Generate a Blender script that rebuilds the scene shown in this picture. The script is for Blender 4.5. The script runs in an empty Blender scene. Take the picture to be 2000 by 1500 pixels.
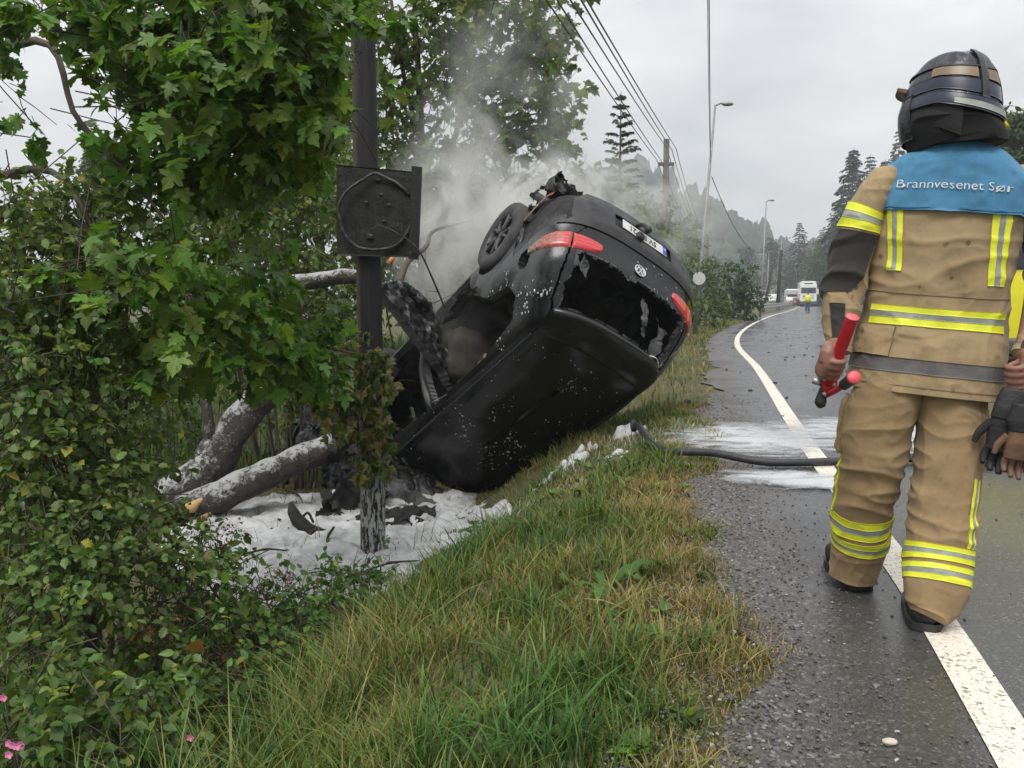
import bpy, bmesh, math, random
import numpy as np
from mathutils import Vector, Matrix, noise as mnoise
sc = bpy.context.scene
C = sc.collection
RNG = np.random.default_rng(7)
rad = math.radians
# ---------------------------------------------------------------- camera, sky, sun, exposure
F_PX, CAM_H = 1618.0, 1.09
PITCH = math.atan((750 - 585) / F_PX)
cam = bpy.data.cameras.new('camera'); cam_o = bpy.data.objects.new('camera', cam); C.objects.link(cam_o)
cam_o.location = (0, 0, CAM_H); cam_o.rotation_euler = (math.pi / 2 - PITCH, 0, 0)
cam.sensor_width = 36; cam.lens = F_PX / 2000 * 36; cam.clip_start = 0.05; cam.clip_end = 4000
sc.camera = cam_o
SUN_EL, SUN_AZ = rad(58), rad(200)
world = bpy.data.worlds.new('World'); sc.world = world; world.use_nodes = True
def build_world():
    nt = world.node_tree; nt.nodes.clear(); N = nt.nodes.new; L = nt.links.new
    out = N('ShaderNodeOutputWorld'); bg = N('ShaderNodeBackground'); bg.inputs[1].default_value = 0.1
    sky = N('ShaderNodeTexSky'); sky.sky_type = 'NISHITA'; sky.sun_disc = False
    sky.sun_elevation = SUN_EL; sky.sun_rotation = SUN_AZ
    tc = N('ShaderNodeTexCoord'); sep = N('ShaderNodeSeparateXYZ'); L(tc.outputs['Generated'], sep.inputs[0])
    def m(op, a, b=None):
        n = N('ShaderNodeMath'); n.operation = op
        for i, v in enumerate((a, b)):
            if v is None: continue
            if isinstance(v, (int, float)): n.inputs[i].default_value = v
            else: L(v, n.inputs[i])
        return n.outputs[0]
    zc = m('MAXIMUM', sep.outputs[2], 0.0)
    den = m('ADD', zc, 0.25)
    comb = N('ShaderNodeCombineXYZ'); L(m('DIVIDE', sep.outputs[0], den), comb.inputs[0]); L(m('DIVIDE', sep.outputs[1], den), comb.inputs[1])
    n1 = N('ShaderNodeTexNoise'); n1.inputs['Scale'].default_value = 1.5; n1.inputs['Detail'].default_value = 5; n1.inputs['Roughness'].default_value = .52
    L(comb.outputs[0], n1.inputs['Vector'])
    cr = N('ShaderNodeValToRGB'); e = cr.color_ramp.elements
    e[0].position = .34; e[0].color = (.62, .63, .66, 1); e[1].position = .68; e[1].color = (1, 1, 1, 1)
    L(n1.outputs['Fac'], cr.inputs[0])
    # overcast sky: brighter towards the zenith
    lum = m('ADD', m('MULTIPLY', zc, 7.4), 4.0)
    cl = N('ShaderNodeVectorMath'); cl.operation = 'SCALE'; L(cr.outputs[0], cl.inputs[0]); L(lum, cl.inputs['Scale'])
    mix = N('ShaderNodeMix'); mix.data_type = 'RGBA'; mix.inputs[0].default_value = .95
    L(sky.outputs[0], mix.inputs[6]); L(cl.outputs[0], mix.inputs[7])
    L(mix.outputs[2], bg.inputs[0]); L(bg.outputs[0], out.inputs[0])
build_world()
sun = bpy.data.lights.new('sun', 'SUN'); sun.energy = 1.5; sun.angle = rad(28); sun.color = (1, .97, .92)
sun_o = bpy.data.objects.new('sun', sun); C.objects.link(sun_o)
_sd = Vector((math.sin(SUN_AZ) * math.cos(SUN_EL), math.cos(SUN_AZ) * math.cos(SUN_EL), math.sin(SUN_EL)))
sun_o.rotation_euler = (-_sd).to_track_quat('-Z', 'Y').to_euler(); sun_o.location = (0, 0, 40)
vs = sc.view_settings; vs.view_transform = 'Standard'; vs.look = 'None'; vs.gamma = 1; vs.use_curve_mapping = False
vs.exposure = 0.85
sc.cycles.volume_bounces = 3; sc.cycles.max_bounces = 8; sc.cycles.transparent_max_bounces = 24
sc.cycles.diffuse_bounces = 3; sc.cycles.volume_step_rate = 2.0; sc.cycles.volume_max_steps = 96
sc.cycles.use_denoising = True
# ---------------------------------------------------------------- projection helpers
_c, _s = math.cos(PITCH), math.sin(PITCH)
def ray(px, py):
    a = (px - 1000) / F_PX; b = (750 - py) / F_PX
    return np.array([a, _c + _s * b, -_s + _c * b])
def W(px, py, Y):
    d = ray(px, py); return np.array([0, 0, CAM_H]) + d * (Y / d[1])
def G(px, py, z=0.0):
    d = ray(px, py); return np.array([0, 0, CAM_H]) + d * ((z - CAM_H) / d[2])
# ---------------------------------------------------------------- mesh helpers
def mk(name, V, Fs, mat=None, parent=None, col=None, uv=None, smooth=True):
    V = np.asarray(V, np.float32).reshape(-1, 3)
    if isinstance(Fs, np.ndarray): Fs = [Fs]
    Fs = [np.asarray(f, np.int32) for f in Fs if len(f)]
    me = bpy.data.meshes.new(name)
    me.vertices.add(len(V)); me.vertices.foreach_set('co', V.ravel())
    loops = np.concatenate([f.ravel() for f in Fs]); tot = np.concatenate([np.full(len(f), f.shape[1], np.int32) for f in Fs])
    start = np.concatenate([[0], np.cumsum(tot)[:-1]]).astype(np.int32)
    me.loops.add(len(loops)); me.loops.foreach_set('vertex_index', loops)
    me.polygons.add(len(tot)); me.polygons.foreach_set('loop_start', start); me.polygons.foreach_set('loop_total', tot)
    me.polygons.foreach_set('use_smooth', np.full(len(tot), bool(smooth)))
    if col is not None:
        col = np.asarray(col, np.float32)
        if col.shape[1] == 3: col = np.c_[col, np.ones(len(col), np.float32)]
        a = me.color_attributes.new('Col', 'FLOAT_COLOR', 'POINT'); a.data.foreach_set('color', col.ravel())
    if uv is not None:
        u = me.uv_layers.new(name='UVMap'); u.data.foreach_set('uv', np.asarray(uv, np.float32)[loops].ravel())
    me.update(calc_edges=True); me.validate()
    o = bpy.data.objects.new(name, me); C.objects.link(o)
    if mat: me.materials.append(mat)
    if parent is not None: o.parent = parent
    return o
class MB:
    """collects pieces that form ONE part"""
    def __init__(s): s.V = []; s.F = {3: [], 4: []}; s.n = 0; s.col = []; s.uv = []
    def add(s, V, F, col=None, uv=None):
        V = np.asarray(V, float).reshape(-1, 3)
        for f in (F if isinstance(F, (list, tuple)) else [F]):
            f = np.asarray(f, int)
            if len(f): s.F[f.shape[1]].append(f + s.n)
        s.V.append(V); s.n += len(V)
        if col is not None:
            col = np.asarray(col, float); s.col.append(np.tile(col, (len(V), 1)) if col.ndim == 1 else col)
        if uv is not None: s.uv.append(uv)
        return s
    def build(s, name, mat, parent=None, smooth=True):
        V = np.concatenate(s.V); Fs = [np.concatenate(s.F[k]) for k in (3, 4) if s.F[k]]
        return mk(name, V, Fs, mat, parent, np.concatenate(s.col) if s.col else None, np.concatenate(s.uv) if s.uv else None, smooth)
def grid_faces(nu, nv, close_v=False):
    i, j = np.meshgrid(np.arange(nu - 1), np.arange(nv if close_v else nv - 1), indexing='ij')
    i = i.ravel(); j = j.ravel(); j2 = (j + 1) % nv
    return np.stack([i * nv + j, i * nv + j2, (i + 1) * nv + j2, (i + 1) * nv + j], 1)
def crom(P, n):
    """smooth curve through the points P, n samples"""
    P = np.asarray(P, float)
    if len(P) < 3:
        t = np.linspace(0, 1, n)[:, None]; return P[0] + (P[-1] - P[0]) * t
    Q = np.vstack([2 * P[0] - P[1], P, 2 * P[-1] - P[-2]])
    t = np.linspace(0, len(P) - 1, n); k = np.minimum(t.astype(int), len(P) - 2); u = (t - k)[:, None]
    a, b, c, d = Q[k], Q[k + 1], Q[k + 2], Q[k + 3]
    return .5 * ((2 * b) + (-a + c) * u + (2 * a - 5 * b + 4 * c - d) * u ** 2 + (-a + 3 * b - 3 * c + d) * u ** 3)
def frames(P):
    T = np.gradient(P, axis=0); T /= np.linalg.norm(T, axis=1)[:, None] + 1e-12
    ref = np.array([0, 0, 1.]) if abs(T[0][2]) < .9 else np.array([0, 1., 0])
    U = np.zeros_like(P); u = ref - T[0] * (ref @ T[0]); u /= np.linalg.norm(u)
    for i in range(len(P)):
        u = u - T[i] * (u @ T[i]); u /= np.linalg.norm(u) + 1e-12; U[i] = u
    return T, U, np.cross(T, U)
def tube(P, r, n=8, cap=True, lump=0, seed=0, lsc=6.):
    P = np.asarray(P, float); r = np.broadcast_to(np.asarray(r, float), (len(P),)) if np.ndim(r) < 1 or len(np.atleast_1d(r)) == len(P) else np.interp(np.linspace(0, 1, len(P)), np.linspace(0, 1, len(r)), r)
    T, U, B = frames(P); a = np.linspace(0, 2 * np.pi, n, endpoint=False)
    R = r[:, None] * np.ones(n)
    if lump:
        for i in range(len(P)):
            for j in range(n):
                q = P[i] + (U[i] * math.cos(a[j]) + B[i] * math.sin(a[j])) * r[i]
                R[i, j] *= 1 + lump * mnoise.noise(Vector(q * lsc) + Vector((seed, 0, 0)))
    V = P[:, None, :] + R[:, :, None] * (U[:, None, :] * np.cos(a)[None, :, None] + B[:, None, :] * np.sin(a)[None, :, None])
    V = V.reshape(-1, 3); Fq = grid_faces(len(P), n, True); Ft = np.zeros((0, 3), int)
    if cap:
        m = len(V); V = np.vstack([V, P[0], P[-1]]); j = np.arange(n); j2 = (j + 1) % n
        Ft = np.vstack([np.stack([np.full(n, m), j2, j], 1), np.stack([np.full(n, m + 1), (len(P) - 1) * n + j, (len(P) - 1) * n + j2], 1)])
    return V, [Fq, Ft]
def boxg(x0, x1, y0, y1, z0, z1, bev=.0):
    if bev <= 0:
        V = np.array([[x, y, z] for x in (x0, x1) for y in (y0, y1) for z in (z0, z1)], float)
        F = np.array([[0, 1, 3, 2], [4, 6, 7, 5], [0, 4, 5, 1], [2, 3, 7, 6], [0, 2, 6, 4], [1, 5, 7, 3]])
        return V, F
    bm = bmesh.new(); vs_ = [bm.verts.new((x, y, z)) for x in (x0, x1) for y in (y0, y1) for z in (z0, z1)]
    for f in [[0, 1, 3, 2], [4, 6, 7, 5], [0, 4, 5, 1], [2, 3, 7, 6], [0, 2, 6, 4], [1, 5, 7, 3]]: bm.faces.new([vs_[i] for i in f])
    bmesh.ops.bevel(bm, geom=bm.edges[:], offset=bev, segments=2, affect='EDGES', profile=.6)
    bmesh.ops.triangulate(bm, faces=bm.faces[:])
    bm.verts.index_update(); V = np.array([v.co[:] for v in bm.verts]); F = np.array([[v.index for v in f.verts] for f in bm.faces]); bm.free()
    return V, F
def sphereg(c, r, nu=10, nv=14):
    th = np.linspace(0, np.pi, nu); ph = np.linspace(0, 2 * np.pi, nv, endpoint=False)
    V = np.stack([np.outer(np.sin(th), np.cos(ph)), np.outer(np.sin(th), np.sin(ph)), np.outer(np.cos(th), np.ones(nv))], -1).reshape(-1, 3)
    return V * np.asarray(r, float) + np.asarray(c, float), grid_faces(nu, nv, True)
def prism(poly, y0, y1):
    """polygon in (x,z) extruded along y"""
    n = len(poly); P = np.asarray(poly, float)
    V = np.vstack([np.c_[P[:, 0], np.full(n, y0), P[:, 1]], np.c_[P[:, 0], np.full(n, y1), P[:, 1]]])
    bm = bmesh.new(); v = [bm.verts.new(p) for p in V]
    bm.faces.new(v[:n]); bm.faces.new(v[n:][::-1])
    for i in range(n): bm.faces.new([v[i], v[n + i], v[n + (i + 1) % n], v[(i + 1) % n]])
    bmesh.ops.recalc_face_normals(bm, faces=bm.faces[:]); bmesh.ops.triangulate(bm, faces=bm.faces[:])
    bm.verts.index_update(); V = np.array([q.co[:] for q in bm.verts]); F = np.array([[q.index for q in f.verts] for f in bm.faces]); bm.free()
    return V, F
def xf(V, M):
    M = np.asarray(M, float); return np.asarray(V) @ M[:3, :3].T + M[:3, 3]
def rotz(a): return np.array([[math.cos(a), -math.sin(a), 0], [math.sin(a), math.cos(a), 0], [0, 0, 1.]])
def rotx(a): return np.array([[1., 0, 0], [0, math.cos(a), -math.sin(a)], [0, math.sin(a), math.cos(a)]])
def roty(a): return np.array([[math.cos(a), 0, math.sin(a)], [0, 1., 0], [-math.sin(a), 0, math.cos(a)]])
def nz(p, sc_=1., oct_=3, seed=0.):
    v = Vector((p[0] * sc_ + seed, p[1] * sc_ + seed * .7, p[2] * sc_ - seed)); return mnoise.fractal(v, 1., 2., oct_)
def nzs(P, sc_=1., oct_=3, seed=0.): return np.array([nz(p, sc_, oct_, seed) for p in P])
def thing(name, label, cat, loc=(0, 0, 0), rot=None, group=None):
    o = bpy.data.objects.new(name, None); C.objects.link(o); o.location = loc; o.empty_display_size = .1
    if rot is not None: o.rotation_euler = rot
    return tag(o, label, cat, group)
def tag(o, label=None, cat=None, group=None, kind=None):
    for k, v in (('label', label), ('category', cat), ('group', group), ('kind', kind)):
        if v: o[k] = v
    return o
# ---------------------------------------------------------------- materials
class NT:
    def __init__(s, name):
        s.m = bpy.data.materials.new(name); s.m.use_nodes = True; s.t = s.m.node_tree; s.t.nodes.clear()
        s.out = s.t.nodes.new('ShaderNodeOutputMaterial')
    def n(s, typ, ins=None, **kw):
        n = s.t.nodes.new('ShaderNode' + typ)
        for k, v in kw.items(): setattr(n, k, v)
        for k, v in (ins or {}).items(): s.set(n.inputs[k], v)
        return n
    def set(s, sock, v):
        if isinstance(v, bpy.types.NodeSocket): s.t.links.new(v, sock)
        elif isinstance(v, bpy.types.Node): s.t.links.new(v.outputs[0], sock)
        else:
            if sock.type == 'RGBA' and len(v) == 3: v = (*v, 1)
            sock.default_value = v
    def math(s, op, a, b=0., c=0., clamp=False):
        n = s.t.nodes.new('ShaderNodeMath'); n.operation = op; n.use_clamp = clamp
        for i, v in enumerate((a, b, c)): s.set(n.inputs[i], v)
        return n.outputs[0]
    def mix(s, f, a, b):
        n = s.t.nodes.new('ShaderNodeMix'); n.data_type = 'RGBA'; s.set(n.inputs[0], f); s.set(n.inputs[6], a); s.set(n.inputs[7], b); return n.outputs[2]
    def coords(s, which='Object', scale=None):
        o = s.n('TexCoord').outputs[which]
        if scale is not None:
            mp = s.n('Mapping'); s.set(mp.inputs[0], o); mp.inputs['Scale'].default_value = scale; o = mp.outputs[0]
        return o
    def noise(s, vec, scale, detail=4, rough=.55, dist=0.):
        return s.n('TexNoise', {'Vector': vec, 'Scale': scale, 'Detail': detail, 'Roughness': rough, 'Distortion': dist}).outputs['Fac']
    def vor(s, vec, scale, feature='F1'):
        return s.n('TexVoronoi', {'Vector': vec, 'Scale': scale}, feature=feature)
    def ramp(s, fac, stops):
        n = s.t.nodes.new('ShaderNodeValToRGB'); e = n.color_ramp.elements
        while len(e) < len(stops): e.new(.5)
        for k, (p, c) in enumerate(stops):
            e[k].position = p; e[k].color = (c, c, c, 1) if isinstance(c, (int, float)) else (*c, 1)
        s.set(n.inputs[0], fac); return n.outputs[0]
    def bump(s, h, strength=.3, dist=.01, normal=None):
        n = s.n('Bump', {'Height': h, 'Strength': strength, 'Distance': dist})
        if normal is not None: s.set(n.inputs['Normal'], normal)
        return n.outputs[0]
    def bsdf(s, **ins):
        n = s.t.nodes.new('ShaderNodeBsdfPrincipled')
        for k, v in ins.items(): s.set(n.inputs[k.replace('_', ' ')], v)
        return n
    def done(s, sh, vol=False):
        s.t.links.new(sh.outputs[0] if isinstance(sh, bpy.types.Node) else sh, s.out.inputs['Volume' if vol else 'Surface']); return s.m
def pm(name, a, b, scale=8., rough=.6, r2=None, metal=0., bump=.0, bscale=None, detail=5, spec=.5, coat=0., stretch=None, lo=.35, hi=.65):
    t = NT(name); v = t.coords('Object', stretch) if stretch else t.coords('Object')
    f = t.noise(v, scale, detail); col = t.ramp(f, [(lo, a), (hi, b)])
    kw = dict(Base_Color=col, Roughness=rough if r2 is None else t.ramp(t.noise(v, scale * .6, 3), [(.35, rough), (.65, r2)]), Metallic=metal, Specular_IOR_Level=spec, Coat_Weight=coat)
    if bump: kw['Normal'] = t.bump(t.noise(v, bscale or scale * 3, 5), bump, .01)
    return t.done(t.bsdf(**kw))
# ================================================================ terrain, road
_lp = [(-2.3, -12.), (-.85, -6.), (.12, -2.)] + [tuple(G(px, py)[:2]) for px, py in
       ((1945, 1400), (1738, 1080), (1600, 900), (1545, 820), (1480, 720), (1440, 673), (1450, 647), (1480, 628), (1513, 615), (1543, 607), (1556, 601.5))]
_lp += [(43.5, 126.), (50., 150.), (57., 180.), (63., 220.), (66., 270.), (60., 340.)]
LINE = crom(_lp, 900); LINE = np.stack([np.interp(np.linspace(0, 1, 1600) ** 1.6, np.linspace(0, 1, 900), LINE[:, k_]) for k_ in (0, 1)], 1)
def XL(y): return np.interp(y, LINE[:, 1], LINE[:, 0])
_dx = np.gradient(LINE[:, 0], LINE[:, 1]); _cos = 1 / np.sqrt(1 + _dx ** 2)
def lat(x, y): return (np.asarray(x) - XL(y)) * np.interp(y, LINE[:, 1], _cos)
_pu = [-1, 0, .4, .8, 1.15, 1.55, 1.95, 2.35, 3.2, 5.5, 8, 14, 40, 200, 900]
_pz = [-.02, -.012, -.03, -.11, -.26, -.54, -.86, -.97, -1.0, -.98, -.8, -.5, -.2, 1., 2.]
GE = .70
def hgt(x, y):
    x = np.asarray(x, float); y = np.asarray(y, float); t = lat(x, y)
    wob = (.10 * np.sin(y * 1.7 + .4) + .06 * np.sin(y * 4.1 + 1.) + .04 * np.sin(y * 9.3)) * np.where(y < 40, 1., 0.)
    u = -(t + GE + wob * np.clip((y + 2) / 4, 0, 1))
    D = np.interp(y, [-20, 10, 20, 60], [1, 1, .22, .12])
    z = np.interp(u, _pu, _pz) * np.where(u < 40, D, 1.)
    r = np.clip(t - 8.2, 0, None)
    z = z + np.where(t > 8.2, np.minimum(r * .10 + np.clip(r - 5, 0, None) * .22, 14), 0)
    rough = .03 * np.sin(x * 5.1 + y * 3.3) * np.sin(y * 4.7 - x * 2.1) * np.clip(u * 2, 0, 1)
    return z + rough
def axis(segs):
    out = []
    for a, b, n in segs: out += list(np.linspace(a, b, n, endpoint=False))
    return np.array(out + [segs[-1][1]])
gx = axis([(-700, -60, 16), (-60, -8, 40), (-8, 3.5, 150), (3.5, 16, 60), (16, 100, 90), (100, 700, 14)])
gy = axis([(-60, -3, 15), (-3, 12, 150), (12, 40, 70), (40, 200, 80), (200, 900, 14)])
gX, gY = np.meshgrid(gx, gy, indexing='ij')
def m_ground():
    t = NT('ground_soil'); v = t.coords('Object')
    c = t.ramp(t.noise(v, 1.3, 6, .65), [(.3, (.055, .06, .018)), (.5, (.085, .085, .028)), (.7, (.13, .10, .045))])
    c2 = t.mix(t.ramp(t.noise(v, 60, 3), [(.4, 0.), (.65, .6)]), c, (.035, .03, .016))
    return t.done(t.bsdf(Base_Color=c2, Roughness=.9, Normal=t.bump(t.noise(v, 40, 5), .7, .02)))
ground = mk('ground', np.stack([gX, gY, hgt(gX, gY)], -1).reshape(-1, 3), grid_faces(len(gx), len(gy)), m_ground())
tag(ground, 'grassy roadside ground falling into a ditch', 'ground', kind='structure')
_tan = np.gradient(LINE, axis=0); _tan /= np.linalg.norm(_tan, axis=1)[:, None]; NRM = np.stack([_tan[:, 1], -_tan[:, 0]], 1)
SLEN = np.concatenate([[0], np.cumsum(np.linalg.norm(np.diff(LINE, axis=0), axis=1))])
def ribbon(t0, t1, z, nt=2, s0=0, s1=None, wob=0.):
    k = np.arange(len(LINE)) if s1 is None else np.where((SLEN >= s0) & (SLEN <= s1))[0]
    tt = np.linspace(t0, t1, nt)
    P = LINE[k][:, None, :] + NRM[k][:, None, :] * tt[None, :, None]
    V = np.concatenate([P, np.full(P.shape[:2] + (1,), z)], -1).reshape(-1, 3)
    uv = np.stack([np.tile(tt, len(k)), np.repeat(SLEN[k], nt)], 1)
    return V, grid_faces(len(k), nt)[:, ::-1], uv
def m_road():
    t = NT('wet_asphalt'); uvn = t.n('UVMap').outputs[0]; v = t.coords('Object'); sp = t.n('SeparateXYZ', {0: uvn})
    agg = t.vor(v, 150.); cell = t.n('SeparateColor', {0: agg.outputs['Color']}).outputs[0]
    big = t.noise(v, 1.2, 5, .6); fine = t.noise(v, 220, 3)
    c = t.ramp(cell, [(.0, (.026, .026, .028)), (.55, (.043, .043, .045)), (.9, (.066, .065, .063)), (1., (.15, .145, .14))])
    c = t.mix(t.math('MULTIPLY', t.ramp(big, [(.35, 0.), (.7, 1.)]), .35), c, (.075, .073, .072))
    # loose gravel shoulder beside the grass
    ed = t.math('ADD', sp.outputs[0], t.math('MULTIPLY', t.math('SUBTRACT', t.noise(v, 3.5, 6, .7), .5), .7))
    gm = t.n('MapRange', {0: ed, 1: -.22, 2: -.55, 3: 0., 4: 1.}).outputs[0]
    gv = t.vor(v, 95.); gc = t.n('SeparateColor', {0: gv.outputs['Color']}).outputs[1]
    gcol = t.ramp(gc, [(0., (.030, .026, .024)), (.5, (.060, .052, .047)), (.9, (.10, .09, .08)), (1., (.26, .24, .22))])
    col = t.mix(gm, c, gcol)
    wet = t.ramp(t.noise(v, .9, 4, .55), [(.38, .13), (.62, .33)])
    rough = t.math('ADD', wet, t.math('MULTIPLY', gm, .25))
    h = t.math('ADD', t.math('MULTIPLY', agg.outputs['Distance'], t.math('ADD', .5, t.math('MULTIPLY', gm, .9))), t.math('MULTIPLY', fine, .4))
    return t.done(t.bsdf(Base_Color=col, Roughness=rough, Specular_IOR_Level=.5, Normal=t.bump(h, .30, .004)))
V, Fq, uv = ribbon(-1.05, 7.6, 0.0, 24)
def wobf(y): return .10 * np.sin(y * 1.7 + .4) + .06 * np.sin(y * 4.1 + 1.) + .04 * np.sin(y * 9.3)
_y = V[:, 1]; _t0 = -(GE + .05 + np.where(_y < 40, wobf(_y) * np.clip((_y + 2) / 4, 0, 1), 0.)); _fr = (uv[:, 0] + 1.05) / 8.65; _tn = _t0 + (7.6 - _t0) * _fr ** 1.25
_b = np.repeat(LINE, 24, 0); _n = np.repeat(NRM, 24, 0); V[:, :2] = _b + _n * _tn[:, None]; uv[:, 0] = _tn
road = mk('road', V, Fq, m_road(), uv=uv); tag(road, 'wet dark asphalt road curving away', 'road', kind='structure')
def m_paint(name, a, b):
    t = NT(name); v = t.coords('Object')
    f = t.ramp(t.noise(v, 55, 5, .7, .6), [(.40, 1.), (.475, 0.)]); f2 = t.ramp(t.noise(v, 4, 4), [(.35, .25), (.65, 1.)])
    col = t.mix(t.math('MULTIPLY', f, f2), t.mix(t.noise(v, 7, 4), a, b), (.06, .055, .05))
    return t.done(t.bsdf(Base_Color=col, Roughness=.45, Normal=t.bump(t.noise(v, 90, 4), .5, .004)))
mp_white = m_paint('worn_white_paint', (.66, .60, .50), (.74, .69, .60)); mp_yel = m_paint('worn_yellow_paint', (.62, .40, .10), (.55, .36, .12))
V, Fq, uv = ribbon(-.065, .065, .004, 2); edge = mk('edge_line', V, Fq, mp_white, uv=uv); tag(edge, 'worn white line along the road edge', 'road marking', kind='structure')
V, Fq, uv = ribbon(6.55, 6.68, .004, 2); e2 = mk('edge_line', V, Fq, mp_white, uv=uv); tag(e2, 'white line at the far side of the road', 'road marking', kind='structure')
mb = MB(); s = 2.
while s < 240:
    V, Fq, uv = ribbon(3.2, 3.32, .004, 2, s, s + 3.); mb.add(V, Fq); s += 6.
cl = mb.build('centre_line', mp_yel); tag(cl, 'broken yellow line down the middle of the road', 'road marking', kind='structure')
# ---------------------------------------------------------------- loose stones and charred crumbs
def stone_proto(k):
    r = np.random.default_rng(k); bm = bmesh.new(); bmesh.ops.create_icosphere(bm, subdivisions=1, radius=1.)
    V = np.array([v.co[:] for v in bm.verts]); F = np.array([[v.index for v in f.verts] for f in bm.faces]); bm.free()
    return V * (1 + .35 * r.uniform(-1, 1, (len(V), 1))) * [1, .8, .55], F
SP = [stone_proto(k) for k in range(6)]
def scatter(name, pts, size, protos, mat, cols=None, rng=RNG):
    mb = MB()
    for i, p in enumerate(pts):
        V, F = protos[i % len(protos)]; a = rng.uniform(0, 6.28)
        mb.add((V * size[i]) @ rotz(a).T + p, F, None if cols is None else cols[i])
    return mb.build(name, mat, smooth=False)
def m_vcol(name, rough=.6, var=.25, scale=30., spec=.4):
    t = NT(name); a = t.n('VertexColor', layer_name='Col').outputs[0]; v = t.coords('Object')
    k = t.math('ADD', 1 - var, t.math('MULTIPLY', t.noise(v, scale, 4), 2 * var))
    mm = t.n('VectorMath', {0: a}, operation='SCALE'); t.set(mm.inputs['Scale'], k)
    return t.done(t.bsdf(Base_Color=mm.outputs[0], Roughness=rough, Specular_IOR_Level=spec))
n = 6500; yy = 1.55 + RNG.random(n) ** 1.9 * 8; tt = -1.0 + np.abs(RNG.normal(0, .36, n)); tt = np.where(RNG.random(n) < .04, RNG.uniform(-.6, 3.2, n), tt)
pts = np.stack([XL(yy) + tt, yy, np.full(n, .003)], 1); sz = RNG.uniform(.0028, .0075, n) * np.where(RNG.random(n) < .025, 1.9, 1)
g_ = RNG.uniform(.05, .14, (n, 1)); g_[RNG.random(n) < .05] = .33; cols = g_ * np.array([1, .93, .88])
gr = scatter('gravel', pts, sz, SP, m_vcol('gravel_stone', .55), cols); tag(gr, 'loose wet gravel along the road shoulder', 'gravel', kind='stuff')
n = 120; yy = RNG.uniform(6, 32, n); tt = RNG.normal(1.2, 1.2, n); pts = np.stack([XL(yy) + tt, yy, np.full(n, .006)], 1)
cr = scatter('charred_crumbs', pts, RNG.uniform(.008, .032, n) * np.where(RNG.random(n) < .1, 1.8, 1.), SP, pm('charred_crumb', (.012, .011, .01), (.03, .028, .026), 20, .7)); tag(cr, 'black charred crumbs strewn over the road behind the car', 'debris', kind='stuff')
_pi = bmesh.new(); bmesh.ops.create_icosphere(_pi, subdivisions=3, radius=1.); _pv = np.array([v.co[:] for v in _pi.verts]); _pf = np.array([[v.index for v in f.verts] for f in _pi.faces]); _pi.free()
pb = mk('pebble', _pv * (1 + .10 * nzs(_pv, 1.3, 2, 3.))[:, None] * [.019, .013, .008] + G(1738, 1453) + [0, 0, .006], _pf, pm('pale_pebble', (.40, .34, .27), (.5, .44, .36), 30, .6)); tag(pb, 'pale flat pebble lying on the asphalt at the bottom edge', 'pebble')
# ---------------------------------------------------------------- foam
def m_foam():
    t = NT('foam'); v = t.coords('Object'); c = t.ramp(t.noise(v, 5, 6, .6), [(.28, (.27, .27, .265)), (.5, (.46, .465, .465)), (.72, (.62, .62, .62))])
    return t.done(t.bsdf(Base_Color=c, Roughness=.7, Subsurface_Weight=.15, Subsurface_Radius=(.05, .05, .05), Subsurface_Scale=.3, Normal=t.bump(t.math('ADD', t.noise(v, 30, 6, .65), t.math('MULTIPLY', t.noise(v, 220, 3), .15)), .35, .02)))
M_FOAM = m_foam()
fx = np.linspace(-4.4, .4, 200); fy = np.linspace(5.0, 9.4, 170); FX, FY = np.meshgrid(fx, fy, indexing='ij')
P = np.stack([FX, FY, 0 * FX], -1).reshape(-1, 3); n1 = nzs(P, .9, 4, 3.); n2 = nzs(P * [1, 1.7, 1], 3.2, 4, 9.); n3 = nzs(P, 9., 3, 5.)
ex = ((P[:, 0] + 1.45) / 1.55) ** 2 + ((P[:, 1] - 7.2) / 1.75) ** 2
msk = np.clip((1.02 - ex + .35 * n1) * 3.0, 0, 1); msk = msk * msk * (3 - 2 * msk)
zf = hgt(P[:, 0], P[:, 1]); base = np.minimum(np.maximum(-.955, zf - .05), -.80)
P[:, 2] = np.where(msk > .01, base + msk * (.055 + .055 * n2 + .030 * n3 + .012 * nzs(P, 26., 2, 15.)), zf - .15)
fp = mk('foam_puddle', P, grid_faces(200, 170), M_FOAM); tag(fp, 'white extinguishing foam lying on the ditch floor round the pole', 'foam', kind='stuff')
bm = bmesh.new(); bmesh.ops.create_icosphere(bm, subdivisions=3, radius=1.); ICO = (np.array([v.co[:] for v in bm.verts]), np.array([[v.index for v in f.verts] for f in bm.faces])); bm.free()
hx_ = np.linspace(-1.0, 2.4, 190); hy_ = np.linspace(5.6, 8.6, 170); HX, HY = np.meshgrid(hx_, hy_, indexing='ij'); P = np.stack([HX, HY, 0 * HX], -1).reshape(-1, 3)
A_, B_ = G(1232, 828, -.03)[:2], G(955, 985, -.45)[:2]; ab = B_ - A_; tq = np.clip(((P[:, :2] - A_) @ ab) / (ab @ ab), 0, 1); dd = np.linalg.norm(P[:, :2] - (A_ + tq[:, None] * ab), axis=1)
n1 = nzs(P, 3., 4, 3.); n2 = nzs(P, 11., 3, 7.); wd = np.interp(tq, [0, .25, .6, 1], [.13, .15, .15, .17])
msk = np.clip((wd - dd - .05 + .42 * n1 + .12 * n2) * 7, 0, 1); msk = msk * msk * (3 - 2 * msk)
for px, py, rr in ((1224, 830, .13), (1272, 862, .09), (1205, 872, .12)):
    g = G(px, py, -.03); q = np.exp(-((P[:, 0] - g[0]) ** 2 + (P[:, 1] - g[1]) ** 2) / rr ** 2); msk = np.maximum(msk, np.clip(q * 2.2 - .5 + .4 * n1, 0, 1) * (1.4 if rr > .12 else .8))
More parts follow.
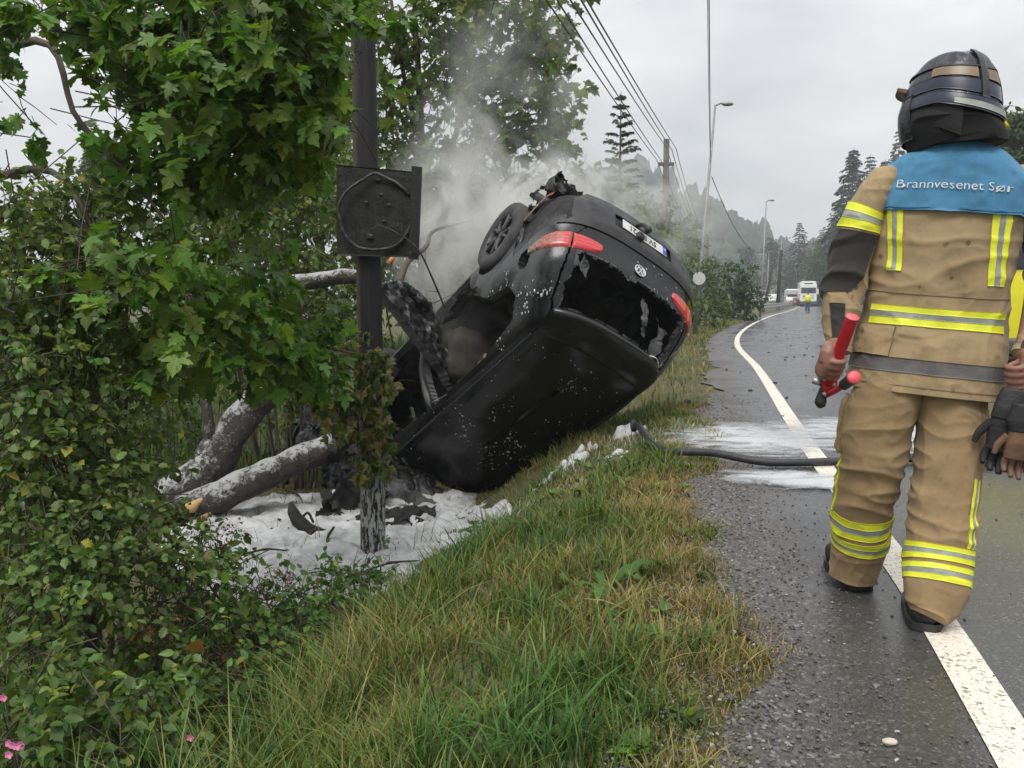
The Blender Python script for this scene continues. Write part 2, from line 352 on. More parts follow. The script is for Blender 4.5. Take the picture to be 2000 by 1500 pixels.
P[:, 2] = hgt(P[:, 0], P[:, 1]) - .06 + msk * (.085 + .05 * n1 + .045 * n2)
fh = mk('foam_heap', P, grid_faces(190, 170), M_FOAM); tag(fh, 'lumpy white foam caught in the grass under the tail of the car', 'foam', kind='stuff')
def m_roadfoam():
    t = NT('thin_foam_film'); u = t.n('UVMap').outputs[0]; v = t.coords('Object')
    sp = t.n('SeparateXYZ', {0: u}); ax = t.math('SUBTRACT', sp.outputs[0], .5); ay = t.math('SUBTRACT', sp.outputs[1], .5)
    r2 = t.math('ADD', t.math('MULTIPLY', ax, t.math('MULTIPLY', ax, 4.)), t.math('MULTIPLY', ay, t.math('MULTIPLY', ay, 4.)))
    mp = t.n('Mapping', {0: v, 'Scale': (1., 1.7, 1.)}).outputs[0]
    nn = t.math('ADD', t.math('MULTIPLY', t.noise(mp, 3.4, 7, .66, .9), 1.25), t.math('MULTIPLY', t.noise(v, 70, 5, .75), .62))
    a = t.math('SUBTRACT', nn, t.math('ADD', t.math('MULTIPLY', r2, .70), .52)); a = t.n('MapRange', {0: a, 1: .0, 2: .42, 3: 0., 4: .92}).outputs[0]
    b = t.bsdf(Base_Color=(.50, .51, .52), Roughness=.4, Normal=t.bump(t.noise(v, 60, 5), .3, .005))
    mx = t.n('MixShader', {0: a, 1: t.n('BsdfTransparent').outputs[0], 2: b.outputs[0]}); return t.done(mx)
M_RF = m_roadfoam()
def film(name, label, c, ax, ay, rz, z, n=14):
    u = np.linspace(-1, 1, n); U, Vv = np.meshgrid(u, u, indexing='ij'); P = np.stack([U.ravel() * ax, Vv.ravel() * ay, np.zeros(n * n)], 1) @ rotz(rz).T + [c[0], c[1], z]
    o = mk(name, P, grid_faces(n, n), M_RF, uv=np.stack([U.ravel() * .5 + .5, Vv.ravel() * .5 + .5], 1)); tag(o, label, 'foam', kind='stuff')
film('foam_film', 'thin white foam spread over the road edge by the hose', G(1480, 856), .95, 1.15, -.2, .009)
film('foam_film', 'pale foam streaks on the road behind the firefighter', G(1760, 850), 1.5, 1.3, -.1, .012)
film('foam_film', 'thin foam wash on the road below the hose', G(1560, 940), .6, .4, -.3, .015)
# ---------------------------------------------------------------- hose
def m_rub(name, c=(.018, .018, .02), rough=.45): return pm(name, c, tuple(x * 1.8 for x in c), 25, rough, rough + .2, bump=.15, bscale=80)
hp = [W(1236, 822, 7.15), W(1238, 838, 7.1), W(1246, 858, 6.9)] + [np.append(G(a, b, .03)[:2], 0) for a, b in ((1290, 877), (1390, 893), (1500, 903), (1640, 901), (1780, 896), (1900, 904), (2060, 905), (2300, 890))]
hp = np.array(hp)
for i in range(2, len(hp)): hp[i, 2] = max(hgt(hp[i, 0], hp[i, 1]) + .075, .03) if i < 5 else .031
hose = mk('fire_hose', *tube(crom(hp, 160), .026, 12), m_rub('hose_rubber')); tag(hose, 'black fire hose lying across the road into the grass', 'hose')
# ================================================================ burnt car, nose down in the ditch and roof towards the camera
CR = np.array([[-.58489175, .80600306, -.09088848], [.59914471, .35378986, -.7182328], [-.54674241, -.47454379, -.68984124]])
CT = np.array([.62094645, 8.58914003, 1.50408568])
car = thing('burnt_car', 'burnt-out black car standing nose down and upside down in the ditch', 'car')
car.matrix_world = Matrix([[*CR[i], CT[i]] for i in range(3)] + [[0, 0, 0, 1]])
def CLc(px, py, Y): return CR.T @ (W(px, py, Y) - CT)
def m_carpaint():
    t = NT('burnt_black_paint'); v = t.coords('Object')
    soot = t.ramp(t.noise(v, 2.2, 6, .62, .5), [(.42, 0.), (.68, 1.)]); sx = t.n('SeparateXYZ', {0: v})
    # the flank behind the door opening is scorched to grey
    fl = t.math('MULTIPLY', t.n('MapRange', {0: sx.outputs[1], 1: -.66, 2: -.82, 3: 0., 4: 1.}).outputs[0], soot)
    drop = t.vor(t.n('Mapping', {0: v, 'Scale': (1., 1., .55)}).outputs[0], 46.)
    wet = t.ramp(drop.outputs['Distance'], [(.16, 1.), (.24, 0.)])
    col = t.mix(fl, t.mix(soot, (.006, .0065, .007), (.013, .013, .0135)), (.075, .078, .078))
    rough = t.math('ADD', t.ramp(t.noise(v, 5, 5), [(.3, .12), (.7, .26)]), t.math('MULTIPLY', fl, .3))
    h = t.math('ADD', t.math('MULTIPLY', t.noise(v, 3., 4), 1.2), t.math('MULTIPLY', t.noise(v, 120, 4), .03))
    nb = t.bump(h, .10, .05); nb = t.bump(wet, .18, .003, nb)
    return t.done(t.bsdf(Base_Color=col, Roughness=rough, Specular_IOR_Level=.42, Normal=nb))
M_PAINT = m_carpaint()
M_SOOT = pm('soot_black', (.006, .006, .006), (.022, .021, .02), 9, .75, .95, bump=.5, bscale=30)
M_ASH = pm('ash_grey_metal', (.03, .031, .032), (.12, .12, .118), 5, .6, .8, bump=.25, bscale=40)
M_TRIM = pm('dull_black_plastic', (.012, .012, .013), (.028, .028, .03), 14, .45, .65, bump=.15, bscale=60)
LV = np.array([  # z, rear x, half width, front x
    (.20, -.80, .74, 3.30), (.33, -.99, .82, 3.46), (.55, -1.06, .86, 3.52), (.80, -1.065, .872, 3.48), (.87, -1.035, .872, 3.42), (.97, -1.005, .870, 3.28), (1.10, -.985, .862, 2.95),
    (1.22, -.945, .838, 2.72), (1.40, -.835, .775, 2.52), (1.55, -.715, .705, 2.34), (1.635, -.64, .64, 2.24), (1.680, -.56, .53, 2.12), (1.700, -.40, .36, 1.75), (1.708, -.10, .15, 1.5), (1.709, .10, .02, 1.2)])
def outline(z, xr, w, xf):
    th = np.linspace(0, np.pi / 2, 240); a, n = min(.46, w * .6), 2.7
    xs = xr + a * (1 - np.cos(th) ** (2 / n)); ys = w * np.sin(th) ** (2 / n)
    def rs(X, Y, k):
        L = np.concatenate([[0], np.cumsum(np.hypot(np.diff(X), np.diff(Y)))]); q = np.linspace(0, L[-1], k)
        return np.interp(q, L, X), np.interp(q, L, Y)
    rx, ry = rs(xs, ys, 112); af = min(float(np.interp(z, [.2, 1.1, 1.3, 1.7], [1., .9, .42, .30])), w * 1.2)
    fx_ = xf - af * (1 - np.sin(th) ** (2 / 2.3)); fy_ = w * np.cos(th) ** (2 / 2.3); gx_, gy_ = rs(fx_, fy_, 60)
    sx_ = np.linspace(xr + a, xf - af, 250)[1:-1]
    X = np.concatenate([rx, sx_, gx_]); Y = np.concatenate([ry, np.full(len(sx_), w), gy_])
    return np.concatenate([np.stack([X, -Y], 1), np.stack([X[::-1], Y[::-1]], 1)[1:-1]])
def car_shell():
    L = np.concatenate([[0], np.cumsum(np.linalg.norm(np.diff(LV[:, :3], axis=0), axis=1))]); NLV = 150
    lv = np.stack([np.interp(np.linspace(0, L[-1], 600), L, LV[:, k]) for k in range(4)], 1)
    ker = np.hanning(41); ker /= ker.sum()
    sm = np.stack([np.convolve(np.pad(lv[:, k], 20, 'edge'), ker, 'valid') for k in range(4)], 1); sm = sm[np.linspace(0, 599, NLV).astype(int)]
    rings = [outline(*r) for r in sm]; M = len(rings[0])
    V = np.concatenate([np.c_[r, np.full(M, sm[i, 0])] for i, r in enumerate(rings)]); F = grid_faces(NLV, M, True)
    return V, F, sm
SV, SF, SM = car_shell()
# crushed nose and dents
cr_ = np.clip((SV[:, 0] - 2.15) / 1.2, 0, 1)
SV = SV + np.stack([-cr_ * (.28 + .30 * nzs(SV, 2.2, 3, 1.)), cr_ * .14 * nzs(SV, 2.6, 3, 5.), cr_ * (.16 * nzs(SV, 3., 3, 8.))], 1)
_low = -.4 * np.clip((SV[:, 0] - .3) / 1.6, 0, 1) * np.clip((SV[:, 2] - 1.5) / .2, 0, 1)
SV[:, 2] -= _low * .05 * (1 + nzs(SV, 2.5, 2, 4.))
FC = SV[SF].mean(1); fx0, fy0, fz0 = FC.T
_fn = np.cross(SV[SF[:, 1]] - SV[SF[:, 0]], SV[SF[:, 3]] - SV[SF[:, 0]]); _fn /= np.linalg.norm(_fn, axis=1)[:, None] + 1e-9
_vn = np.zeros_like(SV)
for k in range(4): np.add.at(_vn, SF[:, k], _fn)
_vn /= np.linalg.norm(_vn, axis=1)[:, None] + 1e-9
if (_vn * (SV - [1., 0, .9])).sum() < 0: _vn = -_vn; SF = SF[:, ::-1]
def inpoly(x, y, poly):
    P = np.asarray(poly, float); r = np.zeros(len(x), bool); j = len(P) - 1
    for i in range(len(P)):
        c_ = ((P[i, 1] > y) != (P[j, 1] > y)) & (x < (P[j, 0] - P[i, 0]) * (y - P[i, 1]) / (P[j, 1] - P[i, 1] + 1e-12) + P[i, 0]); r ^= c_; j = i
    return r
jag = .03 * nzs(FC, 9., 3, 2.) + .022 * nzs(FC, 26., 2, 6.)
right = fy0 < 0; sidez = (np.abs(fy0) > .60) & (fx0 > -.72)
rearz = fx0 < -.40
hw = np.interp(fz0, [.85, .95, 1.1, 1.3, 1.5, 1.62], [.56, .64, .675, .665, .63, .56])
hatch = (fx0 < -.45) & (fz0 > .875) & (fz0 < 1.64) & (np.abs(fy0) < hw)
seam = (fx0 < -.45) & (fz0 > .86) & (fz0 < 1.64) & (np.abs(np.abs(fy0) - hw) < .009)
seam |= (fx0 < -.45) & (np.abs(fz0 - .872) < .008) & (np.abs(fy0) < .80)
rw = hatch & (fz0 > 1.155 + 1.0 * jag) & (fz0 < 1.555 + .3 * jag) & (np.abs(fy0) < np.interp(fz0, [1.15, 1.3, 1.56], [.60, .595, .545]) + 1.0 * jag)
archr = (np.hypot(fx0 - 0., fz0 - .36) < .385) & sidez; archf = (np.hypot(fx0 - 2.6, fz0 - .36) < .40) & sidez
fuel = (np.hypot((fx0 + .47) / .085, (fz0 - 1.06) / .10) < 1 + 1.5 * jag) & right & sidez
dr_r = [(.34, .86), (.10, 1.10), (-.24, 1.20), (-.30, 1.34), (-.18, 1.50), (.3, 1.585), (1.15, 1.60), (1.22, 1.0), (1.24, .43), (.56, .40), (.47, .62)]
dr_f = [(1.34, .43), (1.30, 1.0), (1.28, 1.60), (2.0, 1.56), (2.42, 1.24), (2.44, .50), (2.3, .42)]
opens = sidez & (inpoly(fx0, fz0, dr_r) | inpoly(fx0, fz0, dr_f))
leftwin = (fy0 > .5) & (fz0 > 1.18) & (fz0 < 1.54) & (fx0 > -.5) & (fx0 < 2.2) & (np.abs(fx0 - .3) > .04) & (np.abs(fx0 - 1.25) > .04)
opens &= right
wsh = (fx0 > 2.1) & (fz0 > 1.24) & (fz0 < 1.60) & (np.abs(fy0) < .62)
burnc = (fx0 < -.30) & (fx0 > -.93) & (fy0 < -.55) & (fz0 < .80 + 2.5 * jag) & (fz0 < .80 + .5 * (fx0 + .95))
hole = rw | archr | archf | fuel | opens | leftwin | wsh | seam | burnc
plate_niche = (fx0 < -.8) & (np.abs(fy0) < .33) & (np.abs(fz0 - .64) < .075)
bumper = (fx0 < -.28) & (fz0 < .872) & ~hole
def sub(mask, off=0.):
    f = SF[mask]; u, inv = np.unique(f, return_inverse=True); return SV[u] + _vn[u] * off, inv.reshape(f.shape)
def shell_part(name, mask, mat, parent=car, off=0.):
    V, F = sub(mask, off); return mk(name, V, F, mat, parent)
body = shell_part('body', ~hole & ~hatch & ~bumper, M_PAINT)
tailgate = shell_part('tailgate', hatch & ~hole, M_PAINT)
bump_o = shell_part('rear_bumper', bumper & ~plate_niche, M_TRIM)
shell_part('plate_recess', plate_niche, M_SOOT, bump_o, -.03)
# inner skin of the tailgate opening and bands round the openings give the sheet its thickness
def rim_of(mask, name, parent, depth=.05, mat=M_SOOT):
    f = SF[mask]; e = np.concatenate([f[:, [k, (k + 1) % 4]] for k in range(4)]); es = np.sort(e, 1)
    u, idx, cnt = np.unique(es, axis=0, return_index=True, return_counts=True); b = e[idx[cnt == 1]]
    vv, inv = np.unique(b, return_inverse=True); inv = inv.reshape(b.shape); A = SV[vv] + _vn[vv] * .002; B = SV[vv] - _vn[vv] * depth; k = len(vv)
    return mk(name, np.vstack([A, B]), np.stack([inv[:, 0], inv[:, 1], inv[:, 1] + k, inv[:, 0] + k], 1), mat, parent)
rim_of(rw, 'window_edge', tailgate, .03); rim_of(opens, 'door_frame', car, .07, M_ASH); rim_of(fuel, 'filler_neck', car, .10, M_SOOT); rim_of(wsh, 'windscreen_frame', car, .06, M_ASH); [rim_of(m_ & (np.sign(fy0) == s_), 'wheel_arch', car, .16, M_SOOT) for m_ in (archr, archf) for s_ in (-1, 1)]
# shards of toughened glass left along the rear window
_gm = hatch & (fz0 > 1.13) & (fz0 < 1.57) & ~rw & (np.abs(fy0) < np.interp(fz0, [1.15, 1.56], [.62, .56])) & ((fz0 < 1.20) | (fz0 > 1.52) | (np.abs(fy0) > .50))
M_BGLASS = pm('sooted_glass', (.012, .013, .015), (.045, .047, .05), 10, .12, .3, spec=.6)
_o = shell_part('rear_window', _gm & (nzs(FC, 14., 2, 9.) > -.25), M_BGLASS, tailgate, .005); _o['kind'] = 'stuff'
# inside of the shell: floor, inner liner
mb = MB(); gu = np.linspace(-.85, 2.9, 60); gv = np.linspace(-.74, .74, 30); GU, GV = np.meshgrid(gu, gv, indexing='ij')
P = np.stack([GU, GV, .30 + 0 * GU], -1).reshape(-1, 3); P[:, 2] += .03 * nzs(P, 5, 3, 2.) + .12 * (np.abs(P[:, 1]) < .12); mb.add(P, grid_faces(60, 30)); mb.build('floor_pan', M_ASH, car)
lin = shell_part('inner_liner', ~(rw | opens | fuel | leftwin | wsh | archr | archf | seam), M_SOOT, car, -.035)
V, Fp = prism([(-.62, .29), (2.9, .29), (2.9, .21), (-.55, .21)], -.62, .62); mk('underbody', V, Fp, M_SOOT, car, smooth=False)
# roof lining bars, seats
def rough_block(x0, x1, y0, y1, z0, z1, amp, seed, n=9):
    V, F = ICO; s_ = np.sign(V) * np.abs(V) ** .45; V2 = (s_ * .5 + .5) * [x1 - x0, y1 - y0, z1 - z0] + [x0, y0, z0]
    return V2 + (amp * nzs(V2, 6, 3, seed))[:, None] * V, F
M_SEAT = pm('charred_seat', (.012, .011, .010), (.05, .042, .033), 7, .85, .95, bump=.5, bscale=26)
M_BFOAM = pm('scorched_seat_foam', (.02, .015, .012), (.42, .27, .11), 7, .9, bump=.6, bscale=24, lo=.42, hi=.62)
for y0, y1, sd in ((-.68, -.06, 1), (.04, .68, 2)):
    st = mk('seat', *rough_block(.10, .62, y0, y1, .42, .62, .05, sd), M_SEAT, car); mk('backrest', *rough_block(-.12, .10, y0, y1, .5, 1.22, .05, sd + 3), M_SEAT, st); mk('headrest', *rough_block(-.14, .0, (y0 + y1) / 2 - .14, (y0 + y1) / 2 + .14, 1.24, 1.42, .03, sd + 7), M_SEAT, st)
for y0, y1, sd in ((-.64, -.12, 11), (.12, .64, 12)):
    st = mk('seat', *rough_block(1.25, 1.8, y0, y1, .42, .62, .05, sd), M_SEAT, car); mk('backrest', *rough_block(1.05, 1.25, y0, y1, .5, 1.20, .05, sd + 3), M_SEAT, st); mk('headrest', *rough_block(1.0, 1.12, (y0 + y1) / 2 - .13, (y0 + y1) / 2 + .13, 1.22, 1.42, .03, sd + 7), M_SEAT, st)
pd = mk('seat_foam', *rough_block(.40, .62, -.62, -.20, 1.38, 1.48, .05, 31), M_BFOAM, car); pd['label'] = 'scorched yellow seat foam hanging inside the door opening'
mk('roof_lining', *tube(crom([(.1, -.55, 1.57), (.5, -.45, 1.50), (.9, -.5, 1.55), (1.2, -.6, 1.56)], 24), [.02, .05, .04, .02], 8, lump=.5, lsc=14.), M_ASH, car)
mk('b_pillar', *tube(crom([(1.25, -.80, .42), (1.27, -.83, 1.0), (1.24, -.72, 1.45), (1.22, -.62, 1.60)], 20), .045, 8, lump=.2), M_ASH, car)
# open rear door, hinged at the middle pillar
DH = np.array([1.16, -.80, 0.]); DA = rad(62)   # opening angle
_dax = np.array([-math.cos(DA), -math.sin(DA), 0]); _dnn = np.array([math.sin(DA), -math.cos(DA), 0])
def door_pt(l, z, d=0.): return DH + _dax * l - _dnn * d + np.array([0, 0, z])
def door_lz(px, py):
    o = CR.T @ (np.array([0, 0, CAM_H]) - CT); d = CR.T @ ray(px, py); p = o + d * (((DH - o) @ _dnn) / (d @ _dnn)); return ((p - DH) @ _dax, p[2])
dpoly = np.array([door_lz(*p) for p in ((720, 562), (757, 553), (782, 557), (827, 597), (848, 641), (850, 680), (860, 703), (876, 745), (902, 786), (893, 796), (853, 730), (803, 664), (765, 615), (731, 574))])
dwin = np.array([door_lz(*p) for p in ((782, 575), (800, 585), (825, 612), (838, 650), (822, 640), (795, 605))])
def door_mesh():
    n_l, n_z = 90, 110; ls = np.linspace(dpoly[:, 0].min() - .02, dpoly[:, 0].max() + .02, n_l); zs = np.linspace(dpoly[:, 1].min() - .02, dpoly[:, 1].max() + .02, n_z); LG, ZG = np.meshgrid(ls, zs, indexing='ij')
    lf = (LG[:-1, :-1] + LG[1:, 1:]).ravel() / 2; zf_ = (ZG[:-1, :-1] + ZG[1:, 1:]).ravel() / 2; F = grid_faces(n_l, n_z)
    keep = inpoly(lf, zf_, dpoly)
    out = np.array([door_pt(l, z) for l, z in zip(LG.ravel(), ZG.ravel())]); inw = inpoly(LG.ravel(), ZG.ravel(), dwin)
    out = out + _dnn * (.010 * nzs(out, 7, 3, 3.))[:, None]
    th = .09 + .030 * nzs(out, 11, 3, 8.) - .07 * inw; inn = out - _dnn * th[:, None]
    return out, inn, F[keep], F[keep][:, ::-1]
o_, i_, fo, fi = door_mesh()
door = mk('door', o_, fo, M_PAINT, car); door['label'] = 'burnt rear door hanging open against the pole'
mk('inner_panel', i_, fi, pm('burnt_door_lining', (.010, .010, .011), (.34, .34, .33), 9, .6, .9, bump=.8, bscale=30, lo=.52, hi=.78), door)
f = fo; e = np.concatenate([f[:, [k, (k + 1) % 4]] for k in range(4)]); es = np.sort(e, 1); u, idx, cnt = np.unique(es, axis=0, return_index=True, return_counts=True); b = e[idx[cnt == 1]]
mk('door_edge', np.vstack([o_, i_]), np.stack([b[:, 0], b[:, 1], b[:, 1] + len(o_), b[:, 0] + len(o_)], 1), M_ASH, door)
for s_ in (-1, 1): mk('roof_rail', *tube(crom([(-.30, s_ * .60, 1.668), (0., s_ * .605, 1.690), (.8, s_ * .605, 1.698), (1.6, s_ * .60, 1.69), (1.95, s_ * .585, 1.668)], 40), [.008, .013, .013, .013, .008], 8), M_TRIM, car)
# spoiler over the rear window
ys = np.linspace(-.60, .60, 60); prof = np.array([(-.44, 1.688), (-.452, 1.712), (-.60, 1.712), (-.72, 1.672), (-.745, 1.640), (-.735, 1.605), (-.70, 1.565), (-.62, 1.57), (-.46, 1.66)])
pr = crom(np.vstack([prof, prof[:1]]), 28)[:-1]; P = []
for y in ys:
    e_ = (abs(y) / .60) ** 3; q = pr.copy(); q[:, 0] += .16 * e_; q[:, 1] -= .06 * e_; P.append(np.c_[q[:, 0], np.full(len(q), y), q[:, 1]])
P = np.array(P); V = P.reshape(-1, 3); nn_ = len(pr); m0 = len(V); V = np.vstack([V, P[0].mean(0), P[-1].mean(0)]); j = np.arange(nn_); j2 = (j + 1) % nn_
mk('spoiler', V, [grid_faces(60, nn_, True), np.vstack([np.stack([np.full(nn_, m0), j, j2], 1), np.stack([np.full(nn_, m0 + 1), 59 * nn_ + j2, 59 * nn_ + j], 1)])], M_PAINT, car)
# tail lights
def m_lamp():
    t = NT('red_lamp_lens'); v = t.coords('Object'); sx = t.n('SeparateXYZ', {0: v})
    a = t.n('MapRange', {0: t.math('ADD', sx.outputs[0], t.math('MULTIPLY', t.noise(v, 12, 5), .35)), 1: -.72, 2: -.48, 3: 0., 4: 1.}).outputs[0]
    b = t.math('MULTIPLY', a, t.n('MapRange', {0: sx.outputs[1], 1: 0., 2: -.1, 3: 0., 4: 1.}).outputs[0])
    scorch = t.ramp(t.noise(v, 45, 5, .75), [(.42, (.02, .014, .012)), (.6, (.34, .20, .12))])
    st_ = t.math('MULTIPLY', t.n('TexWave', {'Vector': v, 'Scale': 9., 'Distortion': 1.}, bands_direction='Z').outputs['Fac'], .6); col = t.mix(b, t.mix(st_, (.40, .008, .012), (.66, .05, .055)), scorch)
    return t.done(t.bsdf(Base_Color=col, Roughness=t.math('ADD', .16, t.math('MULTIPLY', b, .5)), Coat_Weight=.6, Coat_Roughness=.08, Emission_Color=(.0, 0, 0), Normal=t.bump(t.noise(v, 40, 3), t.math('MULTIPLY', b, .5), .006)))
M_LAMP = m_lamp()
def ring_at(z):
    k = [np.interp(z, SM[:, 0], SM[:, q]) for q in range(4)]; return outline(*k)
def lamp_patch(sgn, y0, y1, x1, off, nu=46, nv=14):
    """lens from |y| = y0 outwards, ending at |y| = y1 or, round the corner, at x = x1"""
    ref = ring_at(1.035); M_ = len(ref); half = M_ // 2 + 1; ry = np.abs(ref[:half, 1]); i0 = np.interp(y0, ry[:112], np.arange(112)); i1 = np.interp(y1, ry[:112], np.arange(112)) if x1 is None else float(np.argmin(np.abs(ref[:half, 0] - x1)))
    ks = np.linspace(i0, i1, nu); rows = []
    for k in ks:
        x_, y_ = np.interp(k, np.arange(half), ref[:half, 0]), np.interp(k, np.arange(half), ry); inner = y_ - .40 if x_ < -.74 else .47; wrap = np.clip((x_ + .80) / .30, 0, 1)
        hi = np.interp(inner, [0, .012, .05, .12, .3], [.0, .035, .060, .074, .085]) - .062 * wrap ** 1.3; lo_ = np.interp(inner, [0, .012, .05, .14, .3], [-.006, -.034, -.050, -.062, -.078]) + .062 * wrap
        row = []
        for t_ in np.linspace(0, 1, nv): z = 1.035 + lo_ + (hi - lo_) * t_; r_ = ring_at(z); row.append((np.interp(k, np.arange(half), r_[:half, 0]), np.interp(k, np.arange(half), np.abs(r_[:half, 1])), z))
        rows.append(row)
    P = np.array(rows); P[..., 1] *= sgn; du = np.gradient(P, axis=0); dv = np.gradient(P, axis=1); n_ = np.cross(du, dv); n_ /= np.linalg.norm(n_, axis=2)[..., None] + 1e-9; n_ *= np.sign((n_ * (P - np.array([.5, 0, 1.]))).sum(2))[..., None]
    e = np.minimum(1, np.minimum(np.arange(nv), np.arange(nv)[::-1]) / 2.)[None, :] * np.minimum(1, np.minimum(np.arange(nu), np.arange(nu)[::-1]) / 2.)[:, None]
    return (P + n_ * (off * (.15 + .85 * e))[..., None]).reshape(-1, 3), grid_faces(nu, nv)
for sgn, lab in ((-1, 'scorched red tail light on the side towards the pole'), (1, 'red tail light on the side towards the road')):
    o = mk('tail_light', *lamp_patch(sgn, .402, .662, None, .016), M_LAMP, car); o['label'] = 'inner half of ' + lab
    o = mk('tail_light', *lamp_patch(sgn, .676, None, -.52, .016), M_LAMP, car); o['label'] = 'outer half of ' + lab
rim_r = shell_part('reflector', (fy0 < -.5) & (fy0 > -.86) & (fx0 < -.35) & (fx0 > -.75) & (np.abs(fz0 - .40 - .2 * (fx0 + .6)) < .03), M_LAMP, bump_o, .02)
# number plate, emblem
def text_geo(s, size, extrude=.001, bold=0., align='CENTER'):
    cu = bpy.data.curves.new('t', 'FONT'); cu.body = s; cu.size = size; cu.extrude = extrude; cu.align_x = align; cu.align_y = 'CENTER'; cu.offset = bold; cu.resolution_u = 3
    o = bpy.data.objects.new('t', cu); C.objects.link(o); dg = bpy.context.evaluated_depsgraph_get(); me = bpy.data.meshes.new_from_object(o.evaluated_get(dg))
    bm = bmesh.new(); bm.from_mesh(me); bmesh.ops.triangulate(bm, faces=bm.faces[:]); bm.verts.index_update()
    V = np.array([v.co[:] for v in bm.verts]); F = np.array([[v.index for v in f.verts] for f in bm.faces]); bm.free()
    bpy.data.objects.remove(o); bpy.data.curves.remove(cu); bpy.data.meshes.remove(me); return V, F
def rear_face(V, x, y, z, tilt=0.):
    """drawing plane (x right as seen from behind, y up) onto the tail"""
    V = np.asarray(V); return np.stack([x - V[:, 2] + tilt * V[:, 1], y - V[:, 0], z + V[:, 1]], 1)
M_PLATE = pm('plate_white', (.46, .46, .45), (.60, .60, .58), 30, .35); M_INK = pm('plate_black', (.01, .01, .01), (.02, .02, .02), 30, .5); M_BLUE = pm('plate_blue', (.03, .05, .30), (.04, .06, .36), 30, .4)
PX = -1.062
V, Fp = boxg(-.26, .26, -.055, .055, 0, .006, .002); plate = mk('number_plate', rear_face(V, PX, 0, .655), Fp, M_PLATE, bump_o, smooth=False)
V, Fp = text_geo('SV 55721', .092, .0012, .0012); V = V * [.92, 1, 1]; mk('plate_lettering', rear_face(V + [.025, 0, .0074], PX, 0, .655), Fp, M_INK, plate if False else bump_o, smooth=False)
V, Fp = boxg(-.257, -.215, -.052, .052, .0062, .0075); mk('plate_blue_band', rear_face(V, PX, 0, .655), Fp, M_BLUE, bump_o, smooth=False)
V, Fp = text_geo('N', .035, .0005); mk('plate_band_letter', rear_face(V + [-.236, -.02, .0085], PX, 0, .655), Fp, M_PLATE, bump_o, smooth=False)
M_CHROME = pm('dulled_chrome', (.50, .51, .52), (.68, .68, .68), 20, .35, .5, metal=.6)
def bar2(p, q, w, z0, z1):
    p = np.array(p, float); q = np.array(q, float); d = (q - p) / np.linalg.norm(q - p); n_ = np.array([-d[1], d[0]]) * w / 2
    P = np.array([p + n_, p - n_, q - n_, q + n_]); V = np.vstack([np.c_[P, np.full(4, z0)], np.c_[P, np.full(4, z1)]])
    return V, np.array([[3, 2, 1, 0], [4, 5, 6, 7], [0, 1, 5, 4], [1, 2, 6, 5], [2, 3, 7, 6], [3, 0, 4, 7]])
mb = MB(); a = np.linspace(0, 2 * np.pi, 41); mb.add(*tube(np.c_[np.cos(a) * .056, np.sin(a) * .056, np.zeros(41)], .007, 6, False))
for p, q in (((-.026, .047), (0, .006)), ((.026, .047), (0, .006)), ((-.044, .022), (-.020, -.040)), ((-.020, -.040), (0, .000)), ((.020, -.040), (0, .0)), ((.044, .022), (.020, -.040))): mb.add(*bar2(p, q, .011, -.002, .006))
V = np.concatenate(mb.V); mb.V = [rear_face(V, -1.002, 0, 1.035, .05)]; mb.build('emblem', M_CHROME, tailgate, False)
a = np.linspace(0, 2 * np.pi, 40, endpoint=False); V = np.vstack([[0, 0, -.004], np.c_[np.cos(a) * .055, np.sin(a) * .055, np.full(40, -.004)]]); mk('emblem_disc', rear_face(V, -1.002, 0, 1.035, .05), np.stack([np.zeros(40, int), 1 + np.arange(40), 1 + (np.arange(40) + 1) % 40], 1), M_ASH, tailgate)
# tow bar
tb = np.array([CLc(1212, 470, 7.65), CLc(1228, 458, 7.60), CLc(1246, 441, 7.52), CLc(1258, 440, 7.46), CLc(1266, 449, 7.43)])
tow = mk('tow_bar', *tube(crom(tb, 30), .019, 10), M_TRIM, car); mk('tow_ball', *sphereg(tb[-1], (.034, .034, .034)), M_TRIM, tow); mk('tow_socket', *rough_block(*[v for k in range(3) for v in (CLc(1249, 464, 7.42)[k] - .04, CLc(1249, 464, 7.42)[k] + .04)], .008, 4), M_TRIM, tow)
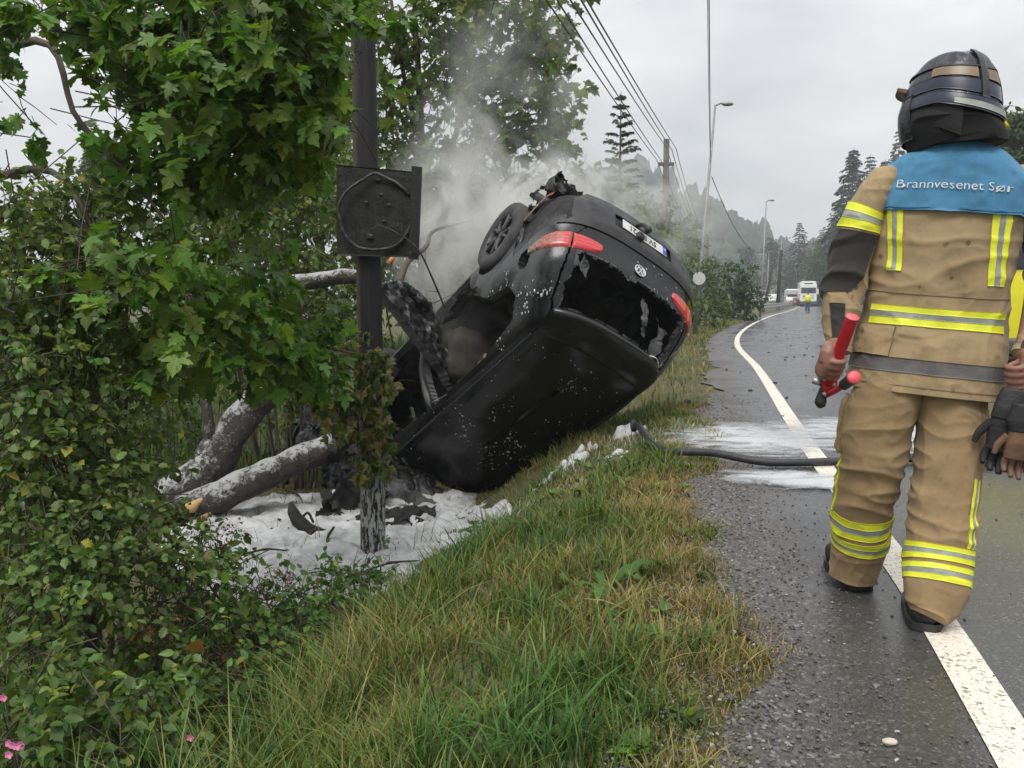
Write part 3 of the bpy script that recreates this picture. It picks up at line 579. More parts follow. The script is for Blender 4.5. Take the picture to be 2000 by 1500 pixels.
# wheels
def lathe_y(prof, n=48):
    """profile of (r, y) round the y axis"""
    prof = np.asarray(prof, float); a = np.linspace(0, 2 * np.pi, n, endpoint=False)
    V = np.stack([np.outer(prof[:, 0], np.cos(a)), np.repeat(prof[:, 1][:, None], n, 1), np.outer(prof[:, 0], np.sin(a))], -1).reshape(-1, 3); return V, grid_faces(len(prof), n, True)
M_TYRE = pm('scorched_tyre', (.018, .018, .019), (.055, .055, .055), 7, .7, .9, bump=.3, bscale=50); M_RIM = pm('scorched_rim', (.03, .03, .031), (.09, .09, .09), 9, .5, .7, metal=.3, bump=.2)
def wheel(c, rz=0., sc__=1.):
    R_ = rotz(rz) * sc__; tr = lambda V: V @ R_.T + c
    w = mk('wheel', tr(lathe_y([(.20, -.09), (.215, -.102), (.27, -.106), (.315, -.096), (.332, -.07), (.335, 0), (.332, .07), (.30, .10), (.21, .10)])[0]), lathe_y([(.20, -.09)] * 9)[1], M_TYRE, car)
    V, Fp = lathe_y([(.212, -.098), (.200, -.094), (.19, -.06), (.185, .05)]); mk('rim', tr(V), Fp, M_RIM, w)
    mb = MB(); 
    for k in range(5):
        for da in (-.14, .14):
            a = k * 2 * math.pi / 5 + da; a2 = k * 2 * math.pi / 5 + da * 1.7; P = np.array([(.05 * math.cos(a), -.075, .05 * math.sin(a)), (.12 * math.cos(a), -.085, .12 * math.sin(a)), (.195 * math.cos(a2), -.083, .195 * math.sin(a2))]); mb.add(*tube(crom(P, 6), [.024, .018, .016], 6))
    V, Fp = lathe_y([(0, -.085), (.03, -.085), (.06, -.075), (.065, -.04)], 24); mb.add(V, Fp); mb.V = [tr(v) for v in mb.V]; mb.build('spokes', M_RIM, w)
    V, Fp = lathe_y([(0, -.03), (.19, -.03), (.19, .0)], 32); mk('brake_disc', tr(V), Fp, M_SOOT, w)
wheel(np.array([-.02, -.80, .345]), 0., 1.10); wheel(np.array([-.01, .775, .355]), math.pi); wheel(np.array([2.55, -.74, .38]), .3); wheel(np.array([2.5, .74, .38]), math.pi - .3)
# melted plastics round the rear wheel
def rag(c, u, v, nu, nv, amp, seed, mat, name, parent=car, hole_=.0):
    U, Vv = np.meshgrid(np.linspace(-1, 1, nu), np.linspace(-1, 1, nv), indexing='ij'); P = np.asarray(c) + U.ravel()[:, None] * np.asarray(u) + Vv.ravel()[:, None] * np.asarray(v)
    q = np.stack([nzs(P, 5., 4, seed), nzs(P, 5., 4, seed + 20), nzs(P, 5., 4, seed + 40)], 1); P = P + amp * q; F = grid_faces(nu, nv)
    rr = np.maximum(np.abs(U), np.abs(Vv)).ravel()[F].mean(1); fc = P[F].mean(1); keep = (rr + .55 * nzs(fc, 7., 3, seed + 3) < .95)
    if hole_: keep &= nzs(fc, 10., 2, seed + 5) > -hole_
    return mk(name, P, F[keep], mat, parent)
M_MELT = pm('melted_plastic', (.006, .006, .006), (.03, .03, .03), 12, .35, .6, bump=.6, bscale=34)
rag((-.80, .22, 1.34), (.02, .05, .03), (.06, .03, .14), 16, 30, .05, 51, M_ASH, 'torn_lining', tailgate); rag((-.74, .46, 1.36), (.03, .07, .0), (.08, .0, .13), 20, 26, .06, 53, M_ASH, 'torn_lining', tailgate); rag((-.86, -.50, 1.22), (.02, .06, .04), (.03, .0, .07), 18, 20, .03, 55, M_BGLASS, 'glass_shard', tailgate); rag((-.55, -.68, .40), (.26, 0, .03), (0, .10, .24), 40, 36, .13, 2, M_MELT, 'melted_lining'); rag((-.62, -.60, .28), (.24, .06, 0), (0, .24, .06), 40, 36, .12, 7, M_MELT, 'melted_lining'); rag((-.40, -.78, .62), (.16, 0, .1), (0, .05, .14), 30, 30, .08, 13, M_MELT, 'melted_lining')
rag((.46, -.93, .92), (.20, .02, .07), (.02, -.07, .08), 30, 16, .05, 17, M_ASH, 'torn_quarter_panel')
# crumpled nose pieces
rag(CLc(640, 842, 9.35), CR.T @ np.array([.40, .1, -.06]), CR.T @ np.array([.05, .25, .26]), 44, 34, .20, 23, M_PAINT, 'bonnet'); rag(CLc(690, 900, 9.2), CR.T @ np.array([.30, .2, .0]), CR.T @ np.array([-.05, .1, .34]), 40, 34, .22, 29, M_SOOT, 'front_wing')
rag(CLc(668, 985, 7.6), CR.T @ np.array([.17, .1, .0]), CR.T @ np.array([.02, .08, .32]), 46, 50, .15, 33, M_SOOT, 'front_bumper'); rag(CLc(700, 930, 7.9), CR.T @ np.array([.26, .15, -.05]), CR.T @ np.array([-.03, .1, .26]), 46, 44, .16, 36, M_SOOT, 'radiator'); rag(CLc(800, 945, 8.35), CR.T @ np.array([.36, .10, -.22]), CR.T @ np.array([-.05, .2, .22]), 60, 44, .10, 37, M_MELT, 'cowl_panel')
rag(CLc(805, 970, 7.85), CR.T @ np.array([.36, .06, -.22]), CR.T @ np.array([.05, .03, .065]), 60, 20, .05, 41, M_ASH, 'windscreen_pillar'); rag(CLc(770, 1010, 7.35), CR.T @ np.array([.34, .05, -.01]), CR.T @ np.array([.03, .14, .05]), 50, 30, .09, 43, M_SOOT, 'inner_wing'); rag(CLc(625, 835, 8.7), CR.T @ np.array([.22, .05, .05]), CR.T @ np.array([.0, .2, .16]), 40, 30, .12, 45, M_PAINT, 'bonnet')
# foam flecks on roof and tail
def flecks(mask, n, lo, hi, seed, name, par, stretch=1.6):
    r = np.random.default_rng(seed); idx = np.where(mask)[0]; idx = r.choice(idx, n); mb = MB(); bm = bmesh.new(); bmesh.ops.create_icosphere(bm, subdivisions=1, radius=1.); V0 = np.array([v.co[:] for v in bm.verts]); F0 = np.array([[v.index for v in f.verts] for f in bm.faces]); bm.free()
    down = CR.T @ np.array([0, 0, -1.])
    for i in idx:
        c_ = FC[i] + (SV[SF[i][r.integers(4)]] - FC[i]) * r.random(); n_ = _vn[SF[i]].mean(0); n_ /= np.linalg.norm(n_); d = down - n_ * (down @ n_); d /= np.linalg.norm(d) + 1e-9; b_ = np.cross(n_, d)
        s_ = lo + (hi - lo) * r.random() ** 3.5; V = V0 * (1 + .35 * r.uniform(-1, 1, (len(V0), 1)))
        mb.add(c_ + (V[:, :1] * d * s_ * r.uniform(1., stretch) + V[:, 1:2] * b_ * s_ * r.uniform(.6, 1.2) + V[:, 2:] * n_ * min(s_ * .5, .006)), F0)
    o = mb.build(name, M_FOAM, par); o['kind'] = 'stuff'; return o
roofm = (fz0 > 1.62) & ~hole; _cl = nzs(FC, 3.2, 3, 12.)
flecks(roofm & (fx0 > -.3) & (_cl > .02), 330, .0016, .009, 1, 'foam_flecks', car); flecks(roofm & (fx0 > .7) & (_cl > .1), 120, .003, .016, 2, 'foam_flecks', car, 1.2)
flecks(right & sidez & ~hole & (fx0 < .1) & (fz0 > .9) & (_cl > 0.), 120, .002, .011, 3, 'foam_flecks', car, 2.2); flecks(hatch & ~hole & (fy0 > -.1), 110, .002, .008, 4, 'foam_flecks', car, 2.); flecks(hatch & ~hole & (fz0 > 1.5) & (fy0 > .1), 40, .004, .014, 5, 'foam_flecks', car, 2.)
def foam_line(pts, r, name='foam_line', par=car, n=60, seed=1):
    P = crom(pts, n); rr = r * (0.6 + .8 * np.abs(nzs(P, 12., 3, seed))); o = mk(name, *tube(P, rr, 7, lump=.5, lsc=30.), M_FOAM, par); o['kind'] = 'stuff'; return o
foam_line([door_pt(*door_lz(*p), .0) for p in ((735, 574), (770, 615), (803, 660), (853, 728), (893, 792))], .0035, par=door)
foam_line([(1.16, -.70, 1.585), (.9, -.66, 1.60), (.5, -.64, 1.61), (.2, -.66, 1.60), (-.1, -.70, 1.55)], .0028)
foam_line([(1.25, -.66, 1.60), (1.6, -.66, 1.59), (2.0, -.67, 1.54)], .0035, seed=4); foam_line([(1.27, -.86, .5), (1.27, -.86, .9), (1.25, -.80, 1.3), (1.22, -.69, 1.58)], .005, seed=9)
foam_line([(-.66, .30, 1.60), (-.70, .45, 1.58), (-.62, .56, 1.57)], .007, seed=6); 
# ================================================================ firefighter seen from behind
ff = thing('person', 'firefighter in tan turnout gear with blue shoulder panel, seen from behind', 'person', G(1735, 1195))
def loc_ff(o):
    o.parent = ff; o.matrix_parent_inverse = Matrix.Translation(-ff.location); return o
M_CLOTH = None
def m_cloth(name, a, b, dark, spot=1.):
    t = NT(name); v = t.coords('Object')
    col = t.mix(t.noise(v, 6, 5, .6), a, b)
    vo = t.vor(t.n('Mapping', {0: v, 'Scale': (1., 1., .8)}).outputs[0], 19.); q = t.math('ADD', vo.outputs['Distance'], t.math('MULTIPLY', t.noise(v, 60, 4), .32))
    sp_ = t.math('MULTIPLY', t.ramp(q, [(.285, 1.), (.345, 0.)]), t.ramp(t.noise(v, 3.2, 3), [(.45, 0.), (.56, .75 * spot)]))
    col = t.mix(sp_, col, dark); col = t.mix(t.math('MULTIPLY', t.ramp(t.noise(v, 2.2, 5, .65), [(.5, 0.), (.75, 1.)]), .35), col, dark)
    w = t.n('TexWave', {'Vector': v, 'Scale': 190., 'Distortion': .5}, bands_direction='Z').outputs['Fac']; w2 = t.n('TexWave', {'Vector': v, 'Scale': 190., 'Distortion': .5}, bands_direction='X').outputs['Fac']
    h = t.math('ADD', t.math('MULTIPLY', t.math('ADD', w, w2), .06), t.math('MULTIPLY', t.noise(v, 22, 5, .6), .5))
    rn = t.n('TexNoise', {'Vector': t.n('Mapping', {0: v, 'Scale': (1., 1., 1.5)}).outputs[0], 'Scale': 7., 'Detail': 3., 'Roughness': .5, 'Distortion': 1.2}, noise_type='RIDGED_MULTIFRACTAL').outputs['Fac']
    nb = t.bump(h, .32, .008); nb = t.bump(rn, .38, .018, nb)
    dirt = t.math('MULTIPLY', t.ramp(t.noise(v, 9, 6, .75), [(.48, 0.), (.72, 1.)]), .45); col = t.mix(dirt, col, dark)
    return t.done(t.bsdf(Base_Color=col, Roughness=.82, Specular_IOR_Level=.25, Sheen_Weight=.1, Normal=nb))
M_TAN = m_cloth('tan_aramid', (.305, .226, .124), (.375, .282, .158), (.105, .065, .03)); M_TAN2 = m_cloth('tan_trousers', (.255, .178, .090), (.31, .22, .115), (.10, .064, .032), .4)
M_BLUEC = m_cloth('blue_shoulder_cloth', (.040, .15, .27), (.085, .25, .40), (.012, .045, .085), 1.); M_PATCH = m_cloth('charcoal_sleeve_patch', (.030, .028, .026), (.045, .042, .038), (.02, .02, .02), .2)
M_HIVIS = pm('yellow_hivis', (.62, .66, .02), (.74, .75, .05), 18, .55, bump=.2, bscale=200); M_SILV = pm('silver_reflective', (.20, .22, .19), (.30, .32, .28), 22, .4, bump=.2, bscale=240); M_GREYB = pm('dirty_grey_band', (.085, .078, .078), (.125, .115, .112), 16, .6, bump=.25, bscale=150)
class Garm:
    """tube of cloth: sections (centre, side radius, depth radius); angle 0 = right, pi/2 = away from camera, 3pi/2 = towards camera"""
    def __init__(s, secs, nr, ns, side, expo=2.2, fold=None):
        Cn = crom([q[0] for q in secs], nr); A = np.stack([np.interp(np.linspace(0, len(secs) - 1, nr), range(len(secs)), [q[k] for q in secs]) for k in (1, 2)], 1)
        ker = np.hanning(max(5, nr // 14 | 1)); ker /= ker.sum(); p_ = len(ker) // 2; A = np.stack([np.convolve(np.pad(A[:, k], p_, 'edge'), ker, 'valid') for k in (0, 1)], 1)
        T = np.gradient(Cn, axis=0); T /= np.linalg.norm(T, axis=1)[:, None]; side = np.asarray(side, float)
        S = side - T * (T @ side)[:, None]; S /= np.linalg.norm(S, axis=1)[:, None]; D = np.cross(T, S); D *= np.sign(D[:, 1:2])
        th = np.linspace(0, 2 * np.pi, ns, endpoint=False); c, s_ = np.cos(th), np.sin(th); e = 2 / expo
        cx, sy = np.sign(c) * np.abs(c) ** e, np.sign(s_) * np.abs(s_) ** e
        P = Cn[:, None] + A[:, :1, None] * cx[None, :, None] * S[:, None] + A[:, 1:2, None] * sy[None, :, None] * D[:, None]
        Nn = c[None, :, None] * S[:, None] / A[:, :1, None] + s_[None, :, None] * D[:, None] / A[:, 1:2, None]; Nn /= np.linalg.norm(Nn, axis=2)[:, :, None]
        if fold is not None:
            d = np.array([[fold(P[i, j], i / (nr - 1), th[j]) for j in range(ns)] for i in range(nr)]); P = P + Nn * d[:, :, None]
        s.P, s.nr, s.ns, s.expo = P, nr, ns, expo
        du = np.gradient(P, axis=0); Pw = np.concatenate([P[:, -1:], P, P[:, :1]], 1); dv = np.gradient(Pw, axis=1)[:, 1:-1]; n2 = np.cross(dv, du); n2 /= np.linalg.norm(n2, axis=2)[:, :, None] + 1e-12
        if (n2 * Nn).sum() < 0: n2 = -n2
        s.N = n2
    def geo(s, cap=True):
        V = s.P.reshape(-1, 3); F = grid_faces(s.nr, s.ns, True); Ft = np.zeros((0, 3), int)
        if cap:
            m = len(V); V = np.vstack([V, s.P[0].mean(0), s.P[-1].mean(0)]); j = np.arange(s.ns); j2 = (j + 1) % s.ns; o = (s.nr - 1) * s.ns
            Ft = np.vstack([np.stack([np.full(s.ns, m), j2, j], 1), np.stack([np.full(s.ns, m + 1), o + j, o + j2], 1)])
        return V, [F, Ft]
    def ev(s, v, th, off=0.):
        v = np.clip(np.asarray(v, float), 0, 1) * (s.nr - 1); t = (np.asarray(th, float) / (2 * np.pi) % 1) * s.ns
        i = np.minimum(v.astype(int), s.nr - 2); fi_ = (v - i)[..., None]; j = t.astype(int) % s.ns; fj = (t - t.astype(int))[..., None]; j2 = (j + 1) % s.ns
        def bl(X): return (X[i, j] * (1 - fj) + X[i, j2] * fj) * (1 - fi_) + (X[i + 1, j] * (1 - fj) + X[i + 1, j2] * fj) * fi_
        return bl(s.P) + bl(s.N) * np.asarray(off)[..., None] if np.ndim(off) else bl(s.P) + bl(s.N) * off
    def patch(s, quad, nu=40, nv=40, off=.003, th_=.004, name='stripe', mat=None, parent=None, fray=0.):
        """quad = ((v,angle) at four corners: low-start, low-end, high-end, high-start)"""
        q = np.array(quad, float); a, b = np.meshgrid(np.linspace(0, 1, nu), np.linspace(0, 1, nv), indexing='ij')
        uv = ((1 - a) * (1 - b))[..., None] * q[0] + (a * (1 - b))[..., None] * q[1] + (a * b)[..., None] * q[2] + ((1 - a) * b)[..., None] * q[3]
        top = s.ev(uv[..., 0], uv[..., 1], off); bot = s.ev(uv[..., 0], uv[..., 1], off - th_)
        if fray: top = top + fray * nzs(top.reshape(-1, 3), 14, 2, 3.).reshape(nu, nv, 1) * s.ev(uv[..., 0], uv[..., 1], 1.).__sub__(s.ev(uv[..., 0], uv[..., 1], 0.))
        V = np.vstack([top.reshape(-1, 3), bot.reshape(-1, 3)]); F = grid_faces(nu, nv); m = nu * nv
        bd = [(k, k + 1) for k in range(nv - 1)] + [(k * nv + nv - 1, (k + 1) * nv + nv - 1) for k in range(nu - 1)] + [((nu - 1) * nv + k + 1, (nu - 1) * nv + k) for k in range(nv - 1)] + [((k + 1) * nv, k * nv) for k in range(nu - 1)]
        E_ = np.array([(x, y, y + m, x + m) for x, y in bd]); o = mk(name, V, [np.vstack([F, E_])], mat, parent); return o
    def ang(s, x, back=True):
        """angle on the camera side where the side offset is x (as a share of the half width)"""
        c = np.sign(x) * abs(x) ** (s.expo / 2); a = math.acos(max(-1, min(1, c))); return 2 * math.pi - a if back else a
def ridged(p, f, seed):
    w = mnoise.noise(Vector((p[0] * 3 + seed, p[1] * 3, p[2] * 3))) * .9; q = abs(mnoise.noise(Vector((p[0] * f[0] + seed + w, p[1] * f[1] + w, p[2] * f[2] + w))))
    return 1 - min(1., q * 2.6) ** .55 * 1.5
def fold_torso(p, v, th):
    return .006 * nz(p, 4., 2, 3.) + .0060 * ridged(p, (5, 4, 2.6), 2.) + .0035 * ridged(p, (12, 9, 7), 12.) + .0070 * ridged(p, (4, 4, 11), 5.) * max(0, 1 - abs(v - .36) / .25) + .006 * max(0, 1 - v / .10) * ridged(p, (17, 12, 3), 9.)
def fold_leg(p, v, th):
    return .005 * nz(p, 5., 2, 7.) + .0030 * ridged(p, (11, 11, 9), 15.) + .0085 * ridged(p, (3.5, 3.5, 10), 4.) * (.5 + .9 * max(0, 1 - abs(v - .45) / .22) + 1.0 * max(0, (v - .86) / .14)) - .006
def fold_arm(p, v, th):
    return .004 * nz(p, 6., 2, 5.) + .0030 * ridged(p, (12, 12, 9), 18.) + .0080 * ridged(p, (4.5, 4.5, 10), 8.) * (.5 + max(0, 1 - abs(v - .55) / .25)) - .006
# torso
t0, t1 = W(1800, 766, 2.90), W(1868, 286, 2.86); tu = (t1 - t0); TL = np.linalg.norm(tu); tu /= TL; tr_ = np.array([.90, -.43, 0]); tr_ = tr_ - tu * (tr_ @ tu); tr_ /= np.linalg.norm(tr_)
tsec = [(0., 0, .246, .178), (.06, 0, .243, .176), (.15, 0, .240, .172), (.28, 0, .226, .160), (.40, 0, .222, .155), (.55, .0, .230, .150), (.68, 0, .238, .142), (.755, 0, .235, .130), (.805, 0, .205, .115), (.845, 0, .150, .10), (.875, 0, .105, .09), (.90, 0, .085, .085)]
tf = np.cross(tu, tr_); tf *= np.sign(tf[1])
def tb_(b): return t0 + tu * (b * TL / .90) + tf * np.interp(b, [0, .3, .6, .8, .9], [0, .015, 0, .015, .03])
torso = Garm([(tb_(b), w_, d_) for b, _, w_, d_ in tsec], 210, 220, tr_, 2.5, fold_torso)
bs = np.array([q[0] for q in tsec]); 
_vb = np.interp(np.linspace(0, 1, 400), np.linspace(0, 1, len(bs)), bs)
def vb(b): return float(np.interp(b, _vb, np.linspace(0, 1, 400)))
# arms
def sec(px, py, Y, wpx, d): return (W(px, py, Y), wpx * Y / F_PX, d)
armL = Garm([sec(1768, 352, 2.90, 22, .045), sec(1730, 356, 2.90, 34, .066), sec(1699, 396, 2.90, 38, .078), sec(1679, 440, 2.91, 39, .080), sec(1662, 505, 2.92, 42, .080), sec(1650, 560, 2.93, 42, .078), sec(1642, 605, 2.92, 38, .072), sec(1640, 650, 2.90, 31, .060), sec(1637, 690, 2.88, 25, .050)], 170, 110, (.92, -.38, 0), 2.1, fold_arm)
armR = Garm([sec(1960, 352, 2.84, 22, .045), sec(2000, 358, 2.84, 34, .066), sec(2024, 400, 2.82, 42, .085), sec(2040, 450, 2.80, 40, .082), sec(2046, 510, 2.78, 42, .080), sec(2048, 560, 2.76, 42, .078), sec(2044, 610, 2.73, 40, .072), sec(2024, 660, 2.70, 34, .060), sec(2002, 700, 2.68, 28, .050)], 150, 110, (.87, -.5, 0), 2.1, fold_arm)
mb = MB(); mb.add(*torso.geo()); mb.add(*armL.geo()); mb.add(*armR.geo()); jacket = loc_ff(mb.build('jacket', M_TAN))
# stitched welts on the jacket
def st(o, lab=None):
    loc_ff(o); o.parent = jacket; o.matrix_parent_inverse = Matrix(); 
    if lab: o['label'] = lab
    return o
def triple(g, v0, v1, th0, th1, par_fn, n=60, vert=False, skew=0., f=(0, .36, .66, 1)):
    """yellow / silver / yellow retroreflective tape"""
    for k, (mat, nm, o_) in enumerate(((M_HIVIS, 'yellow_stripe', .0035), (M_SILV, 'silver_stripe', .0045), (M_HIVIS, 'yellow_stripe', .0035))):
        a, b = f[k], f[k + 1]
        if vert: q = ((v0, th0 + (th1 - th0) * a + skew), (v0, th0 + (th1 - th0) * b + skew), (v1, th0 + (th1 - th0) * b), (v1, th0 + (th1 - th0) * a)); o = g.patch(q, 14, n, o_, .005, nm, mat)
        else: q = ((v0 + (v1 - v0) * a, th0), (v0 + (v1 - v0) * a, th1), (v0 + (v1 - v0) * b, th1), (v0 + (v1 - v0) * b, th0)); o = g.patch(q, n, 8, o_, .005, nm, mat)
        par_fn(o)
A = torso.ang
triple(torso, vb(.243), vb(.325), A(-.86), A(.93), st, 90)
triple(torso, vb(.455), vb(.66), A(-.76), A(-.57), st, 60, True, .06, (0, .34, .64, 1)); triple(torso, vb(.42), vb(.655), A(.54), A(.78), st, 60, True, .10, (0, .34, .64, 1))
st(torso.patch(((vb(.075), math.pi + .02), (vb(.075), 2 * math.pi - .02), (vb(.128), 2 * math.pi - .02), (vb(.128), math.pi + .02)), 120, 10, .0035, .005, 'grey_hem_band', M_GREYB))
st(torso.patch(((vb(.375), math.pi + .1), (vb(.375), 2 * math.pi - .1), (vb(.378), 2 * math.pi - .1), (vb(.378), math.pi + .1)), 120, 4, .0035, .005, 'waist_seam', M_TAN)); st(torso.patch(((vb(.028), math.pi), (vb(.028), 2 * math.pi), (vb(.031), 2 * math.pi), (vb(.031), math.pi)), 120, 4, .003, .005, 'hem_seam', M_TAN))
st(torso.patch(((vb(.135), A(-.97)), (vb(.130), A(-.50)), (vb(.236), A(-.46)), (vb(.240), A(-.97))), 40, 30, .011, .012, 'pocket_flap', M_TAN, fray=.004))
yoke = st(torso.patch(((vb(.650), A(-.985)), (vb(.640), A(.995)), (vb(.885), A(.90)), (vb(.885), A(-.90))), 120, 70, .016, .012, 'shoulder_panel', M_BLUEC, fray=.006)); yoke['label'] = 'bright blue shoulder panel with grey lettering'
st(torso.patch(((vb(.658), A(-.975)), (vb(.648), A(.985)), (vb(.651), A(.985)), (vb(.661), A(-.975))), 120, 4, .0185, .004, 'panel_seam', M_BLUEC))
# lettering
V, Fp = text_geo('Brannvesenet Sor', .048, .0005, -.0004, 'LEFT'); M_LET = pm('grey_lettering', (.42, .45, .45), (.55, .57, .56), 40, .5)
_w0 = text_geo('Brannvesenet S', .048, .0005, -.0004, 'LEFT')[0][:, 0].max(); _w1 = text_geo('Brannvesenet So', .048, .0005, -.0004, 'LEFT')[0]; _om = _w1[:, 0] > _w0 + .001; _ob = _w1[_om]; _bv, _bf = bar2((_ob[:, 0].min() + .001, _ob[:, 1].min() - .002), (_ob[:, 0].max() - .001, _ob[:, 1].max() + .002), .0035, -.0006, .0006)
_tri = np.vstack([_bf[:, [0, 1, 2]], _bf[:, [0, 2, 3]]]); Fp = np.vstack([Fp, _tri + len(V)]); V = np.vstack([V, _bv])
wt = V[:, 0].max() - V[:, 0].min(); xn = (V[:, 0] - V[:, 0].min()) / wt; aa = np.array([A(-.66 + 1.36 * x) for x in xn]); bb = .728 - .006 * xn + V[:, 1] * .92
P = torso.ev(np.array([vb(b) for b in bb]), aa, .0215 + V[:, 2]); st(mk('lettering', P, Fp, M_LET, smooth=False))
# sleeve trims: hi-vis hoop above the elbow patch, dark cuff strap
for g, sg in ((armL, 1), (armR, -1)):
    triple(g, .285, .395, 0, 2 * math.pi, st, 90)
    st(g.patch(((.405, math.pi * .55), (.405, math.pi * 1.92), (.66, math.pi * 1.60), (.72, math.pi * .55)) if sg > 0 else ((.405, math.pi * 1.08), (.405, math.pi * 2.45), (.72, math.pi * 2.45), (.66, math.pi * 1.40)), 70, 60, .005, .006, 'elbow_patch', M_PATCH))
    st(g.patch(((.74, math.pi * 1.35), (.74, math.pi * 1.56), (.99, math.pi * 1.6), (.99, math.pi * 1.38)), 16, 40, .008, .008, 'cuff_strap', M_PATCH))
    st(g.patch(((.955, 0), (.955, 2 * math.pi), (.995, 2 * math.pi), (.995, 0)), 90, 6, .004, .006, 'cuff', M_TAN))
# trousers
legL = Garm([sec(1752, 715, 2.90, 62, .120), sec(1730, 780, 2.90, 70, .130), sec(1714, 830, 2.90, 68, .128), sec(1703, 900, 2.91, 63, .118), sec(1688, 980, 2.95, 59, .108), sec(1680, 1050, 3.01, 56, .105), sec(1670, 1100, 3.04, 50, .092), sec(1666, 1124, 3.05, 46, .085)], 190, 130, (.91, -.42, 0), 2.2, fold_leg)
legR = Garm([sec(1846, 715, 2.88, 66, .120), sec(1856, 790, 2.84, 70, .130), sec(1858, 850, 2.82, 67, .128), sec(1853, 920, 2.79, 65, .118), sec(1842, 1000, 2.76, 66, .110), sec(1833, 1080, 2.73, 68, .110), sec(1828, 1150, 2.69, 64, .105), sec(1819, 1190, 2.675, 52, .092), sec(1812, 1206, 2.67, 42, .080)], 190, 130, (.91, -.42, 0), 2.2, fold_leg)
mb = MB(); mb.add(*legL.geo()); mb.add(*legR.geo()); trs = loc_ff(mb.build('trousers', M_TAN2))
def stt(o): loc_ff(o); o.parent = trs; o.matrix_parent_inverse = Matrix(); return o
for g, va in ((legL, (.595, .655, .672, .740)), (legR, (.600, .657, .670, .727))):
    triple(g, va[1], va[0], 0, 2 * math.pi, stt, 90); triple(g, va[3], va[2], 0, 2 * math.pi, stt, 90)
triple(legL, .367, .592, math.pi * 1.0, math.pi * 1.13, stt, 60, True); triple(legR, .394, .598, math.pi * 1.74, math.pi * 1.85, stt, 60, True)
stt(legL.patch(((.17, math.pi * .90), (.17, math.pi * 1.14), (.40, math.pi * 1.14), (.40, math.pi * .90)), 20, 40, .014, .014, 'thigh_pocket', M_TAN2, fray=.004)); stt(legR.patch(((.12, math.pi * 1.75), (.12, math.pi * 1.755), (.50, math.pi * 1.74), (.50, math.pi * 1.735)), 5, 60, .003, .004, 'leg_seam', M_TAN2))
# boots
M_BOOT = pm('black_boot_leather', (.010, .010, .010), (.028, .027, .026), 18, .4, .65, bump=.3, bscale=50)
def boot(heel, yaw, lift=0.):
    d = np.array([math.sin(yaw), math.cos(yaw), 0]); sd = np.array([d[1], -d[0], 0]); up = np.array([0, 0, 1.])
    secs = [(-.045, .028, .022, .07), (-.03, .043, .035, .10), (.02, .050, .050, .12), (.08, .052, .052, .12), (.14, .054, .047, .105), (.20, .055, .040, .09), (.26, .046, .032, .075), (.30, .022, .018, .05)]
    L_ = [q[0] for q in secs]; mb = MB(); n = 30; rings = []
    for l in np.linspace(L_[0], L_[-1], 34):
        w_ = np.interp(l, L_, [q[1] for q in secs]); h = np.interp(l, L_, [q[3] for q in secs]); a = np.linspace(0, 2 * np.pi, n, endpoint=False)
        e = 2 / 2.8; x = w_ * np.sign(np.cos(a)) * np.abs(np.cos(a)) ** e; z = .022 + h * .5 + h * .5 * np.sign(np.sin(a)) * np.abs(np.sin(a)) ** e
        rings.append(heel + d * l + sd * x[:, None] + up * z[:, None])
    P = np.array(rings); V = P.reshape(-1, 3); V = V + (.003 * nzs(V, 18, 3, 4.))[:, None]; m = len(V); V = np.vstack([V, P[0].mean(0), P[-1].mean(0)]); j = np.arange(n); j2 = (j + 1) % n
    F = [grid_faces(34, n, True), np.vstack([np.stack([np.full(n, m), j2, j], 1), np.stack([np.full(n, m + 1), 33 * n + j, 33 * n + j2], 1)])]
    b = loc_ff(mk('boot', V, F, M_BOOT)); shaft = tube(crom([heel + d * .05 + up * .10, heel + d * .06 + up * .13, heel + d * .07 + up * .16], 12), [.045, .042, .035], 20); o = loc_ff(mk('boot_shaft', *shaft, M_BOOT)); o.parent = b; o.matrix_parent_inverse = Matrix()
    pts = [(-.05, .030), (-.03, .048), (.02, .056), (.10, .057), (.2, .060), (.26, .050), (.305, .024)]; S_ = [heel + d * l + sd * w_ for l, w_ in pts] + [heel + d * l - sd * w_ for l, w_ in pts[::-1]]
    S_ = crom(np.array(S_ + S_[:1]), 60)[:-1]; nn = len(S_); V = np.vstack([S_ + up * .002, S_ + up * .030, [S_.mean(0) + up * .002], [S_.mean(0) + up * .030]]); j = np.arange(nn); j2 = (j + 1) % nn
    o = loc_ff(mk('sole', V, [np.stack([j, j2, j2 + nn, j + nn], 1), np.vstack([np.stack([np.full(nn, 2 * nn), j2, j], 1), np.stack([np.full(nn, 2 * nn + 1), nn + j, nn + j2], 1)])], M_BOOT, smooth=False)); o.parent = b; o.matrix_parent_inverse = Matrix()
boot(G(1674, 1154) + [.02, .045, 0], rad(4)); boot(G(1806, 1236) + [.02, .045, 0], rad(22))
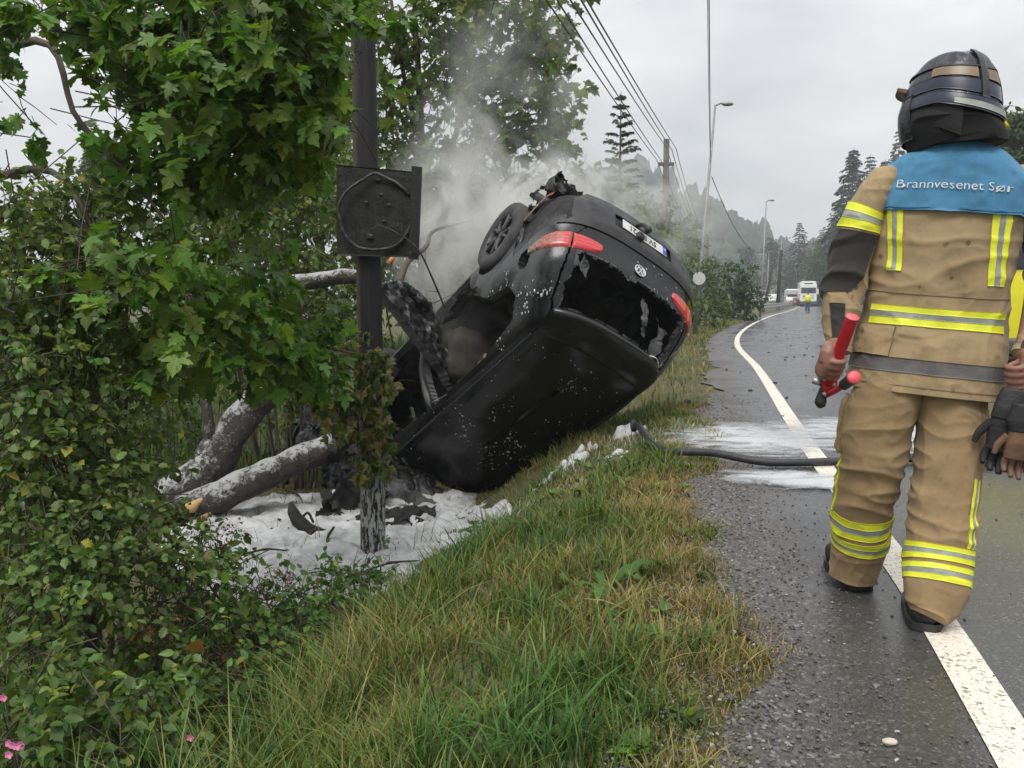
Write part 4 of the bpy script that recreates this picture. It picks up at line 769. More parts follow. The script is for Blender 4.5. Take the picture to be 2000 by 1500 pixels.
# bolt cutters held in the hand
bc = thing('bolt_cutters', 'red-handled bolt cutters held by the firefighter', 'bolt cutters', W(1618, 760, 2.86))
M_RED = pm('red_grip', (.36, .006, .012), (.46, .012, .02), 16, .4, .55, bump=.2, bscale=70); M_REDC = pm('worn_red_cap', (.72, .06, .09), (.80, .16, .18), 40, .55); M_STEEL = pm('grey_steel', (.22, .23, .23), (.36, .37, .37), 20, .35, .5, metal=.8); M_BLK = pm('black_steel', (.012, .012, .012), (.03, .03, .03), 20, .45)
def bcp(name, V, F, mat, par=None):
    o = mk(name, V, F, mat, bc); o.matrix_parent_inverse = Matrix.Translation(-bc.location); return o
h1 = np.array([W(1664, 622, 2.70), W(1648, 665, 2.74), W(1630, 712, 2.79), W(1618, 748, 2.85)]); h2 = np.array([W(1667, 738, 2.62), W(1648, 752, 2.70), W(1630, 764, 2.78), W(1614, 772, 2.86)])
bcp('handle', *tube(crom(h1, 40), [.0205, .0205, .019, .016], 18), M_RED); bcp('end_cap', *tube(np.array([h1[0] - (h1[1] - h1[0]) * .02, h1[0] - (h1[1] - h1[0]) * .09]), [.0225, .021], 20), M_REDC)
bcp('handle', *tube(crom(h2[:2], 12), [.0195, .0175], 18), M_BLK); bcp('end_cap', *tube(np.array([h2[0] + (h2[1] - h2[0]) * .06, h2[0] - (h2[1] - h2[0]) * .12]), [.0205, .0200], 20), M_REDC); bcp('arm', *tube(crom(h2[1:], 14), .0095, 10), M_RED)
bcp('pivot_block', *boxg(*[v for k in range(3) for v in (W(1620, 748, 2.86)[k] - (.022, .018, .030)[k], W(1620, 748, 2.86)[k] + (.022, .018, .030)[k])], .004), M_RED)
for q in ((1612, 742), (1628, 752), (1611, 770)): bcp('bolt', *sphereg(W(*q, 2.84), (.009, .009, .009)), M_STEEL)
bcp('jaw', *tube(crom([W(1611, 752, 2.87), W(1605, 772, 2.88), W(1603, 786, 2.88), W(1606, 795, 2.88)], 14), [.012, .016, .021, .012], 12), M_BLK)
for a_, b_ in (((1612, 752), (1588, 744)), ((1616, 742), (1600, 736))):
    P0, P1 = W(*a_, 2.88), W(*b_, 2.87); d_ = (P1 - P0) / np.linalg.norm(P1 - P0); n_ = np.array([-d_[2], 0, d_[0]]); Q = np.array([P0 + n_ * .010, P0 - n_ * .010, P1 - n_ * .012, P1 + n_ * .009]); V = np.vstack([Q + [0, .006, 0], Q - [0, .006, 0]]); bcp('blade', V, np.array([[3, 2, 1, 0], [4, 5, 6, 7], [0, 1, 5, 4], [1, 2, 6, 5], [2, 3, 7, 6], [3, 0, 4, 7]]), M_STEEL)
# body: one continuous skin surface under the clothes, hands closed on what they hold
def fist(axis_p, axis_d, palm_dir, wrist, r_h=.020, thumb=1):
    """pieces of a hand gripping a bar: four fingers curl round it, thumb closes over them"""
    pc = []; d = axis_d / np.linalg.norm(axis_d); u = palm_dir - d * (palm_dir @ d); u /= np.linalg.norm(u); w_ = np.cross(d, u) * thumb
    for i, (o_, rr, reach) in enumerate(((-.036, .0105, 3.5), (-.013, .011, 3.7), (.010, .0105, 3.6), (.031, .009, 3.3))):
        a = np.linspace(-.1, reach, 12); R_ = r_h + rr * .8; P = axis_p + d * o_ + R_ * (np.cos(a)[:, None] * u + np.sin(a)[:, None] * w_) + u * .006 * np.cos(a / 2)[:, None]
        pc.append(tube(P, [rr * 1.15, rr * 1.08, rr, rr * .8], 8))
    a = np.linspace(.3, -2.6, 10); P = axis_p - d * .045 + (r_h + .010) * (np.cos(a)[:, None] * u + np.sin(a)[:, None] * w_) - d * (np.linspace(0, .018, 10))[:, None] * -1; pc.append(tube(P, [.014, .013, .0115, .009], 8))
    V, F = ICO; B = np.stack([d * .046, u * .018, w_ * .030]); sgnv = np.sign(V) * np.abs(V) ** .7; pc.append((axis_p + u * (r_h + .016) + w_ * -.004 + sgnv @ B, F))
    pc.append(tube(crom([axis_p + u * (r_h + .014) - d * .02, axis_p + u * (r_h + .018) - d * .06 * .8 + (wrist - axis_p) * .25, wrist], 10), [.026, .027, .029], 12))
    return pc
pieces = []
hL = W(1628, 716, 2.795); pieces += fist(hL, h1[2] - h1[1], np.array([-.9, -.25, .1]), W(1638, 672, 2.88), .0195, -1)
gR = W(1985, 735, 2.66); pieces += fist(gR, np.array([.25, .2, -1.]), np.array([.9, -.5, .1]), W(2000, 690, 2.68), .017, 1)
wr = lambda p: W(*p)
for P, r_ in (([t1 + tu * .20, t1 + tu * .08, t1 - tu * .02, tb_(.74), tb_(.5), tb_(.25), tb_(.05)], [.06, .06, .062, .08, .115, .12, .12]), ([tb_(.70) - tr_ * .02, W(1735, 385, 2.90), W(1680, 445, 2.91), W(1650, 560, 2.93), W(1638, 676, 2.88)], [.05, .04, .045, .042, .028]),
              ([tb_(.70) + tr_ * .02, W(1990, 385, 2.84), W(2032, 450, 2.80), W(2030, 560, 2.76), W(2000, 692, 2.68)], [.05, .04, .045, .042, .028]),
              ([tb_(.08) - tr_ * .06, W(1728, 790, 2.93), W(1703, 900, 2.94), W(1680, 1050, 3.01), W(1672, 1112, 3.07)], [.09, .085, .065, .052, .04]), ([tb_(.08) + tr_ * .06, W(1857, 800, 2.84), W(1852, 920, 2.79), W(1832, 1090, 2.73), W(1815, 1190, 2.72)], [.09, .085, .065, .052, .04])):
    pieces.append(tube(crom(P, 40), r_, 18))
hc = t1 + tu * .155 + np.array([-.01, .03, 0]); HF = np.array([-.66, .75, -.05]); HF /= np.linalg.norm(HF); HU = np.array([.05, -.02, 1.]); HU = HU - HF * (HU @ HF); HU /= np.linalg.norm(HU); HS = np.cross(HF, HU)
V, F = ICO; pieces.append((hc + V @ np.stack([HF * .098, HS * .076, HU * .118]), F))
pieces.append((hc + HF * .093 - HU * .015 + V @ np.stack([HF * .022, HS * .013, HU * .022]), F)); pieces.append((hc + HF * .055 - HU * .085 + V @ np.stack([HF * .045, HS * .045, HU * .03]), F)); pieces.append((hc + HF * .075 - HU * .055 + V @ np.stack([HF * .022, HS * .026, HU * .009]), F))
for s_ in (-1, 1): pieces.append((hc + HS * s_ * .076 - HU * .01 + V @ np.stack([HF * .018, HS * .010, HU * .030]), F)); pieces.append((hc + HF * .080 + HS * s_ * .032 + HU * .008 + V @ np.stack([HF * .012, HS * .014, HU * .009]), F))
mb = MB()
for g_ in pieces: mb.add(*g_)
body0 = mb.build('body', None); md = body0.modifiers.new('r', 'REMESH'); md.mode = 'VOXEL'; md.voxel_size = .0045; md2 = body0.modifiers.new('s', 'SMOOTH'); md2.iterations = 4; md2.factor = .5
me = bpy.data.meshes.new_from_object(body0.evaluated_get(bpy.context.evaluated_depsgraph_get())); bpy.data.objects.remove(body0)
for p in me.polygons: p.use_smooth = True
t = NT('skin'); v = t.coords('Object'); M_SKIN = t.done(t.bsdf(Base_Color=t.ramp(t.noise(v, 14, 5, .6), [(.3, (.17, .078, .058)), (.55, (.27, .135, .10)), (.75, (.36, .20, .15))]), Roughness=.5, Subsurface_Weight=.12, Subsurface_Radius=(.02, .008, .004), Subsurface_Scale=.3, Normal=t.bump(t.noise(v, 120, 4), .25, .002)))
me.materials.clear(); me.materials.append(M_SKIN); body = bpy.data.objects.new('body', me); C.objects.link(body); loc_ff(body)
# neck cloth and helmet
M_NECK = pm('black_neck_cloth', (.0035, .0035, .004), (.010, .010, .011), 10, .75, .9, bump=.5, bscale=22)
def fold_neck(p, v, th): return .008 * nz(p, 7., 2, 3.) + .009 * ridged(p, (6, 6, 9), 1.)
ncs = [(W(1868, 286, 2.86), .145, .125), (W(1868, 272, 2.86), .150, .130), (W(1862, 250, 2.86), .148, .132), (W(1858, 225, 2.86), .142, .13), (W(1858, 205, 2.86), .13, .12)]
neck = loc_ff(mk('neck_flap', *Garm(ncs, 60, 120, tr_, 2.2, fold_neck).geo(), M_NECK))
helmet = thing('helmet', '', '')
for k in list(helmet.keys()): del helmet[k]
helmet.location = hc; loc_ff(helmet); 
def hp_(o): o.parent = helmet; o.matrix_parent_inverse = (Matrix.Translation(Vector(hc))).inverted(); return o
HC = W(1862, 216, 2.86)
HU2 = np.array([.06, .10, 1.]); HU2 = HU2 - HF * (HU2 @ HF) * .4; HU2 /= np.linalg.norm(HU2); HF2 = HF - HU2 * (HF @ HU2); HF2 /= np.linalg.norm(HF2); HS2 = np.cross(HF2, HU2)
def hel(az, e, off=0.):
    """helmet surface: azimuth 0 = front; e 0 at the rim to 1 at the crown"""
    az = np.asarray(az, float); e = np.asarray(e, float); el = e * np.pi / 2
    r = np.cos(el) ** .62; zz = np.sign(el) * np.abs(np.sin(el)) ** .95
    fl = .150 + .010 * np.cos(az) ; lx = fl * r * np.cos(az); ly = .127 * r * np.sin(az)
    rim = np.clip((.12 - e) / .12, 0, 1); k = 1 + .05 * rim
    crest = .010 * np.exp(-(ly / .022) ** 2) * np.clip((e - .25) * 3, 0, 1) + .007 * np.exp(-((np.abs(ly) - .075) / .012) ** 2) * np.clip((e - .42) * 5, 0, 1)
    h = .182 * zz - .030 * (1 - e) * (np.cos(az) > 0) * np.cos(az) * -1 * 0
    drop = -.045 * np.clip(-np.cos(az), 0, 1) * (1 - e) ** 2
    P = HC + (lx * k)[..., None] * HF2 + (ly * k)[..., None] * HS2 + (h + drop + crest)[..., None] * HU2
    ctr = HC + HU2 * .05; n = P - ctr; n /= np.linalg.norm(n, axis=-1)[..., None]; return P + n * np.asarray(off)[..., None] if np.ndim(off) else P + n * off
def hpatch(name, a0, a1, e0, e1, off, mat, nu=60, nv=20, thick=.006, closed=False):
    a, e = np.meshgrid(np.linspace(a0, a1, nu), np.linspace(e0, e1, nv), indexing='ij'); T_ = hel(a, e, off).reshape(-1, 3); B_ = hel(a, e, off - thick).reshape(-1, 3); m = nu * nv
    bd = [(k, k + 1) for k in range(nv - 1)] + [(k * nv + nv - 1, (k + 1) * nv + nv - 1) for k in range(nu - 1)] + [((nu - 1) * nv + k + 1, (nu - 1) * nv + k) for k in range(nv - 1)] + [((k + 1) * nv, k * nv) for k in range(nu - 1)]
    return hp_(mk(name, np.vstack([T_, B_]), np.vstack([grid_faces(nu, nv), np.array([(x, y, y + m, x + m) for x, y in bd])]), mat))
t = NT('wet_black_helmet'); v = t.coords('Object'); dr = t.ramp(t.noise(t.n('Mapping', {0: v, 'Scale': (1., 1., .18)}).outputs[0], 55, 4), [(.45, 0.), (.65, 1.)]); M_HEL = t.done(t.bsdf(Base_Color=t.mix(dr, (.010, .011, .014), (.035, .037, .042)), Roughness=t.math('ADD', .16, t.math('MULTIPLY', dr, .25)), Normal=t.bump(t.math('ADD', dr, t.noise(v, 90, 3)), .2, .002)))
M_NAVY = pm('navy_rim', (.012, .018, .034), (.02, .028, .05), 12, .18, .35); M_TANP = pm('bronze_reflective', (.155, .110, .062), (.20, .145, .085), 20, .4)
pi = math.pi
hpatch('shell', 0, 2 * pi, .02, 1., 0, M_HEL, 140, 60)
hpatch('lower_band', 0, 2 * pi, .13, .27, .004, M_NAVY, 140, 14); hpatch('rim', 0.6, 2 * pi - .6, -.02, .10, .007, M_NAVY, 120, 14); hpatch('rim_strip', 1.9, 2 * pi - 1.9, .00, .055, .0105, M_SILV, 90, 8, .004)
for a0, a1 in ((1.35, 2.45), (2.75, 3.55), (3.85, 4.9)): hpatch('reflective_panel', a0, a1, .29, .41, .004, M_TANP, 60, 14)
hpatch('brow_trim', 0, 2 * pi, .415, .435, .006, M_BLK, 120, 5)
for a0 in (2.60, 3.70): hpatch('rear_strap', a0 - .09, a0 + .09, .10, .80, .0085, M_HEL, 12, 50)
hpatch('side_knob', 1.05, 1.45, .14, .42, .012, M_BLK, 24, 24, .012); hpatch('visor', -1.0, 1.0, -.35, .14, .008, M_HEL, 60, 24); hpatch('brim', -.55, .55, .24, .29, .034, M_TANP, 40, 6, .036)
hpatch('ear_guard', .75, 2.1, -.30, .02, -.004, M_NECK, 40, 24, .008); hpatch('ear_guard', 2 * pi - 2.1, 2 * pi - .75, -.30, .02, -.004, M_NECK, 40, 24, .008)
tp0, tp1 = W(1935, 262, 2.80), W(1966, 240, 2.78); tor = hp_(mk('torch', *tube(crom([tp0, tp0 * .5 + tp1 * .5, tp1], 10), [.014, .0155, .018], 14), pm('yellow_torch', (.60, .46, .01), (.72, .58, .03), 20, .35)))
# hook hanging from the jacket
a = np.linspace(0, 2 * pi, 26); cc = W(1949, 690, 2.74); st(mk('carabiner', *tube(cc + np.c_[.010 * np.cos(a), .004 * np.sin(a), .036 * np.sin(a)], .0035, 7, False), pm('brass_hook', (.30, .19, .07), (.42, .29, .12), 20, .3, metal=.8))); st(mk('strap', *tube(crom([W(1943, 600, 2.76), W(1946, 640, 2.75), W(1948, 668, 2.74)], 10), .007, 6), M_BLK))
# gloves held in the other hand
M_GLB = pm('black_glove', (.009, .009, .010), (.024, .023, .023), 14, .6, .85, bump=.4, bscale=40); M_GLT = pm('brown_glove_leather', (.10, .052, .030), (.17, .092, .055), 9, .6, .8, bump=.4, bscale=40)
def glove(c, dn, sd, label, mats, seed, s_=1.):
    g = thing('work_glove', label, 'glove', tuple(c)); dn = dn / np.linalg.norm(dn); sd = sd - dn * (sd @ dn); sd /= np.linalg.norm(sd); nn = np.cross(dn, sd)
    def pt(a, b, d): return c + (dn * a + sd * b + nn * d) * s_
    def ad(nm, P, r, mat, n=14, fl=.55):
        V, F = tube(crom(P, 22), r, n, lump=.22, seed=seed, lsc=16.); cen = np.repeat(crom(P, 22), n, 0); cen = np.vstack([cen, P[0], P[-1]]); q = V - cen; V = cen + q - nn * (q @ nn)[:, None] * (1 - fl); o = mk(nm, V, F, mat, g); o.matrix_parent_inverse = Matrix.Translation(-g.location)
    ad('cuff', [pt(-.02, 0, 0), pt(.05, .0, .0), pt(.09, .0, 0)], [.05 * s_, .062 * s_, .055 * s_], mats[0]); ad('palm', [pt(.08, 0, 0), pt(.13, 0, .004), pt(.20, 0, .01)], [.050 * s_, .058 * s_, .050 * s_], mats[1])
    for k, (b, ln) in enumerate(((-.036, .075), (-.012, .09), (.013, .085), (.036, .065))): ad('finger', [pt(.19, b, .01), pt(.19 + ln * .6, b * 1.15, .018), pt(.19 + ln, b * 1.2, .0)], [.0145 * s_, .014 * s_, .009 * s_], mats[2], 10, .9)
    ad('thumb', [pt(.11, .05, 0), pt(.15, .075, .012), pt(.19, .082, .02)], [.018 * s_, .015 * s_, .010 * s_], mats[2], 10, .9)
glove(W(1984, 772, 2.64), np.array([-.22, 0, -1.]), np.array([-1, .3, 0]), 'black glove hanging from the firefighter right hand', (M_GLB, M_GLB, M_GLB), 3, .92); glove(W(2004, 800, 2.60), np.array([-.10, 0, -1.]), np.array([-1, .2, 0.]), 'brown leather glove hanging in front of the black one', (M_GLB, M_GLT, M_GLT), 8, .80)
# ================================================================ leaves and plants
def leaf_maple(k=0, toothed=True):
    """lobed maple leaf in the xy plane, stalk at the origin, tip towards +y, about 1 long"""
    r = np.random.default_rng(100 + k)
    half = [(.02, .0), (.17, -.03), (.30, -.10), (.34, .02), (.45, .05), (.40, .14), (.30, .20), (.46, .24), (.62, .42), (.50, .42), (.46, .52), (.36, .47), (.25, .44), (.27, .60), (.24, .70), (.14, .74), (.08, .88), (.0, 1.0)]
    H = np.array(half); H = H * (1 + .06 * r.uniform(-1, 1, H.shape)); H[0] = (.02, 0); H[-1] = (0, 1.)
    O = np.vstack([H, (H * [-1, 1])[-2::-1]]); C0 = np.array([[0, .18], [0, .45]])
    V2 = np.vstack([O, C0]); n = len(O); c0, c1 = n, n + 1; F = []
    for i in range(n - 1):
        ym = (O[i, 1] + O[i + 1, 1]) / 2; F.append((c1 if (ym > .42) else c0, i, i + 1))
    F.append((c0, n - 1, 0))
    a = min(i for i in range(n - 1) if (O[i, 1] + O[i + 1, 1]) / 2 > .42); b = max(i for i in range(n - 1) if (O[i, 1] + O[i + 1, 1]) / 2 > .42)
    F.append((c0, a, c1)); F.append((c0, c1, b + 1))
    z = -.30 * V2[:, 1] ** 2 * r.uniform(.3, 1.1) + .22 * np.abs(V2[:, 0]) * r.uniform(-.2, 1.) - .35 * V2[:, 0] ** 2 * r.uniform(0, 1.2)
    return np.c_[V2, z], np.array(F), V2
def leaf_small(k=0):
    r = np.random.default_rng(200 + k); H = np.array([(.0, 0), (.16, .10), (.30, .22), (.26, .34), (.38, .52), (.28, .58), (.24, .74), (.13, .80), (0, 1.)]) * (1 + .07 * r.uniform(-1, 1, (9, 2))); H[0] = 0; H[-1, 0] = 0
    O = np.vstack([H, (H * [-1, 1])[-2:0:-1]]); V2 = np.vstack([O, [[0, .45]]]); n = len(O); F = np.array([(n, i, (i + 1) % n) for i in range(n)])
    z = -.3 * V2[:, 1] ** 2 * r.uniform(.2, 1) + .35 * np.abs(V2[:, 0]) * r.uniform(.2, 1); return np.c_[V2, z], F, V2
def leaf_oval(k=0):
    r = np.random.default_rng(300 + k); H = np.array([(.0, 0), (.20, .18), (.27, .40), (.18, .70), (0, 1.)]); O = np.vstack([H, (H * [-1, 1])[-2:0:-1]]); V2 = np.vstack([O, [[0, .4]]]); n = len(O); F = np.array([(n, i, (i + 1) % n) for i in range(n)])
    z = -.4 * V2[:, 1] ** 2 * r.uniform(.2, 1) + .3 * np.abs(V2[:, 0]); return np.c_[V2, z], F, V2
def leaf_simple(k=0):
    V2 = np.array([(0, 0), (.30, .35), (.16, .75), (0, 1.), (-.18, .72), (-.28, .38)]); return np.c_[V2, np.array([0, -.05, -.15, -.35, -.15, -.05])], np.array([(0, 1, 2), (0, 2, 3), (0, 3, 4), (0, 4, 5)]), V2
LM = [leaf_maple(k) for k in range(6)]; LS = [leaf_small(k) for k in range(5)]; LO = [leaf_oval(k) for k in range(4)]; LQ = [leaf_simple()]
def m_leaf(name, veins=False, trans=.38, rough=.42, vary=.35, spec=.32):
    t = NT(name); a = t.n('VertexColor', layer_name='Col').outputs[0]; v = t.coords('Object'); k = t.math('ADD', 1 - vary, t.math('MULTIPLY', t.noise(v, 14, 3), 2 * vary)); sc_ = t.n('VectorMath', {0: a}, operation='SCALE'); t.set(sc_.inputs['Scale'], k); col = sc_.outputs[0]; nrm = None
    if veins:
        u = t.n('UVMap').outputs[0]; p = t.n('VectorMath', {0: u, 1: (0, .04, 0)}, operation='SUBTRACT').outputs[0]; s_ = t.n('SeparateXYZ', {0: p}); ax = t.math('ABSOLUTE', s_.outputs[0]); y = s_.outputs[1]; best = None
        for dx, dy in ((0., 1.), (.80, .60), (.985, -.05)):
            cr = t.math('ABSOLUTE', t.math('SUBTRACT', t.math('MULTIPLY', ax, dy), t.math('MULTIPLY', y, dx))); dt = t.math('ADD', t.math('MULTIPLY', ax, dx), t.math('MULTIPLY', y, dy)); d = t.math('ADD', cr, t.math('MULTIPLY', t.math('LESS_THAN', dt, 0.), 1.)); best = d if best is None else t.math('MINIMUM', best, d)
        f = t.ramp(best, [(.006, 1.), (.022, 0.)]); col = t.mix(t.math('MULTIPLY', f, .5), col, t.n('VectorMath', {0: col, 1: (2.0, 1.8, 2.0)}, operation='MULTIPLY').outputs[0])
        nrm = t.bump(t.math('ADD', t.math('MULTIPLY', best, 2.), t.noise(v, 30, 3)), .25, .006)
    kw = dict(Base_Color=col, Roughness=rough, Specular_IOR_Level=spec)
    if nrm is not None: kw['Normal'] = nrm
    b = t.bsdf(**kw); tr = t.n('BsdfTranslucent', {0: t.n('VectorMath', {0: col, 1: (1.25, 1.35, .55)}, operation='MULTIPLY').outputs[0]}); return t.done(t.n('MixShader', {0: trans, 1: b.outputs[0], 2: tr.outputs[0]}))
M_LEAFV = m_leaf('maple_leaf', True); M_LEAF = m_leaf('green_leaf'); M_BLADE = m_leaf('grass_blade', trans=.25, rough=.5, vary=.15)
M_BARK = pm('brown_bark', (.035, .028, .020), (.10, .082, .062), 12, .85, bump=.8, bscale=22, stretch=(1, 1, .3)); M_TWIG = pm('twig', (.03, .024, .016), (.075, .06, .04), 20, .8)
def inst(protos, pos, X, Y, Z, size, col, pick=None, rng=RNG):
    """many leaves as arrays: base position, axes, size, colour"""
    n = len(pos); pick = rng.integers(0, len(protos), n) if pick is None else pick; Vs, Fs, Cs, Us = [], [], [], []; o = 0
    for k, (pv, pf, pu) in enumerate(protos):
        i = np.where(pick == k)[0]
        if not len(i): continue
        q = pv[None] * np.asarray(size)[i][:, None, None]; V = pos[i][:, None] + q[..., :1] * X[i][:, None] + q[..., 1:2] * Y[i][:, None] + q[..., 2:] * Z[i][:, None]
        Vs.append(V.reshape(-1, 3)); Fs.append((pf[None] + (np.arange(len(i)) * len(pv))[:, None, None]).reshape(-1, 3) + o); o += len(i) * len(pv); Cs.append(np.repeat(col[i], len(pv), 0)); Us.append(np.tile(pu, (len(i), 1)))
    return np.concatenate(Vs), np.concatenate(Fs), np.concatenate(Cs), np.concatenate(Us)
def norm(v): return v / (np.linalg.norm(v, axis=-1, keepdims=True) + 1e-9)
def leaf_axes(n, rng, droop=.6, out=None, spread=.9, face=None):
    """tip direction Y (drooping), blade normal Z"""
    d = norm(rng.normal(0, 1, (n, 3)) * spread + (0 if out is None else out) + np.array([0, 0, -droop])); up = norm(rng.normal(0, .45, (n, 3)) + np.array([0, 0, 1.]) + (0 if face is None else face)); X = norm(np.cross(d, up)); Z = np.cross(X, d); return X, d, Z
def greens(n, rng, base, var=.25, yel=.1):
    b = np.asarray(base, float); c = b * np.exp(rng.normal(0, var, (n, 1))); c = c * (1 + rng.normal(0, .10, (n, 3)) * [1, .6, .8]); m = rng.random(n) < yel; c[m] = c[m] * [1.9, 1.35, .8]; return np.clip(c, .002, .6)
def blob_pts(rng, c, r, n, shell=.35):
    d = norm(rng.normal(0, 1, (n, 3))); q = rng.random((n, 1)) ** shell; return np.asarray(c) + d * q * np.asarray(r)
def spray_leaves(rng, starts, dirs, length, per, twig_r=.003):
    """twigs with leaves along them: leaf bases, outward vectors, twig geometry"""
    pos, out, tw = [], [], MB()
    for s_, d in zip(starts, dirs):
        L_ = length * rng.uniform(.6, 1.3); e = s_ + d * L_ + np.array([0, 0, -.18 * L_]); m = (s_ + e) / 2 + rng.normal(0, .06 * L_, 3) + np.array([0, 0, .06 * L_]); P = crom([s_, m, e], 6); tw.add(*tube(P, [twig_r, twig_r * .8, twig_r * .5], 4, False))
        k = rng.random(per) ** .7; q = P[np.minimum((k * 5).astype(int), 4)] + (P[np.minimum((k * 5).astype(int) + 1, 5)] - P[np.minimum((k * 5).astype(int), 4)]) * ((k * 5) % 1)[:, None]; sd = norm(np.cross(d, rng.normal(0, 1, (per, 3)))); pos.append(q + sd * length * .06); out.append(sd * .8 + d * .6)
    return np.concatenate(pos), np.concatenate(out), tw
def pxblob(px, py, Y, rx, ry, rd): return W(px, py, Y), np.array([rx * Y / F_PX, rd, ry * Y / F_PX])
def foliage(rng, blobs, protos, size, base, name, mat, parent, per=9, length=.35, droop=.6, density=1., yel=.1, var=.28, twig_mat=None, keep=None, face=None, shell=.45):
    """blobs: (px, py, Y, rx px, ry px, depth radius, number of sprays)"""
    S, D = [], []
    for px, py, Y, rx, ry, rd, n in blobs:
        c, r = pxblob(px, py, Y, rx, ry, rd); p = blob_pts(rng, c, r, max(2, int(n * density)), shell); S.append(p); D.append(norm(norm(p - c) * .7 + rng.normal(0, .6, p.shape) + [0, 0, -.15]))
    S = np.concatenate(S); D = np.concatenate(D); pos, out, tw = spray_leaves(rng, S, D, length, per)
    if keep is not None: k = keep(pos); pos, out = pos[k], out[k]
    n = len(pos); X, Yv, Z = leaf_axes(n, rng, droop, out, .5, face); sz = size * rng.uniform(.40, 1.2, n); col = greens(n, rng, base, var, yel)
    o = None
    if name: V, F, Cc, U = inst(protos, pos, X, Yv, Z, sz, col, rng=rng); o = mk(name, V, F, mat, parent, Cc, U); o['kind'] = 'stuff'
    if twig_mat is not None: t_ = tw.build('twigs', twig_mat, parent); t_['kind'] = 'stuff'
    return o, (pos, X, Yv, Z, sz, col), S
def limb(P, r, mat, name, parent, n=10, lump=.18, seed=0, k=24): return mk(name, *tube(crom(P, k), r, n, lump=lump, seed=seed, lsc=5.), mat, parent)
def single_leaves(tag_, data, protos, n, mat, parent, rng):
    """the leaves that show largest become objects sharing a few meshes"""
    pos, X, Y, Z, sz, col = data; d = np.linalg.norm(pos - [0, 0, CAM_H], axis=1); px = 1000 + F_PX * pos[:, 0] / pos[:, 1]; vis = (pos[:, 1] > .5) & (px > -50) & (px < 1990); order = np.argsort(np.where(vis, d / sz, 1e9))[:n]; ms = []
    for k, (pv, pf, pu) in enumerate(protos):
        for q in range(3):
            c0 = np.asarray(col[order]).mean(0) * (.6, 1., 1.3)[q] * ((1., 1., 1.), (1.15, 1., .9), (1.3, 1.08, .9))[(k + q) % 3]; o = mk('leaf', pv, pf, mat, None, np.tile(c0, (len(pv), 1)), pu); ms.append(o.data); bpy.data.objects.remove(o)
    for j, i in enumerate(order):
        o = bpy.data.objects.new('leaf', ms[rng.integers(len(ms))]); C.objects.link(o); o.parent = parent; M = np.eye(4); M[:3, 0] = X[i] * sz[i]; M[:3, 1] = Y[i] * sz[i]; M[:3, 2] = Z[i] * sz[i]; M[:3, 3] = pos[i] - np.array(parent.location); o.matrix_basis = Matrix(M.tolist())
    m = np.ones(len(pos), bool); m[order] = False; return tuple(q[m] for q in data)
def put(o, t): o.parent = t; o.matrix_parent_inverse = Matrix.Translation(-Vector(t.location)); return o
# ---------------------------------------------------------------- maple overhanging the ditch
r5 = np.random.default_rng(51)
mt = thing('maple_tree', 'large-leaved maple overhanging the top left of the ditch', 'tree', (-4.6, 6.2, float(hgt(-4.6, 6.2))))
def mput(o): return put(o, mt)
mput(limb([(-4.6, 6.2, -.9), (-4.5, 6.0, 1.), (-4.3, 5.7, 2.6), (-4.0, 5.4, 4.5)], [.20, .16, .13, .09], M_BARK, 'trunk', None, 14))
for P, r_ in (([(-4.4, 5.8, 2.2), W(60, 80, 5.2), W(150, 230, 4.8), W(260, 350, 4.6), W(330, 440, 4.5)], [.05, .022, .016, .012, .006]), ([(-4.3, 5.7, 2.6), W(200, -80, 5.0), W(420, 60, 4.6), W(600, 170, 4.5)], [.05, .03, .02, .008]), ([(-4.2, 5.6, 3.2), W(400, -150, 5.2), W(640, -20, 5.0), W(730, 60, 4.9)], [.05, .03, .02, .008]), ([(-4.5, 5.9, 1.2), W(100, 560, 5.0), W(330, 600, 4.8), W(560, 660, 5.0), W(690, 690, 5.2)], [.05, .03, .02, .014, .007]), ([(-4.5, 5.9, 1.5), W(60, 330, 4.6), W(200, 470, 4.3), W(320, 560, 4.2)], [.04, .02, .015, .006])): mput(limb(P, r_, M_BARK, 'branch', None, 8))
mblobs = [(60, 10, 4.6, 110, 30, .4, 16), (230, 25, 4.6, 100, 40, .4, 26), (400, 60, 4.4, 130, 110, .6, 60), (560, 60, 4.5, 120, 90, .6, 55), (480, 160, 4.2, 120, 80, .5, 50), (610, 150, 4.5, 90, 90, .5, 44), (360, 190, 4.6, 100, 70, .5, 34), (560, 250, 4.6, 110, 60, .5, 34), (680, 30, 4.8, 70, 40, .4, 18), (640, 230, 5.0, 60, 60, .4, 16),
          (20, 200, 4.4, 24, 40, .2, 4), (110, 235, 4.8, 30, 25, .2, 2), (330, 300, 5.0, 90, 60, .5, 22), (430, 290, 5.0, 90, 60, .5, 22),
          (240, 540, 3.9, 70, 40, .3, 10), (330, 570, 4.2, 100, 60, .4, 20), (440, 560, 4.5, 80, 60, .4, 16), (430, 650, 4.6, 120, 70, .4, 26), (560, 660, 5.0, 90, 70, .35, 26), (630, 720, 5.3, 70, 60, .3, 22)]
_, md_, S_ = foliage(r5, mblobs, LM, .106, (.088, .172, .026), None, None, mt, 13, .34, .75, 1., .05, twig_mat=None, face=np.array([0, -.25, 0]))
_pp = md_[0]; _px = 1000 + F_PX * _pp[:, 0] / (_pp[:, 1] * _c - (_pp[:, 2] - CAM_H) * _s); _py = 750 - F_PX * (_pp[:, 1] * _s + (_pp[:, 2] - CAM_H) * _c) / (_pp[:, 1] * _c - (_pp[:, 2] - CAM_H) * _s)
_k = ~((_px > 672) & (_py > 60)) & ~((_py > 770) & (_px > 200)) & ~((_px > 640) & (_py > 280) & (_py < 560)); md_ = tuple(q[_k] for q in md_)
